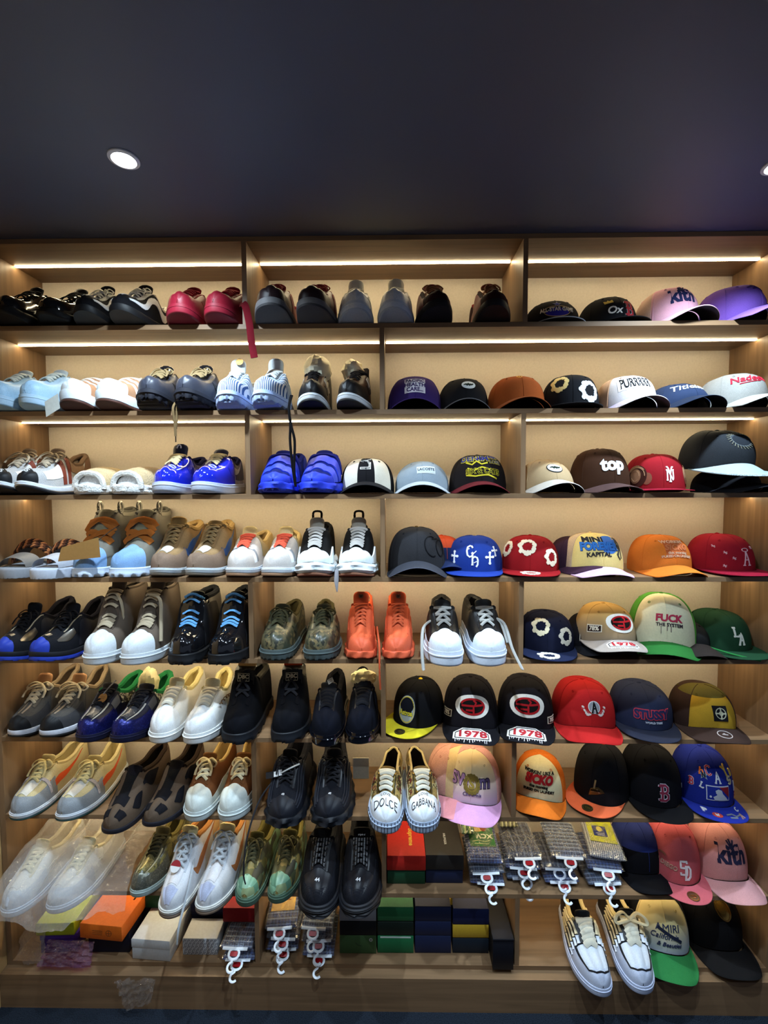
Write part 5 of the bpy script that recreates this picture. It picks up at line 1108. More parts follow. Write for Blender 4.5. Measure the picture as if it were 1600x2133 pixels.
for rt, S in pr:
    tp = S.tongue_tip; A = Art(); A.disc(.0085, .0085, M('b9b2a4', 'met'), lv=1); A.lines([[(-.5, .5), (-.2, -.5), (0, .3), (.2, -.5), (.5, .5)]], .0016, M('5a3a2e', 'pla'), (0, 0), 0, (.009, .009), 2); A.build('tongue_badge', plane_map((tp[0], tp[1] - .008, tp[2] - .013), (1, 0, 0), (0, .5, .85)), rt)
rt, S = pr[0]; stuff_in(rt.location.x, rt.location.y + .17, rt.location.z + .165, .020, 'crinkled clear wrap poking from the left coral orange runner', 'dcc69a', (1.2, .8, .8), 2)
mb = MB(); x0 = x_of(790, -.03, 1.2); mb.tube([(x0 - .008, .02, BT[5] + .10), (x0, -.02, BT[5] + .05), (x0 + .001, -.03, BT[5] - .03), (x0 + .003, -.02, BT[5] - .09)], .003, M('cf5c3a', 'lace'), n=6, smooth=6); tag(mb.build('shoelace'), 'coral orange lace hanging between the coral runners below the shelf', 'shoelace')
def mmy(side):
    hg = [[(-.035, .12, .115), (-.068, .08, .10), (-.075, .02, .05), (-.072, -.006, .004), (-.070, -.010, -.004)]] if side > 0 else [[(.030, .13, .12), (.060, .09, .11), (.068, .03, .05), (.082, -.012, .008), (.086, -.016, .001)], [(.030, .13, .12), (.052, .10, .11), (.060, .05, .06)]]
    return dict(geo=dict(L=.285, W=.116, th=((0, .048), (.5, .042), (1, .044)), hp=[(0, .012), (.03, .028), (.1, .040), (.2, .046), (.3, .060), (.40, .084), (.48, .106), (.55, .10), (.65, .09), (.75, .088), (.88, .10), (1, .106)], spring=.004, blunt=1.06), up=M('1d1c1d', 'lea'), lin=M('191818'), soles=[('sole', cup(M('d3dcea', 'rub'), M('bcc6d8', 'rub'), .003), 0, 1)],
                ov=[('toe_cap', ov_cap(.215, -.04), M('dbe3ec', 'rub'), False, dict(off=.002)), ('foxing', ov_band(.02, .9, .90, 1.0), M('d6deea', 'rub'), True), ('eyestay', EYES(.46), M('232122', 'lea'), True)], collar=(M('1c1b1c', 'lea'), .009), tongue=(M('232222', 'lea'), dict(hgt=.026, wd=.03)),
                laces=(M('a3a29e', 'lace'), dict(n=4, ta=.28, tb=.46, r=.0050, flat=.7, hang=hg)))
pair(5, (927, -.073, -2), (1020, -.072, 3), mmy, 'black low sneaker with white toe cap and thick laces', 'next to the coral runners', 'by the right divider', 'white-toed black sneaker pair')

A = Art(); wreath(A, M('dccfae', 'thr'), .026); B2 = Art(); wreath(B2, M('dcd4c2', 'thr'), .024); B3 = Art(); wreath(B3, M('e6e0d2', 'thr'), .028, sc=(1.1, .8))
make_cap(5, 1136, .125, -14, 'navy flat-brim cap with cream wreath embroidery by the right divider', '14172a', '1c2440', dict(flat, H=.120, rx=.094), art=(A, -16, .082), side_art=[(B2, 40, .05)], brim_art=B3, asc=1.12, bsc=1.05, under='10121e')
def tag78(c1='7c2730', c2='e3d8c4'):
    Q = Art(); Q.rect(.036, .018, M(c2, 'thr'), lv=1); Q.rect(.032, .014, M('2a1c1a', 'thr'), lv=2); Q.text('78%', .010, M(c2, 'thr'), (0, 0), bold=.03, lv=3); return Q
make_cap(5, 1240, .145, 0, 'black cap tucked beneath the tan cap with an oval patch', '17151a', '18181c', dict(cur, H=.105, rx=.098, ry=.105), side_art=[(tag78(), -40, .028)], under='0e0e10', nobutton=True)
make_cap(5, 1262, .105, -2, 'tan cap with red oval patch and frayed white number patch, fifth shelf', fade('tan_graded_cotton', '8f7c66', 'b08a4e', 'Z', .02, .11), 'a59a92', dict(cur, H=.118, lift=.028, B=.076), art=(oval_d(.078), 12, .054), side_art=[(tag78(), -44, .040)], brim_art=patch_1978(.058), bsc=1.5, under='1a1718', dz=.034, seams=(0, 62, -62))
make_cap(5, 1412, .140, -4, 'dark cap whose brim shows under the green and cream cap', '1c1c1c', '2c2624', dict(cur, H=.09, B=.085), under='141212', nobutton=True)
A = Art(); A.text('FUCK', .019, M('a8324a', 'thr'), (0, .008), shear=.1, bold=.04); A.text('THE SYSTEM', .0090, M('3a3038', 'thr'), (.002, -.010), bold=.02); A.lines([[(-.4, 0), (-.4, -.7)], [(-.1, 0), (-.1, -.4)], [(.1, 0), (.1, -.5)]], .0012, M('5a4450', 'thr'), (0, -.014), 0, (.05, .03), 2)
make_cap(5, 1374, .115, -22, 'tall green trucker cap with cream front and red dripping lettering', '3c7a2c', '2b6a30', dict(cur, H=.172, rx=.103, ry=.108, nf=3.4, lift=.040, B=.074, droop=.018), asc=1.15, art=(A, 4, .066), under='16402a', mf=lambda d, s, p: M('cfc8a8', 'foam') if d < 60 else M('4a8a34', 'knit'), dz=.012, button='356f28')
A = Art(); wh = M('d6d5c8', 'thr'); mono(A, S_L, .040, .0055, wh, (-.008, .006)); mono(A, S_A, .034, .0050, wh, (.008, -.008))
make_cap(5, 1492, .140, 2, 'dark green flat-brim cap with white LA letters', '1c3a26', '1c3f2a', dict(flat, H=.120, rx=.096), asc=1.05, art=(A, 2, .048), under='163222')
mb = MB(); mb.tube([(x_of(1466, .05, 1.2), .05, BT[5] + .028), (x_of(1530, .0, 1.19), .0, BT[5] + .016), (x_of(1590, -.03, 1.17), -.02, BT[5] + .004)], .003, M('2c7a3e', 'lace'), n=6, smooth=4); tag(mb.build('green_cord'), 'thin green cord lying from the dark green cap to the right side panel', 'cord')

# =================================================================== ROW 6
sp = dict(geo=dict(L=.29, W=.100, th=((0, .022), (.3, .026), (1, .038)), hp=RUN, spring=.016), up=M('4c4a48', 'sue'), lin=M('6b5c4c'), soles=[('outsole', slab(M('17181a', 'rub')), 0, .28), ('sole', slab(M('c6c8d2', 'foam')), .28, 1)],
          ov=[('toe_bumper', ov_cap(.07, .03), M('16171a', 'rub'), False, dict(off=.003)), ('toe_rand', MUD(.62, .36), M('3f3f42', 'sue'), True), ('toe_stripe', ov_band(.1, .28, .1, .2), M('8a7c6c', 'lea'), True), ('eyestay', EYES(.46), M('5d574f', 'lea'), True), ('side_panel', SIDE(.36, .85), M('57524c', 'sue'), True)],
          collar=(M('9c8a72'), .008), tongue=(M('b88a62', 'lea'), dict(hgt=.036, puff=.006, lean=.05)), laces=(M('b5aa94', 'lace'), dict(n=6, r=.0045, bow=.045)))
pair(6, (46, -.018, -2), (118, -.018, -3), sp, 'charcoal suede runner with white midsole and bronze tongue', 'outer one by the side panel', 'next to the navy glitter pair', 'charcoal runner pair')
GN = M('20256e', 'glit')
def nav(side):
    return dict(geo=dict(L=.285, W=.106, th=((0, .026), (1, .030)), hp=LOW, spring=.012), up=M('1b1d30', 'lea'), lin=M('2c7c4c'), soles=[('sole', cup(M('161832', 'rub'), M('10112a', 'rub')), 0, 1)],
                ov=[('toe_box', ov_cross(-.34, .34, .09, .26), M('6c6f78', 'glit'), False), ('toe_rand', MUD(.62, .36), GN, True), ('rand_piping', ov_band(.07, .34, .40, .46), M('b9bbb8', 'lea'), True), ('eyestay', EYES(.46), M('151622', 'lea'), True), ('side_panel', ov_band(.46, .93, .45, .78), camo('black_lettered_panel', ['17171c', 'b9b6a8', '1c1c20', '222226'], 85, .5), True), ('side_window', ov_band(.34, .44, .52, .74), M('5f6066', 'fab'), True)],
                collar=(M('2b7f4c', 'fab'), .010), tongue=(M('23242c', 'lea'), dict(hgt=.020, wd=.03)), laces=(M('17181e', 'lace'), dict(n=6, r=.0042)))
pr = pair(6, (197, -.052, -6), (262, -.055, -6), nav, 'navy glitter low sneaker with green collar', 'carrying a round cork tag', 'stuffed with cream paper', 'navy glitter sneaker pair')
rt, S = pr[0]; A = Art(); A.disc(.015, .015, M('a8763e', 'card'), lv=1); A.lines([[(-.5, .2), (.5, .2)], [(-.5, -.1), (.5, -.1)]], .0015, M('7a5228', 'card'), (0, 0), 0, (.016, .016)); p = S.pt(S.t0 - .12, .12, .012); A.build('cork_tag', plane_map(p, (1, 0, 0), (0, .6, .8)), rt)
mb = MB(); mb.tube([p + (0, .004, .012), p + (.010, .02, .03), p + (.020, .04, .045)], .0022, M('8e8f94', 'lace'), n=5); put(rt, 'tag_string', mb)
rt, S = pr[1]; stuff_in(rt.location.x - .002, rt.location.y + .195, rt.location.z + .125, .036, 'cone of cream tissue standing in the navy glitter sneaker', 'e3dcae', (.9, .9, 1.35), 21)
WH, WH2 = M('d8dadb', 'lea'), M('cfc7a8', 'lea')
def mcq(side):
    return dict(geo=dict(L=.285, W=.104, th=((0, .034), (.4, .036), (1, .044)), hp=LOW, spring=.008), up=M('dcdbd6', 'lea'), lin=M('d8c88c'), soles=[('sole', cup(M('dde0e0', 'rub'), M('cdd2d2', 'rub'), .003), 0, 1)],
                ov=[('toe_box', ov_cap(.25, -.04), M('dfe1e2', 'lea'), False), ('eyestay', EYES(.46), M('d9d6ca', 'lea'), True)], collar=(M('dbcf98'), .009), tongue=(M('dad2ac', 'lea'), dict(hgt=.030, wd=.029)),
                laces=(M('d9d6c8', 'lace'), dict(n=6, r=.0062, flat=.4, style='-', se=.36)))
pr = pair(6, (338, -.050, -3), (415, -.054, -3), mcq, 'white leather sneaker with flat white laces', 'next to the navy glitter pair', 'with a coiled brown cord', 'white leather sneaker pair')
rt, S = pr[1]; a = np.linspace(0, 34, 120); p0, p1 = S.pt(.60, .70, .008), S.pt(.30, .60, .012); mb = MB()
mb.tube(np.array([p0 + (p1 - p0) * f + np.array([.004 * math.cos(q), .002, .004 * math.sin(q)]) + np.array([.006, 0, .01 * math.sin(3 * f)]) for q, f in zip(a, np.linspace(0, 1, 120))]), .0016, M('6b4f34', 'lace'), n=5)
o = mb.build('braided_cord'); o.location = rt.location; o.rotation_euler = rt.rotation_euler; tag(o, 'coiled brown braided cord lying on the white leather sneaker', 'cord')
def dbc(side):
    def ex(root, S, side):
        mb = MB(); t = np.linspace(.50, .56, 5); p = S.pt(.50, 0.0)
        c = S.cx(.5); z0 = float(S.zs(.5) + S.hpf(.5)); y0 = .5 * S.L
        mb.grid([[(c + x, y0 - .016 - .010 * f, z0 + .030 - .052 * f + .004 * math.cos(x * 70)) for x in np.linspace(-.034, .034, 9)] for f in np.linspace(0, 1, 6)], M('1c1a18', 'lea')); mb.grid([[(c + x, y0 - .012 - .010 * f, z0 + .030 - .052 * f + .004 * math.cos(x * 70)) for x in np.linspace(-.034, .034, 9)] for f in np.linspace(0, 1, 6)], M('1c1a18', 'lea'), flip=True)
        mb.grid([[(c + x, y0 - .0165 + .004 * 0, z0 + .030) , (c + x, y0 + .01, z0 + .036)] for x in np.linspace(-.034, .034, 9)], M('1c1a18', 'lea')); put(root, 'tongue_flap', mb)
        A = Art(); A.rect(.040, .026, M('c9c2a8', 'thr'), lv=1); A.rect(.037, .023, M('1a1817', 'thr'), lv=2); A.text('DBC', .013, M('cfc7ac', 'thr'), (0, .002), bold=.03, lv=3); A.rect(.026, .002, M('cfc7ac', 'thr'), (0, -.008), lv=3)
        A.build('woven_label', plane_map((c, y0 - .0275, z0 + .010), (1, 0, 0), (0, .19, .98)), root)
        mb = MB(); mb.grid([[(c + x, y0 + .004 + .012 * f, z0 + .03 + .028 * f) for x in np.linspace(-.030 - .004 * f, .030 + .004 * f, 7)] for f in np.linspace(0, 1, 4)], M('d9b06c' if side > 0 else 'd2522a', 'fab')); put(root, 'tongue_lining', mb)
    return dict(geo=dict(L=.285, W=.116, th=((0, .036), (.5, .034), (1, .038)), hp=HIGH(.118, .47), spring=.008, t0=.54), up=M('0e0f13', 'sue'), lin=M('15151a'), soles=[('sole', lug(M('14171d', 'rub')), 0, 1, dict(teeth=(120, .008, .002)))],
                ov=[('toe_panel', ov_cap(.26, -.05), M('0d0e13', 'sue'), False), ('eyestay', ov_band(.27, .5, .26, .44), M('101014', 'sue'), True)], collar=(M('15140f', 'lea'), .010), laces=(M('26262a', 'lace'), dict(n=6, r=.0045)), extra=ex)
pair(6, (495, -.054, -3), (603, -.046, 3), dbc, 'black nubuck work boot with labelled tongue flap', 'cream lined, by the white pair', 'orange lined, by the plain black sneakers', 'black work boot pair')
sp = dict(geo=dict(L=.285, W=.104, th=((0, .038), (.4, .036), (1, .044)), hp=LOW, spring=.008), up=M('0d0e14', 'sue'), lin=M('121217'), soles=[('sole', cup(M('0c0d14', 'pat'), M('0a0a10', 'rub'), .003), 0, 1)],
          ov=[('toe_box', ov_cap(.25, -.04), M('0d0f18', 'sue'), False), ('eyestay', EYES(.46), M('111116', 'lea'), True)], collar=(M('141418'), .009), tongue=(M('131318', 'lea'), dict(hgt=.022, wd=.029)), laces=(M('18181c', 'lace'), dict(n=6, r=.0062, flat=.4, style='-', se=.36)))
pr = pair(6, (680, -.066, -2), (756, -.050, 1), sp, 'plain black sneaker with shiny black sole', 'with a small white tag', 'stuffed with paper, against the divider', 'plain black sneaker pair')
rt, S = pr[1]; stuff_in(rt.location.x, rt.location.y + .165, rt.location.z + .152, .036, 'crumpled pale yellow tissue on the black sneaker by the divider', 'e9dfae', (1.15, .8, .75), 33)
rt, S = pr[0]; p = S.pt(S.t0, 0.1) + np.array([0, -.004, .035]); A = Art(); A.rect(.022, .016, M('d9d6cc', 'card'), lv=1); A.lines([[(-.4, .2), (.4, .2)], [(-.4, -.1), (.3, -.1)]], .001, M('55524c', 'card'), (0, 0), 0, (.02, .02)); A.build('paper_tag', plane_map(p, (.8, 0, .5), (-.4, .3, .8)), rt)

A = Art(); A.disc(.020, .028, M('9fa5a8', 'thr'), lv=1); A.disc(.0165, .0165, M('12131a', 'thr'), (0, .009), lv=2); A.disc(.0185, .0265, M('d0b83a', 'thr'), inner=.93, lv=2); A.text('Astros', .010, M('d2c23c', 'thr'), (0, -.006), sx=.78, bold=.03, outline=M('16161a', 'thr'), ow=.05, lv=4)
bs = Art(); sticker(bs, .013, (.006, -.004))
make_cap(6, 882, .135, -34, 'black fitted cap with a yellow flat brim and round space-style badge', '151518', 'c6b92a', dict(flat, H=.136, rx=.085, ry=.098), art=(A, 4, .056), asc=1.6, brim_art=bs, under='1a1a14', button='d3bb28')
tri = dict(lift=.030, k=1.0, droop=.014, B=.074)
for i, (px, y, yw, lb, ar) in enumerate(((980, .115, -8, 'black cap with white oval patch and number patch on the brim, beside the yellow-brimmed cap', oval_d(.090)), (1090, .120, -14, 'black cap with white oval patch and number patch on the brim, beside the red cap', oval_d(.090)))):
    make_cap(6, px, y, yw, lb, '17151a', '16161b', dict(tri, H=.152, rx=.094, ry=.104, dents=.001, seed=20 + i), bsc=1.85, art=(ar, 2, .066), side_art=[(tag78(), -58, .045)] if i == 0 else [(tag78(), 62, .03)], brim_art=patch_1978(.060), under='0c0c0e')
A = Art(); A.disc(.016, .016, M('d9d4d2', 'thr'), (0, .006), lv=1); A.disc(.014, .014, M('8f8f96', 'thr'), (0, .006), lv=2); mono(A, S_A, .026, .0045, M('1a181c', 'thr'), (0, .006), outline=M('e8e4e0', 'thr'), lv=4)
for sg in (-1, 1):
    for k in range(6): A.disc(.004, .0026, M('d8cfc8', 'thr'), (sg * (.013 + .0032 * k), -.012 + .0030 * k * (k - 2) * .4), 30 * k, 2, k=8); A.disc(.003, .003, M('b8474a', 'thr'), (sg * (.016 + .003 * k), -.008 + .002 * k), 0, 1, k=7)
make_cap(6, 1208, .120, -8, 'plain red mesh cap with a white ringed letter A emblem', 'a81e20', 'b02222', dict(tri, H=.142, rx=.103, ry=.108, lift=.034), asc=1.2, art=(A, 6, .054), under='5a1010', mf=lambda d, s, p: M('a81e20') if d < 60 else M('9a1a1d', 'knit'), button='a81e20')
A = Art(); A.text('STUSSY', .019, M('2a2c50', 'thr'), (0, .004), sx=.92, bold=.05, outline=M('b83a4a', 'thr'), ow=.07, lv=4); A.text('WORLD TRIBE', .0045, M('b9bccb', 'thr'), (.004, -.014), bold=.02)
make_cap(6, 1330, .130, -10, 'slouchy navy flat-brim cap with outlined red lettering', '262c44', '262a3a', dict(flat, H=.124, rx=.098, dents=.0035, seed=31, nf=4.2, nb=3.4, mz=2.8), art=(A, 4, .044), under='1a1c26', button='262c44')
A = Art(); A.rect(.034, .034, M('141418', 'thr'), lv=2); A.disc(.0125, .0125, M('aaa890', 'thr'), inner=.86, lv=3); A.lines([[(-.5, 0), (.5, 0)], [(0, -.5), (0, .5)]], .0030, M('aaa890', 'thr'), (0, 0), 0, (.026, .026), 3); A.disc(.005, .005, M('aaa890', 'thr'), lv=3)
B2 = Art(); B2.disc(.016, .014, M('b9b0b0', 'thr'), inner=.9, lv=1); B2.lines([[(-.3, 0), (.3, -.1)], [(-.1, .15), (.05, .0)]], .0016, M('b9b0b0', 'thr'), (0, 0), 0, (.02, .02))
make_cap(6, 1460, .115, -6, 'olive, brown and mustard five-panel cap with a black compass patch', '57501f', '382a26', dict(cur, H=.130, rx=.098, nf=3.2, lift=.030, B=.072), art=(A, 6, .046), brim_art=B2, under='171214', mf=lambda d, s, p: (M('544c22') if d < 95 else M('34241f')) if p > .60 else (M('a88427') if d < 48 else M('34241f')), nobutton=True, seams=(48, -48))

# =================================================================== ROW 7
sp = dict(geo=dict(L=.295, W=.108, th=((0, .022), (1, .026)), hp=LOW, spring=.010), up=M('c2b68e', 'sue'), lin=M('c7b886'), soles=[('outsole', slab(M('1c3a3a', 'rub')), 0, .22), ('sole', cup(M('cdd4dc', 'rub')), .22, 1)],
          ov=[('toe_box', ov_cross(-.36, .36, .09, .30), M('c9c7c0', 'lea'), False), ('toe_rand', MUD(.62, .40), M('8f9499', 'sue'), True), ('fold', ov_cross(-.9, .9, .295, .325), M('b5adb0', 'fur'), False, dict(off=.004)), ('swoosh', SWOOSH, M('d95a2e', 'lea'), True), ('eyestay', EYES(.48), M('bcae82', 'sue'), True)],
          collar=(M('cdbf90'), .007), tongue=(M('cbbd8c'), dict(hgt=.022)), laces=(M('c4b684', 'lace'), dict(n=6, r=.0042, bow=.035)))
pair(7, (52, -.040, -4), (155, -.043, -2), sp, 'beige suede low sneaker with orange side tick', 'outer one by the side panel', 'next to the brown webbed runners', 'beige suede sneaker pair')
BRN, BKM = M('54463a', 'foam'), M('15151a', 'knit')
sp = dict(geo=dict(L=.295, W=.104, th=((0, .014), (.3, .018), (1, .030)), hp=[(0, .010), (.03, .026), (.1, .038), (.2, .048), (.3, .064), (.40, .088), (.47, .104), (.55, .098), (.65, .088), (.75, .084), (.88, .096), (1, .104)], spring=.014), up=BRN, lin=M('15120f'), soles=[('sole', slab(M('1a1a22', 'rub')), 0, 1)],
          ov=[('toe_mesh', ov_cross(-.42, .42, .17, .27), BKM, False), ('front_mesh', ov_cross(-.75, -.30, .05, .13), BKM, False), ('front_mesh', ov_cross(.30, .75, .05, .13), BKM, False), ('side_mesh', ov_band(.22, .38, [(.22, .70), (.30, .60), (.38, .70)], [(.22, .74), (.30, .9), (.38, .74)]), BKM, True), ('side_mesh', ov_band(.42, .72, [(.42, .62), (.56, .54), (.72, .62)], [(.42, .68), (.56, .84), (.72, .66)]), BKM, True), ('throat', ov_band(.26, .46, -.30, .30), M('121214', 'knit'), False), ('reflective_tab', ov_band(.52, .62, .46, .50), M('c9c6b8', 'met'), True)],
          collar=(M('2a2019'), .008), tongue=(M('17151a', 'knit'), dict(hgt=.012)))
pair(7, (248, -.100, -6), (330, -.070, -7), sp, 'brown foam runner webbed over black mesh', 'the one hanging lower, by the beige pair', 'the one by the brown canvas pair', 'brown webbed runner pair')
BC = M('6a4226', 'fab')
sp = dict(geo=dict(L=.285, W=.106, th=((0, .034), (1, .034)), hp=LOW, spring=.006), up=BC, lin=M('a98f5c'), soles=[('sole', cup(M('c3cccb', 'rub'), M('aab5b5', 'rub'), .003), 0, 1)],
          ov=[('toe_cap', ov_cap(.20, -.035), M('ccd3ce', 'rub'), False, dict(off=.002)), ('foxing', ov_band(.02, .9, .86, 1.0), M('c6ccc4', 'rub'), True), ('eyestay', EYES(.46), M('70482a', 'fab'), True)], collar=(M('b59a62'), .006), tongue=(M('7c5430'), dict(hgt=.022)),
          laces=(M('cfc3a0', 'lace'), dict(n=5, r=.0046, style='x', bow=.034)))
pair(7, (410, -.038, -4), (486, -.036, 0), sp, 'brown canvas low sneaker with cream rubber toe and cream laces', 'next to the webbed runners', 'against the left divider', 'brown canvas low pair')
TRK = dict(geo=dict(L=.30, W=.122, th=((0, .036), (.3, .040), (1, .054)), hp=[(0, .008), (.03, .024), (.1, .040), (.2, .052), (.3, .070), (.40, .094), (.47, .108), (.55, .10), (.65, .09), (.75, .09), (.88, .105), (1, .112)], spring=.018))
BKR = M('15171f', 'rub')
def track(side):
    hang = [[(-.03, .12, .12), (-.08, .06, .07), (-.10, -.01, -.01), (-.105, -.03, -.10), (-.10, -.03, -.14)]] if side > 0 else []
    def ex(root, S, side):
        for sg in (-1, 1):
            mb = MB()
            for q in (.52, .62, .72):
                mb.tube(S.pt(np.linspace(.10, .5, 14), np.full(14, q * sg) + np.linspace(.12, -.1, 14) * sg, .003), .0022, M('22242c', 'lea'), n=5)
            put(root, 'side_cords', mb)
        if side > 0:
            A = Art(); A.rect(.045, .019, M('1a191c', 'card'), lv=1); A.rect(.014, .015, M('d9d9d9', 'card'), (.012, .0), lv=2); A.rect(.012, .017, M('c9cacd', 'card'), (.027, .002), lv=1); A.text('', .004, M('d9d9d9', 'card')) if False else None
            A.build('hang_tag', plane_map((-.050, .095, .128), (.97, .0, .22), (-.15, .5, .85)), root)
            mb = MB(); mb.tube([(-.022, .094, .135), (.010, .10, .150), (.034, .12, .152)], .0030, M('c4c6c4', 'pla'), n=5, smooth=4); put(root, 'tag_string', mb)
    return dict(TRK, up=M('17181e', 'knit'), lin=M('141418'), soles=[('sole', fat(M('14161c', 'rub'), None, .006), 0, 1, dict(wave=(.004, 120, 5), teeth=(130, .007, .003)))],
                ov=[('toe_shell', ov_cap(.13, -.02), BKR, False, dict(off=.003)), ('toe_rand', MUD(.66, .34), M('1a1c24', 'lea'), True), ('side_panel', SIDE(.3, .85), M('1b1c22', 'lea'), True), ('eyestay', EYES(.47), M('202127', 'lea'), True)], collar=(M('17171b'), .009), tongue=(M('19191d'), dict(hgt=.030, puff=.006)),
                laces=(M('26262a', 'lace'), dict(n=6, r=.0030, flat=.9, bow=.04, hang=hang)), extra=ex)
pr = pair(7, (590, -.080, -3), (690, -.075, 2), track, 'black layered trail sneaker with rugged sole', 'with a dangling hang tag', 'beside the gold lettered pair', 'black trail sneaker pair')
for rt, S in pr: Art().text('43', .006, M('d0d0d4', 'thr'), (0, 0), bold=.02).build('size_number', S.surf_map(.13), rt, .004)
GD = camo('gold_metallic_prints', ['8a7440', '6f5c33', 'a08a52', '4f432a', '927c4a'], 70, .3)
def dg(side):
    def ex(root, S, side):
        A = Art(); A.text('DOLCE' if side > 0 else 'GABBANA', .030 if side > 0 else .026, M('24242a', 'pla'), (0, 0), sx=.50 if side > 0 else .42, bold=-.015, shear=0)
        A.build('toe_lettering', S.surf_map(.115), root, .0026)
        Art().text('LOVE', .009, M('2a2620', 'pla'), (0, 0), bold=.01).build('vamp_lettering', S.surf_map(.222), root, .0012)
        mb = MB(); ts, p, nr = S.ring(44)
        for i in range(0, 88):
            if ts[i] < .22 and i % 2 == 0 or (ts[i] >= .22 and i % 1 == 0 and ts[i] < .3):
                q = p[i] + nr[i] * (S.margin + .0010); z = float(S.zb(ts[i])); mb.tube([(q[0], q[1], z + .004), (q[0], q[1], z + float(S.thf(ts[i])) * .92)], .0012, M('3c4048', 'pla'), n=4)
        put(root, 'foxing_lines', mb)
        mb = MB()
        for sg in (-1, 1): mb.tube(S.pt(np.linspace(.2, .93, 24), np.full(24, .80 * sg), .001), .0016, M('c9c3ac', 'lea'), n=5); mb.tube(S.pt(np.linspace(.26, .47, 12), np.full(12, .45 * sg), .002), .0014, M('2a2418', 'lea'), n=5)
        put(root, 'piping', mb)
        rg = np.random.default_rng(side + 9)
        for sg in (-1, 1):
            A = Art(); A.disc(.016, .022, M('1b1c22', 'pla'), lv=2); A.disc(.019, .025, M('cfc8a8', 'pla'), lv=1)
            f0 = lambda a, b, off: S.pt(.66 + b / S.L * -1.0, sg * (.62 + a * 9), off + 1e-5)
            A.build('ankle_disc', f0, root, .001)
            A = Art()
            for k in range(16): A.lines([[(rg.uniform(-.03, .03), rg.uniform(-.05, .05)), (rg.uniform(-.03, .03), rg.uniform(-.05, .05))]], .0012, M('2e281a', 'pla')) if False else A.lines([arc(rg.uniform(-.012, .012), rg.uniform(-.05, .04), .006, .006, rg.uniform(0, 180), rg.uniform(200, 360), 6)], .0014, M(rg.choice(['2e281a', '7d2f2a', 'c9bd8a']), 'pla'))
            A.build('printed_scrawl', lambda a, b, off: S.pt(.44 - b / S.L, sg * (.68 + a * 12), off + 1e-5), root, .0008)
    return dict(geo=dict(L=.29, W=.108, th=((0, .038), (.25, .034), (1, .034)), hp=FLAT, spring=.006, t0=.5, blunt=1.04), up=GD, lin=M('14110f'), soles=[('sole', cup(M('a9b8d0', 'rub'), M('98a8c0', 'rub'), .003), 0, 1)],
                ov=[('toe_cap', ov_cap(.26, -.06), M('d8dde4', 'rub'), False, dict(off=.002)), ('eyestay', EYES(.5), M('7c6a3c', 'met'), True)], collar=(M('c8b98a', 'lea'), .004), tongue=(M('8a7448', 'lea'), dict(hgt=.008)),
                laces=(M('dcd9c8', 'lace'), dict(n=5, ta=.30, tb=.49, r=.0062, flat=.5, style='-', se=.36)), extra=ex)
pair(7, (800, -.083, -6), (884, -.081, 3), dg, 'gold printed low sneaker with lettered white toe cap', 'next to the black trail pair', 'next to the pink caps', 'gold lettered-toe sneaker pair')
mb = MB(); x0 = x_of(752, .12, .72); mb.box(x0 - .028, x0 + .028, .118, .120, BT[7] + .05, BT[7] + .125, M('cfc8b4', 'card')); tag(mb.build('swing_tag'), 'cream paper swing tag standing behind the gold printed sneakers', 'tag')

A = Art(); A.text('SW', .026, M('b58ab4', 'thr'), (-.030, .006), bold=.03, outline=M('3a2c4a', 'thr'), ow=.04); A.text('m', .030, M('5a4a6a', 'thr'), (.034, .006), bold=.02, outline=M('2e2438', 'thr'), ow=.04); A.disc(.016, .018, M('8c7434', 'thr'), inner=.7, lv=3); A.text('S', .022, M('9a8038', 'thr'), (0, 0), bold=.04, lv=4)
for k in range(16): q = 2 * math.pi * k / 16; A.disc(.0055, .003, M('7d6a32', 'thr'), (.0185 * math.cos(q), .0205 * math.sin(q)), math.degrees(q) + 60, 4, k=7)
A.text('California', .009, M('6a587a', 'thr'), (.0, -.024), shear=.3)
PKF = fade('pink_to_white_foam', 'c9a9c0', 'e0c89a', 'Z', .03, .12)
trk = dict(H=.150, rx=.098, ry=.105, nf=3.4, lift=.030, B=.078, droop=.016)
make_cap(7, 945, .165, -14, 'pink mesh cap peeking out at the back of the pink trucker stack', 'd08f80', 'd894a0', dict(trk), under='a06a6a', mf=lambda d, s, p: M('cf9a8a', 'knit'), nobutton=True)
make_cap(7, 962, .138, -14, 'middle pink cap of the nested pink truckers', 'd49a88', 'd98f96', dict(trk), under='9a6468', mf=lambda d, s, p: M('dcc08c', 'foam') if d < 58 else M('cf947e', 'knit'), nobutton=True, dz=.004)
make_cap(7, 985, .110, -14, 'front pink trucker cap with a crowded purple and gold emblem', PKF, 'd29ac2', dict(trk, H=.152), asc=1.3, art=(A, 2, .062), under='8a5a72', mf=lambda d, s, p: PKF if d < 58 else M('d09a94', 'knit'), button='d8a8a0', dz=.008)
A = Art(); A.text("WORKIN' LIKE A", .0085, M('1e1b1a', 'thr'), (0, .021), bold=.03); A.text('SICKO', .020, M('b8242a', 'thr'), (0, .004), shear=.22, sx=.95, bold=.07); A.text('this morning', .0070, M('1e1b1a', 'thr'), (0, -.012), bold=.03); A.text('!PUKED ON LAUNDRY', .0062, M('1e1b1a', 'thr'), (0, -.022), bold=.03)
make_cap(7, 1124, .135, -20, 'orange trucker cap with cream front printed in black and red', 'c8641e', 'd06c22', dict(tri, H=.124, rx=.088, nf=3.4, lift=.034, B=.066), asc=1.25, art=(A, 0, .054), under='2a1a10', mf=lambda d, s, p: M('cfc49c', 'foam') if d < 60 else M('cc6a22', 'knit'), nobutton=True)
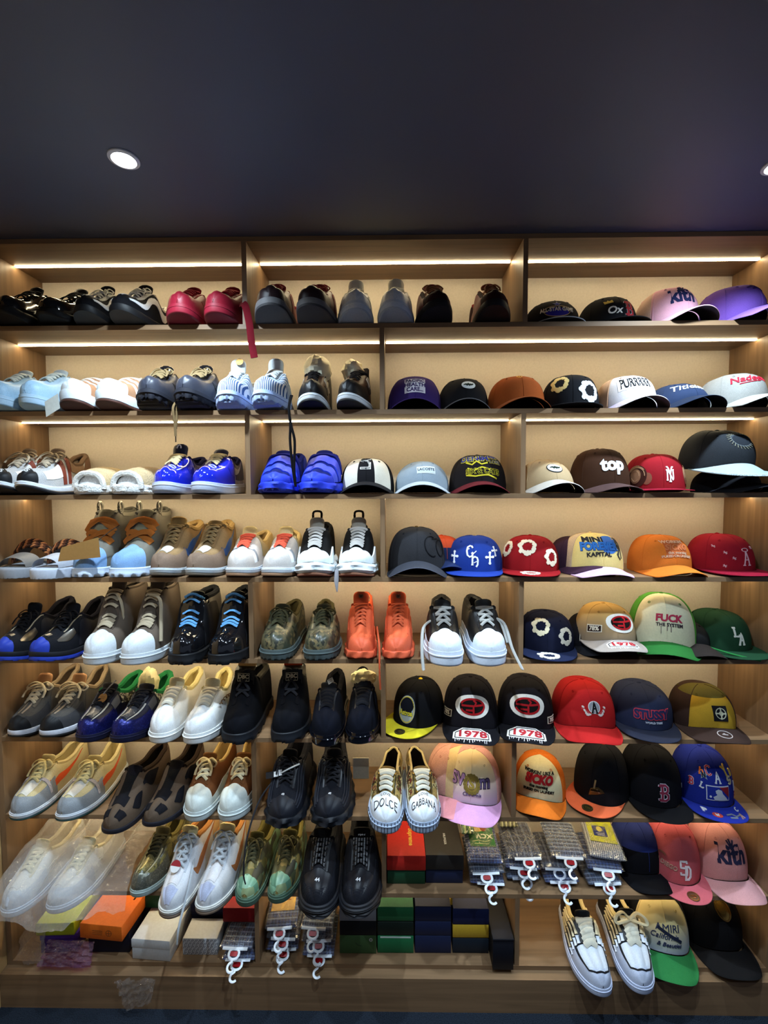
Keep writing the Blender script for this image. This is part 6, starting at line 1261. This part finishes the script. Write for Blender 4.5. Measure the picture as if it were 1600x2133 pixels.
A = Art(); A.poly([(-.5, -.5), (.5, -.3), (.42, -.1), (.2, .12), (-.05, .1), (-.3, -.0)], M('8f8458', 'met'), (0, 0), 12, (.036, .030), 1); A.lines([[(-.1, .0), (-.02, .55)], [(.1, .0), (.3, -.2)], [(-.3, -.2), (.2, -.1)]], .0035, M('d9d4b4', 'met'), (0, 0), 0, (.030, .034), 2); A.poly([(-.5, 0), (.5, 0), (.4, .3), (-.4, .3)], M('3a3524', 'met'), (0, -.006), 10, (.022, .014), 2)
bs = Art(); sticker(bs, .013, (.004, -.004))
make_cap(7, 1262, .130, -44, 'black fitted cap with an orange flat brim and small metal pin', '141418', 'd2623c', dict(flat, H=.168, rx=.086, ry=.098), asc=1.5, art=(A, 10, .050), brim_art=bs, under='171719', button='d2622c')
A = Art(); mono(A, S_B, .044, .0065, M('7d2c40', 'thr'), (0, 0), outline=M('c8c0cc', 'thr'), ow=.003)
make_cap(7, 1352, .130, -4, 'black fitted flat-brim cap with a maroon letter B, seventh shelf', '0f0f13', '101013', dict(flat, H=.166, rx=.094), asc=1.1, art=(A, 0, .050), under='0c0c0e', side_art=[(mono(Art(), S_C, .012, .002, M('8a8d96', 'thr')), 62, .05)])
A = Art(); wt = M('c6c8d0', 'thr'); A.rect(.056, .034, wt, (0, -.004), lv=1); A.rect(.052, .030, M('1d2c86', 'thr'), (0, -.004), lv=2); A.poly([(.02, .5), (.5, .5), (.5, -.3)], M('7a1e2a', 'thr'), (0, -.004), 0, (.052, .030), 3)
A.poly([(-.16, .22), (-.02, .34), (.12, .26), (.16, .02), (.36, -.34), (.42, -.5), (-.2, -.5), (-.26, -.28), (-.08, -.1), (-.14, .04)], M('aeb2ba', 'thr'), (0, -.004), 0, (.052, .030), 4); A.disc(.0025, .0025, M('c6c8d0', 'thr'), (-.019, -.012), 0, 3)
mono(A, S_C, .020, .0028, M('a83040', 'thr'), (-.018, .046), outline=M('d8ccc8', 'thr')); mono(A, S_A, .024, .0030, wt, (.000, .032)); A.poly(star_poly(.012), M('7d8c9a', 'thr'), (-.030, .034), lv=1); mono(A, S_N, .012, .0025, M('20222a', 'thr'), (-.030, .034), lv=3); mono(A, S_Y, .022, .004, M('c9a84a', 'thr'), (.024, .046), 20); A.lines([arc(0, .2, .25, .22, 0, 270, 10) + arc(0, -.2, .25, .22, 90, -180, 10)], .004, M('c9bd9a', 'thr'), (.034, .024), 20, (.02, .02)); mono(A, S_L, .018, .0028, wt, (-.038, .008), -20)
B2 = Art(); B2.text('P', .014, wt, (-.040, .004), bold=.04); B2.disc(.010, .008, M('b0433a', 'thr'), (-.020, -.006), lv=1); mono(B2, S_W, .009, .002, wt, (-.020, -.006), lv=2); B2.lines([[(-.5, .1), (-.1, .2), (.1, -.1), (.5, .0)], [(-.4, -.2), (.1, -.25)]], .004, M('6d7484', 'thr'), (.018, -.006), 0, (.034, .03)); mono(B2, S_A, .016, .0028, M('9a7a70', 'thr'), (.036, -.010)); mono(B2, S_C, .012, .002, wt, (.040, .010))
S1 = Art(); mono(S1, S_B, .016, .003, M('a83040', 'thr'), (0, 0), outline=wt); mono(S1, S_H, .014, .003, M('c8682a', 'thr'), (.02, .03))
S2 = Art(); mono(S2, S_K, .020, .003, wt, (0, 0)); mono(S2, S_S, .014, .0025, M('8d3a4a', 'thr'), (.012, -.022)); mono(S2, S_D, .014, .003, M('c9a84a', 'thr'), (-.010, .034))
make_cap(7, 1450, .125, -4, 'royal blue cap covered with many small team emblems', '1b277c', '1e2c8c', dict(flat, H=.164, rx=.090, k=.6, lift=.020), art=(A, 0, .050), brim_art=B2, side_art=[(S1, -50, .07), (S2, 52, .06)], under='16205e')

# =================================================================== ROW 8
sp = dict(geo=dict(L=.295, W=.108, th=((0, .026), (1, .030)), hp=LOW, spring=.010), up=M('cfd0cf', 'lea'), lin=M('c9bd98'), soles=[('sole', cup(M('c3cddd', 'rub')), 0, 1)],
          ov=[('toe_box', ov_cross(-.34, .34, .09, .26), M('d5d7d6', 'lea'), False), ('toe_rand', MUD(.62, .36), M('bcc3cd', 'lea'), True), ('eyestay', EYES(.46), M('cfc9b2', 'lea'), True), ('swoosh', SWOOSH, M('c4c6c6', 'lea'), True)], collar=(M('d0c6a0'), .007), tongue=(M('d3caa6'), dict(hgt=.024)), laces=(M('d3ccb0', 'lace'), dict(n=6, r=.0042)))
pr8 = pair(8, (38, -.106, -6), (135, -.094, -6), sp, 'white low sneaker inside a loose milky plastic bag', 'outer one by the side panel', 'inner one by the silver glitter sneaker', 'bagged white sneaker pair')
GLI = M('77786c', 'glit')
sp = dict(geo=dict(L=.28, W=.098, th=((0, .024), (1, .028)), hp=LOW, spring=.010), up=camo('olive_metallic', ['4d4c34', '6a683f', '3a3a2a', '7a7446'], 60, .3), lin=M('4f4a30'), soles=[('sole', cup(M('9fb0ae', 'rub')), 0, 1)],
          ov=[('toe_box', ov_cross(-.34, .34, .09, .27), M('a39a6a', 'glit'), False), ('toe_rand', MUD(.62, .36), GLI, True), ('rand_piping', ov_band(.07, .36, .38, .44), M('a9a78e', 'lea'), True), ('eyestay', EYES(.46), M('4a4a38', 'lea'), True)], collar=(M('6a6238'), .008), tongue=(M('55502f', 'lea'), dict(hgt=.024, wd=.029)), laces=(M('2f2e22', 'lace'), dict(n=6, r=.0045)))
one_shoe(8, 303, -.034, -6, -1, sp, 'single silver glitter low sneaker with olive laces beside the milky bag', 'shoes on the eighth shelf')
def poke(side):
    def ex(root, S, side):
        if side > 0:
            A = Art(); A.disc(.0165, .0165, M('d9d9d9', 'pla'), lv=1); A.poly(arc(0, 0, .0165, .0165, 0, 180, 16), M('8d1f2a', 'pla'), (0, .0006), lv=2)
            p = S.pt(.27, -.06, .014); A.build('round_tag', plane_map(p, (1, -.05, 0), (0, .75, .66)), root, .0012)
            mb = MB(); mb.tube([p + (0, .012, .010), p + (.004, .03, .022), p + (.01, .045, .03)], .0014, M('c9c9c9', 'lace'), n=5); put(root, 'tag_string', mb)
    return dict(geo=dict(L=.29, W=.104, th=((0, .026), (1, .030)), hp=MID, spring=.008, t0=.5), up=M('c9cbd0', 'lea'), lin=M('8f6a48'), soles=[('outsole', slab(M('6e5c4e', 'rub')), 0, .36), ('sole', cup(M('d3d2cc', 'rub')), .36, 1)],
                ov=[('toe_tip', ov_cross(-.5, .5, .008, .11), M('b3b9d2', 'sue'), False), ('toe_box', ov_cross(-.34, .34, .13, .30), M('d5d3d6', 'lea'), False), ('eyestay', EYES(.5), M('b9bfc8', 'sue'), True), ('swoosh', SWOOSH, M('a5683e', 'lea'), True), ('heel_counter', HEEL, M('c2a06c', 'lea'), True)],
                collar=(M('a5713f'), .009), tongue=(M('dccf9c'), dict(hgt=.03, puff=.008, wd=.03)), laces=(M('aab0b6', 'lace'), dict(n=5, r=.0036, ta=.30, bow=.034, lift=.004, hang=[[(.03, .12, .11), (.05, .05, .07), (.052, -.01, .0), (.05, -.02, -.05)]] if side > 0 else None)), extra=ex)
pr = pair(8, (365, -.102, -7), (441, -.090, -6), poke, 'white-grey mid sneaker with cream tongue', 'with a round red and white tag', 'next to the pixel camouflage pair', 'cream-tongued sneaker pair')
CP = camo('pixel_camouflage', ['5c5a34', '7c9a78', '3a3a2e', '8a7a46', '4c5038'], 42, .5, True)
sp = dict(geo=dict(L=.285, W=.094, th=((0, .026), (1, .030)), hp=LOW, spring=.008), up=CP, lin=M('6b6238'), soles=[('sole', cup(M('4b6454', 'rub'), M('3a4c42', 'rub')), 0, 1)],
          ov=[('toe_tip', ov_cross(-.95, .95, .006, .13), camo('pixel_green', ['7fae90', '9cc4a6', '5f8a70', '8a9a70'], 42, .45, True), False), ('eyestay', EYES(.46), M('5a5838', 'lea'), True), ('eyestay_piping', ov_band(.26, .46, .40, .44), M('b5a86c', 'lea'), True)], collar=(M('6f6638'), .008), tongue=(M('5f5a34'), dict(hgt=.024)), laces=(M('4a4834', 'lace'), dict(n=6, r=.0036, bow=.03)))
pair(8, (514, -.062, -5), (580, -.050, -3), sp, 'pixel camouflage low sneaker with green toe', 'next to the cream-tongued pair', 'next to the big black numbered runners', 'pixel camouflage pair')
def tri44(side):
    return dict(geo=dict(L=.30, W=.122, th=((0, .040), (.3, .044), (1, .056)), hp=TRK['geo']['hp'], spring=.016), up=M('17171b', 'knit'), lin=M('121214'), soles=[('outsole', fat(M('131318', 'rub'), None, .006), 0, .45, dict(wave=(.003, 90, 3))), ('midsole', fat(M('17181e', 'rub'), None, .007), .45, .8), ('sole', fat(M('1b1c22', 'rub'), None, .003), .8, 1)],
                ov=[('toe_cap', ov_cap(.24, -.04), M('15151b', 'lea'), False), ('toe_rand', MUD(.6, .36), M('1a1b21', 'sue'), True), ('eyestay', EYES(.47), M('1c1c20', 'lea'), True), ('side_panel', SIDE(.36, .85), M('1b1b20', 'sue'), True)], collar=(M('151517'), .009), tongue=(M('141416'), dict(hgt=.030, puff=.008, wd=.031)), laces=(stripes('speckled_black_lace', ['1c1c1e', '1c1c1e', '77777a', '1c1c1e'], 0, 110), dict(n=6, r=.0036)))
pr = pair(8, (662, -.104, -3), (748, -.102, 0), tri44, 'big black triple-sole runner with numbered toe', 'next to the pixel camouflage pair', 'next to the small boxes', 'big black numbered runner pair')
for rt, S in pr:
    Art().text('44', .010, M('cfcfd2', 'thr'), (.0, .0), bold=.03).build('size_number', S.surf_map(.13), rt, .0018)
Art().text('triple s', .006, M('cfcfd2', 'thr'), (0, 0), shear=.2).build('tongue_script', plane_map(pr[1][1].tongue_tip + np.array([0, -.016, -.012]), (1, 0, 0), (0, .45, .9)), pr[1][0])

# milky bag over the white pair
n = 84; U, V = np.meshgrid(np.linspace(0, 1, n), np.linspace(0, 1, n), indexing='ij'); X = -1.262 + .40 * U; Y = -.118 + .075 * sst((U - .62) / .2) + (.34 - .075 * sst((U - .62) / .2)) * V
shoes = [(float(rt.location.x), float(rt.location.y)) for rt, S in pr8]
Z = np.zeros_like(X)
for sx, sy in shoes:
    t = np.clip((Y - sy) / .295, 0, 1); hh = np.interp(t, [0, .08, .2, .4, .6, 1], [.05, .085, .10, .135, .13, .14]); Z = np.maximum(Z, hh * np.exp(-((X - sx) / .075) ** 4) * sst((Y - sy + .035) / .03))
Z = np.maximum(Z, .10 * np.exp(-((X + .90) / .07) ** 2) * sst((Y + .05) / .1))
for _ in range(9): Z[1:-1, 1:-1] = (Z[1:-1, 1:-1] * 2 + Z[:-2, 1:-1] + Z[2:, 1:-1] + Z[1:-1, :-2] + Z[1:-1, 2:]) / 6
rg = np.random.default_rng(4); cr = sum(np.abs(np.sin(X * k[0] * 60 + Y * k[1] * 60 + k[2])) for k in rg.normal(0, 1, (5, 3)) * np.array([1, 1, 3])) / 5
cr2 = sum(np.abs(np.sin(X * k[0] * 170 + Y * k[1] * 170 + k[2] + 3 * cr)) for k in rg.normal(0, 1, (5, 3)) * np.array([1, 1, 3])) / 5
Z = BT[8] + np.maximum(Z, .004) + .022 * (cr - .5) + .010 + .007 * (cr2 - .5); Z = np.where(Y < -.005, np.maximum(Z - .0, BT[8] - .015), np.maximum(Z, BT[8] + .004))
tuck = sst((.03 - U) / .03); X2 = X + .0; Z = np.where(V < .06, Z - .05 * (1 - V / .06), Z)
sheet('plastic_bag', 'milky crinkled plastic bag wrapped over the pair of white sneakers', 'plastic bag', X2, Y, Z, film('milky_bag', (.98, .97, .95), .24, .17, .10, 1.0, 60.0))

# boxes, eighth shelf
z8, z9 = BT[8], BT[9]
carton('slim green box beneath the red lidded box', .051, .036, z8, .126, .15, .050, '1e4a30', group='small boxes on the eighth shelf')
A = Art(); A.text('Supreme', .016, M('e3b44a', 'card'), (.018, .0), rot=-90, bold=.03)
carton('red box with vertical yellow lettering on its lid, on the slim green box', .051, .030, z8 + .051, .130, .17, .052, 'a01f1c', 'c0281f', .98, top=A, group='small boxes on the eighth shelf')
carton('slim navy box beneath the charcoal lidded box', .180, .040, z8, .124, .15, .050, '1b2340', group='small boxes on the eighth shelf')
A = Art(); A.text('HILFIGER', .008, M('cfd0d4', 'card'), (.008, -.012), rot=-90, bold=.01, spacing=1.15)
carton('charcoal box with small white vertical lettering, on the slim navy box', .180, .034, z8 + .051, .128, .17, .052, '1a2036', '2b2724', .98, top=A, group='small boxes on the eighth shelf')

# packs, eighth shelf
BLP = stripes('navy_plaid', ['26325a', '4a62a0', '1b2546', '36508c'], 0, 46, 0, .8, ['2a3864', '8f9fc4', '1e2948', '445a94'])
GYP = stripes('grey_plaid', ['3a475e', '6d80a0', '26324a', '4c5e80'], 0, 60, 0, .8, ['323e54', '9aa9c4', '242e42'])
BKP = stripes('dark_plaid', ['1d2130', '343a4e', '15182a', '6c7284'], 0, 40, 0, .8, ['20263a', '4e566c', '161b2c'])
GNG = stripes('fine_gingham', ['d3d6d8', '3a4258'], 0, 150, 0, .8, ['cfd2d4', '323a50'])
A1 = Art(); A1.text('XCV', .020, M('cfd0b0', 'card'), (.01, -.006), rot=180, bold=.03); A1.disc(.024, .016, M('c9aa60', 'card'), (-.01, .03)); A1.disc(.012, .016, M('8a4a2c', 'card'), (.012, .032), lv=2); A1.lines([[(-.5, 0), (-.2, .2), (.1, 0), (.4, .2)], [(-.4, -.3), (.3, -.3)]], .003, M('a7b070', 'card'), (0, -.032), 0, (.07, .03))
A2 = Art(); A2.rect(.045, .050, M('1d2a66', 'card'), (-.004, .0)); A2.disc(.010, .012, M('c9b94a', 'card'), (-.004, .010), lv=2); A2.lines([[(-.4, 0), (.4, 0)], [(-.3, -.2), (.3, -.2)]], .002, M('b9bccb', 'card'), (-.004, -.012), 0, (.035, .035))
P8 = 'packs of boxer shorts on the eighth shelf'
pk = [(1016, .022, 0, BLP, None, 'plaid boxer pack at the bottom of the leftmost stack of packs', 1), (1016, .020, 1, GYP, None, 'plaid boxer pack in the middle of the leftmost stack, two hooks overlapping', 1), (1012, .018, 2, BLP, ('2f6a30', A1), 'boxer pack with a green card, topmost of the leftmost stack', 0),
      (1092, .045, 0, GYP, None, 'boxer pack with a frosted hook drooping over the shelf edge', 1), (1090, .040, 1, BLP, None, 'middle plaid pack of the second stack from the small boxes', 1), (1096, .036, 2, BKP, None, 'topmost navy plaid pack of the second stack from the small boxes', 1),
      (1172, .030, 0, BLP, None, 'bottom pack of the third stack, white hook hanging above the bone-print sneakers', 1), (1166, .038, 1, BKP, None, 'middle pack of the third stack with a clear frosted hook', 1), (1186, .040, 2, GYP, None, 'topmost grey plaid pack of the third stack', 1),
      (1262, .024, 0, GYP, None, 'bottom pack of the stack nearest the fitted caps', 1), (1262, .036, 1, BLP, None, 'middle pack of the stack nearest the fitted caps', 1), (1266, .040, 2, GNG, ('b3b62e', A2), 'gingham boxer pack with a yellow-green card, topmost of its stack', 0)]
for i, (px, y, lv, cl, cd, lb, hg) in enumerate(pk):
    frost = i in (3, 7)
    boxer_pack(lb, x_of(px, y, z8 + .03 + .03 * lv), y, z8 + .038 * lv, .120, .16, .0355, cl, yaw=(-3, 2, -2, 3, -4, 2, 1, -2, -4, 3, -7, -12)[i], hanger=bool(hg), droop=(18, 22, 0, 40, 24, 26, 30, 26, 30, 36, 30, 0)[i], card=cd, seed=i, group=P8, hx=(.01, -.006, 0, .004, 0, .006, .002, -.004, .0, .006, .004, 0)[i], milk=frost, red=not frost)
boxer_pack('upright green and yellow pack leaning beside the charcoal box', x_of(975, .10, z8 + .1), .10, z8 + .116, .05, .12, .028, stripes('green_print', ['4a7a3a', 'a9b060', '2c4a2c'], 0, 60), hanger=False, seed=44, group=P8)
boxer_pack('olive pack lying at the back between the first two stacks', x_of(1062, .12, z8 + .1), .135, z8 + .116, .07, .10, .026, stripes('olive_print', ['6b6a34', 'b5b276', '3f4028'], 0, 70), hanger=False, seed=45, group=P8)

make_cap(8, 1322, .140, 2, 'navy and black cap half hidden behind the coral fitted cap', '232c5c', '101014', dict(cur, H=.150, rx=.082, ry=.09, lift=.028), under='0c0c0e', mf=lambda d, s, p: M('242e66') if p > .30 else M('121217'), nobutton=True)
A = Art(); wt = M('d9cfcf', 'thr'); mono(A, S_S, .036, .0055, wt, (-.006, .006), outline=M('b06a6c', 'thr')); mono(A, S_D, .036, .0055, wt, (.006, -.008), sx=.62)
B2 = Art(); B2.text('SAN DIEGO', .0125, M('b08474', 'thr'), (0, 0), rot=-12, bold=.03, sx=.85); B2.lines([arc(0, -.6, .5, .9, 40, 140, 10), arc(0, -.6, .4, .7, 40, 140, 10)], .002, M('8c5a4c', 'thr'), (-.004, .022), 0, (.03, .02))
bs = Art(); sticker(bs, .014, (.006, -.006), '4a2c1c', '8a5a34')
make_cap(8, 1404, .125, -6, 'coral pink fitted cap with stitched white SD letters and round brim sticker', 'b8555a', 'c2606a', dict(flat, H=.166, rx=.088, ry=.1), asc=1.15, art=(A, 4, .050), side_art=[(B2, -40, .058)], brim_art=bs, under='7a3a3e')
make_cap(8, 1508, .120, 2, 'pink cap with big navy lettering at the right end of the eighth shelf', 'c98a86', 'd09a9c', dict(tri, H=.162, rx=.086, ry=.1, lift=.034), asc=1.5, art=(kith(M('2c2a44', 'thr')), -6, .078), under='6a4a50')

# =================================================================== ROW 9
carton('purple box under the lime green box', -1.135, .027, z9, .125, .15, .066, '3c2470', '45298a', .3, yaw=4)
carton('lime green box on the purple box, partly under the milky bag', -1.142, .020, z9 + .067, .128, .16, .045, '8a9a1c', 'a3b422', .9, yaw=2, group='boxes on the lower shelves')
carton('dark navy box under the orange box', -.965, .030, z9, .140, .17, .074, '14162a', None)
A = Art(); A.text('NATIVO', .009, M('7a3a14', 'card'), (-.035, .040), rot=172); A.text('ICO', .009, M('7a3a14', 'card'), (-.036, .028), rot=172); A.lines([[(.02, .06), (.045, .045), (.052, .02), (.050, .0)]], .006, M('2a1c14', 'lace'), lv=2)
B2 = Art(); B2.disc(.011, .011, M('8a4a1c', 'card'), (.028, .0), inner=.8); B2.lines([[(-.5, .2), (.3, .2)], [(-.5, 0), (.3, 0)], [(-.5, -.2), (.3, -.2)]], .002, M('94521e', 'card'), (-.008, 0), 0, (.045, .03)); B2.lines([[(-.5, 0), (.5, 0)], [(0, -.5), (0, .5)]], .002, M('8a4a1c', 'card'), (.028, 0), 0, (.016, .016))
carton('bright orange box with a dark cord loop on its lid', -.972, .000, z9 + .075, .150, .20, .052, 'c25a14', 'd2661a', .98, yaw=-5, front=B2, top=A)
carton('white shoe box lid-up in front of the navy boxes', -.808, .004, z9, .135, .19, .072, 'c3c8cc', 'ced4d8', .42, yaw=-4)
carton('dark green box behind the white box', -.860, .12, z9 + .074, .12, .13, .050, '1c4a2c', None)
carton('small black box supporting the dark green box', -.860, .122, z9, .118, .13, .073, '15161c', None)
carton('lower navy box behind the patterned pack', -.655, .115, z9, .125, .14, .07, '141a38', None)
carton('upper navy box behind the patterned pack', -.655, .108, z9 + .071, .125, .14, .052, '161c3e', None)
A = Art()
for i in range(9):
    for j in range(5): A.lines([[(-.5, -.5), (.1, .5)], [(.1, -.2), (.5, .4)]], .0013, M('3a3d48', 'card'), (-.052 + .013 * i + .004 * (j % 2), -.022 + .011 * j), 0, (.011, .010))
carton('small white carton covered in dark brush lettering', -.650, .024, z9, .118, .075, .058, 'c3c6ca', None, front=A)
carton('low navy box under the dark red box', -.523, .070, z9, .115, .15, .080, '12152c', None)
carton('dark red box between the navy box and the divider', -.523, .060, z9 + .081, .120, .16, .052, '7c1018', '8c141c', .95)
P9 = 'packs of boxer shorts on the bottom shelf'
for i, (px, y, lv, cl, cd, lb, dr, hx) in enumerate(((496, -.006, 0, BLP, None, 'lower boxer pack in front of the dark red box', 14, .0), (492, -.006, 1, GYP, None, 'upper boxer pack in front of the dark red box', 30, -.002),
      (588, .030, 0, BLP, None, 'bottom boxer pack of the stack right of the lower left divider', 30, .006), (588, .028, 1, BKP, None, 'middle boxer pack of the stack by the lower left divider', 40, .004), (586, .026, 2, BLP, ('c9a45a', Art().text('THIA', .016, M('8a3a24', 'card'), (.0, .0), rot=180)), 'boxer pack with a tan card, top of the stack by the lower left divider', 40, -.004),
      (662, .010, 0, BLP, None, 'bottom boxer pack of the stack beside the olive box', 16, .006), (662, .022, 1, BKP, None, 'middle boxer pack of the stack beside the olive box', 34, .004), (660, .026, 2, GYP, None, 'top boxer pack of the stack beside the olive box', 40, -.010))):
    boxer_pack(lb, x_of(px, y, z9 + .03), y, z9 + .040 * lv + .0004, .112, .15, .0375, cl, yaw=(0, -2, 2, -2, 5, -1, 3, -4)[i], droop=dr, card=cd, seed=60 + i, group=P9, hx=hx)
def stack(x, y, specs, w=.125, d=.17):
    z = z9
    for (h, c, lid, lb, fr) in specs:
        carton(lb, x, y, z, w, d, h, c, lid, .95 if lid else .35, front=fr, group='small boxes stacked on the bottom shelf'); z += h + .0012
dsc = Art(); dsc.disc(.006, .006, M('aab0a8', 'card'), (.044, .018)); dsc.disc(.003, .003, M('56604e', 'card'), (.044, .018), lv=2); dsc.lines([[(-.3, .2), (0, -.3), (.4, -.4)]], .0014, M('2a3a2a', 'card'), (.0, .004), 0, (.03, .02))
stack(-.1135, .034, [(.064, '3d5a34', None, 'olive green box at the bottom of the stack under the black runners', dsc), (.048, '101216', None, 'black box in the middle of the stack under the black runners', None), (.048, '7c7f86', '85888e', 'grey box topping the stack under the black runners', None)], .124)
wl = Art(); wl.rect(.104, .005, M('c9d6cf', 'card'), (.0, .026))
stack(.0145, .037, [(.062, '1d6a40', None, 'bright green box with a white strip at the bottom of its stack', wl), (.048, '0e1a14', None, 'near black green box between two green boxes', None), (.052, '1e5a34', '1f5e36', 'green lidded box topping the green stack', None)], .122)
stack(.142, .038, [(.062, '1b2444', None, 'bottom navy box of the plain navy stack', None), (.050, '182040', None, 'middle navy box of the plain navy stack', None), (.052, '151d3c', None, 'top navy box of the plain navy stack', None)], .122)
stack(.270, .039, [(.052, '16202c', None, 'dark slate box under the yellow box', None), (.048, 'b8932a', 'c4a02e', 'mustard yellow box between dark boxes', None), (.056, '141c44', None, 'navy box with a yellow edge on top of the mustard box', None)], .122)
carton('thin yellow box edge standing between the navy stacks', .205, .045, z9 + .165, .007, .15, .055, 'c9a22c', None, group='small boxes stacked on the bottom shelf')
carton('long black box jutting forward beside the right divider', .367, -.016, z9, .070, .265, .108, '0c0d16', '15141a', .06, tilt=(0, 0), group='small boxes stacked on the bottom shelf')

# bone-print sneakers and the last two caps
BO = M('cbbd9a', 'lea'); BW = M('d5dbe6', 'lea')
def skel(side):
    def ex(root, S, side):
        for sg in (-1, 1):
            mb = MB()
            for k in range(4):
                q0 = .50 + .13 * k
                for (ta, tb, r) in ((.30, .36, .0052), (.37, .50, .0042), (.515, .72, .0046)):
                    t = np.linspace(ta, tb, 9); rr = r * (1 + .45 * np.abs(np.linspace(-1, 1, 9)) ** 3) * (1 - .06 * k)
                    mb.tube(S.pt(t, np.full(9, q0 * sg) + .05 * sg * (t - .3) * (1.5 - k), .001), rr, BO if ta > .36 else BW, n=7, flat=.45)
            put(root, 'bone_applique', mb)
        mb = MB()
        for sg in (-1, 1): mb.tube(S.pt(np.linspace(.085, .30, 20), np.full(20, .645 * sg), .0015), .0026, M('15161c', 'lea'), n=5)
        mb.tube(np.array([S.pt(.295 , q, .0015) for q in np.linspace(-.645, .645, 14)]), .0024, M('15161c', 'lea'), n=5); mb.tube(np.array([S.pt(.046 + .039 * abs(q / .645) ** 3, q, .0015) for q in np.linspace(-.645, .645, 14)]), .0026, M('15161c', 'lea'), n=5)
        put(root, 'toe_outline', mb)
        if side < 0:
            mb = MB(); p = S.pt(S.t0 - .04, 0.0) + np.array([0, -.004, .016])
            for sg in (-1, 1): mb.tube([p, p + (sg * .022, .004, .020), p + (sg * .046, -.004, .012), p + (sg * .048, -.014, -.002), p + (sg * .02, -.008, .0), p], .006, M('cfc4a2', 'lace'), n=7, flat=.35, smooth=6)
            put(root, 'lace_bow', mb)
    return dict(geo=dict(L=.295, W=.108, th=((0, .028), (1, .032)), hp=LOW, spring=.008), up=M('17161a', 'lea'), lin=M('1a1816'), soles=[('sole', cup(M('c2cbe4', 'rub'), M('aab4cc', 'rub')), 0, 1)],
                ov=[('toe_box', ov_cross(-.63, .63, .055, .29), M('d3dbe6', 'lea'), False), ('toe_rand', MUD(.68, .34), M('c3cbe0', 'lea'), True)], collar=(M('cbb98a'), .007), tongue=(M('1a191b', 'lea'), dict(hgt=.024)),
                laces=(M('cfcbba', 'lace'), dict(n=6, r=.0088, flat=.35, style='x', se=.33)), extra=ex)
pair(9, (1248, -.098, -2), (1336, -.090, -4), skel, 'black and white sneaker with ivory bone shapes', 'nearer the right divider', 'with a lace bow, by the green-brimmed cap', 'bone print sneaker pair')
make_cap(9, 1322, .195, 0, 'black cap sitting behind the green-brimmed cap', '15151a', '15151a', dict(cur, H=.11, rx=.06, ry=.065, B=.05), nobutton=True)
A = Art(); nv = M('363c58', 'thr'); A.text('AMIRI', .014, nv, (.002, .014), sx=1.05, bold=.0); A.text('California', .011, nv, (-.006, -.002), shear=.35); A.text('& Beauties', .009, nv, (.004, -.018), shear=.35); A.lines([[(-.5, .4), (.5, -.4)]], .006, M('23283c', 'thr'), (.006, .002), 0, (.05, .03), 3)
FF = fade('ivory_to_white_foam', 'b9bcc6', 'd9c68c', 'Z', .03, .11)
make_cap(9, 1378, .115, -14, 'cream-fronted cap with navy script and a green brim, bottom shelf', FF, '2f7a42', dict(tri, H=.158, rx=.095, nf=3.4, B=.084, lift=.030), asc=1.5, art=(A, 2, .056), under='1a4a28', mf=lambda d, s, p: FF if d < 64 else M('15161a'), nobutton=True)
A = Art(); g1 = M('a8813e', 'gold'); A.disc(.018, .021, g1, (0, 0), lv=2); A.disc(.010, .012, M('c9a050', 'gold'), (-.004, .004), lv=3); A.lines([arc(0, 0, .4, .5, 20 + 60 * k, 90 + 60 * k, 6) for k in range(6)], .003, M('7d5a28', 'gold'), (0, 0), 0, (.034, .040), 3)
make_cap(9, 1466, .125, 0, 'black cap with a gold relief badge at the right end of the bottom shelf', '161517', '191819', dict(tri, H=.158, rx=.096, lift=.034, B=.080), asc=1.4, art=(A, 2, .118), under='0c0c0d', nobutton=True)

# loose wrappers along the bottom
rg = np.random.default_rng(12)
def crinkle(name, label, corners, m, amp=.014, n=26, cat='plastic wrap', group='loose plastic wrap at the bottom'):
    c = [np.array(q, float) for q in corners]; U, V = np.meshgrid(np.linspace(0, 1, n), np.linspace(0, 1, n), indexing='ij')
    P = ((1 - U) * (1 - V))[..., None] * c[0] + (U * (1 - V))[..., None] * c[1] + (U * V)[..., None] * c[2] + ((1 - U) * V)[..., None] * c[3]
    N = np.cross(c[1] - c[0], c[3] - c[0]); N /= np.linalg.norm(N); f = sum(np.abs(np.sin(U * k[0] * 9 + V * k[1] * 9 + k[2])) for k in rg.normal(0, 1, (6, 3)) * np.array([1, 1, 3])) / 6 - .5
    P = P + N * (f * amp * 2)[..., None] + rg.normal(0, amp * .06, P.shape); return sheet(name, label, cat, P[..., 0], P[..., 1], P[..., 2], m, group)
CR = film('crinkled_clear_wrap', (1, 1, 1), .07, .22, .07, 1.0, 90.0)
crinkle('plastic_wrap', 'clear crinkled wrapper hanging over the base step below the white box', [(-.90, -.052, .118), (-.765, -.052, .128), (-.78, -.060, .05), (-.865, -.062, .025)], CR, .012)
crinkle('plastic_wrap', 'clear bag slumped in the bottom left corner beside the purple box', [(-1.262, .0, .134), (-1.15, -.018, .134), (-1.17, .02, .23), (-1.255, .04, .26)], CR, .02)
crinkle('plastic_wrap', 'sheer magenta wrap in front of the purple box', [(-1.175, -.020, .134), (-.995, -.024, .134), (-1.0, .012, .19), (-1.16, .016, .19)], film('magenta_wrap', (.62, .30, .60), .16, .16, .12, .8, 40.0), .012)
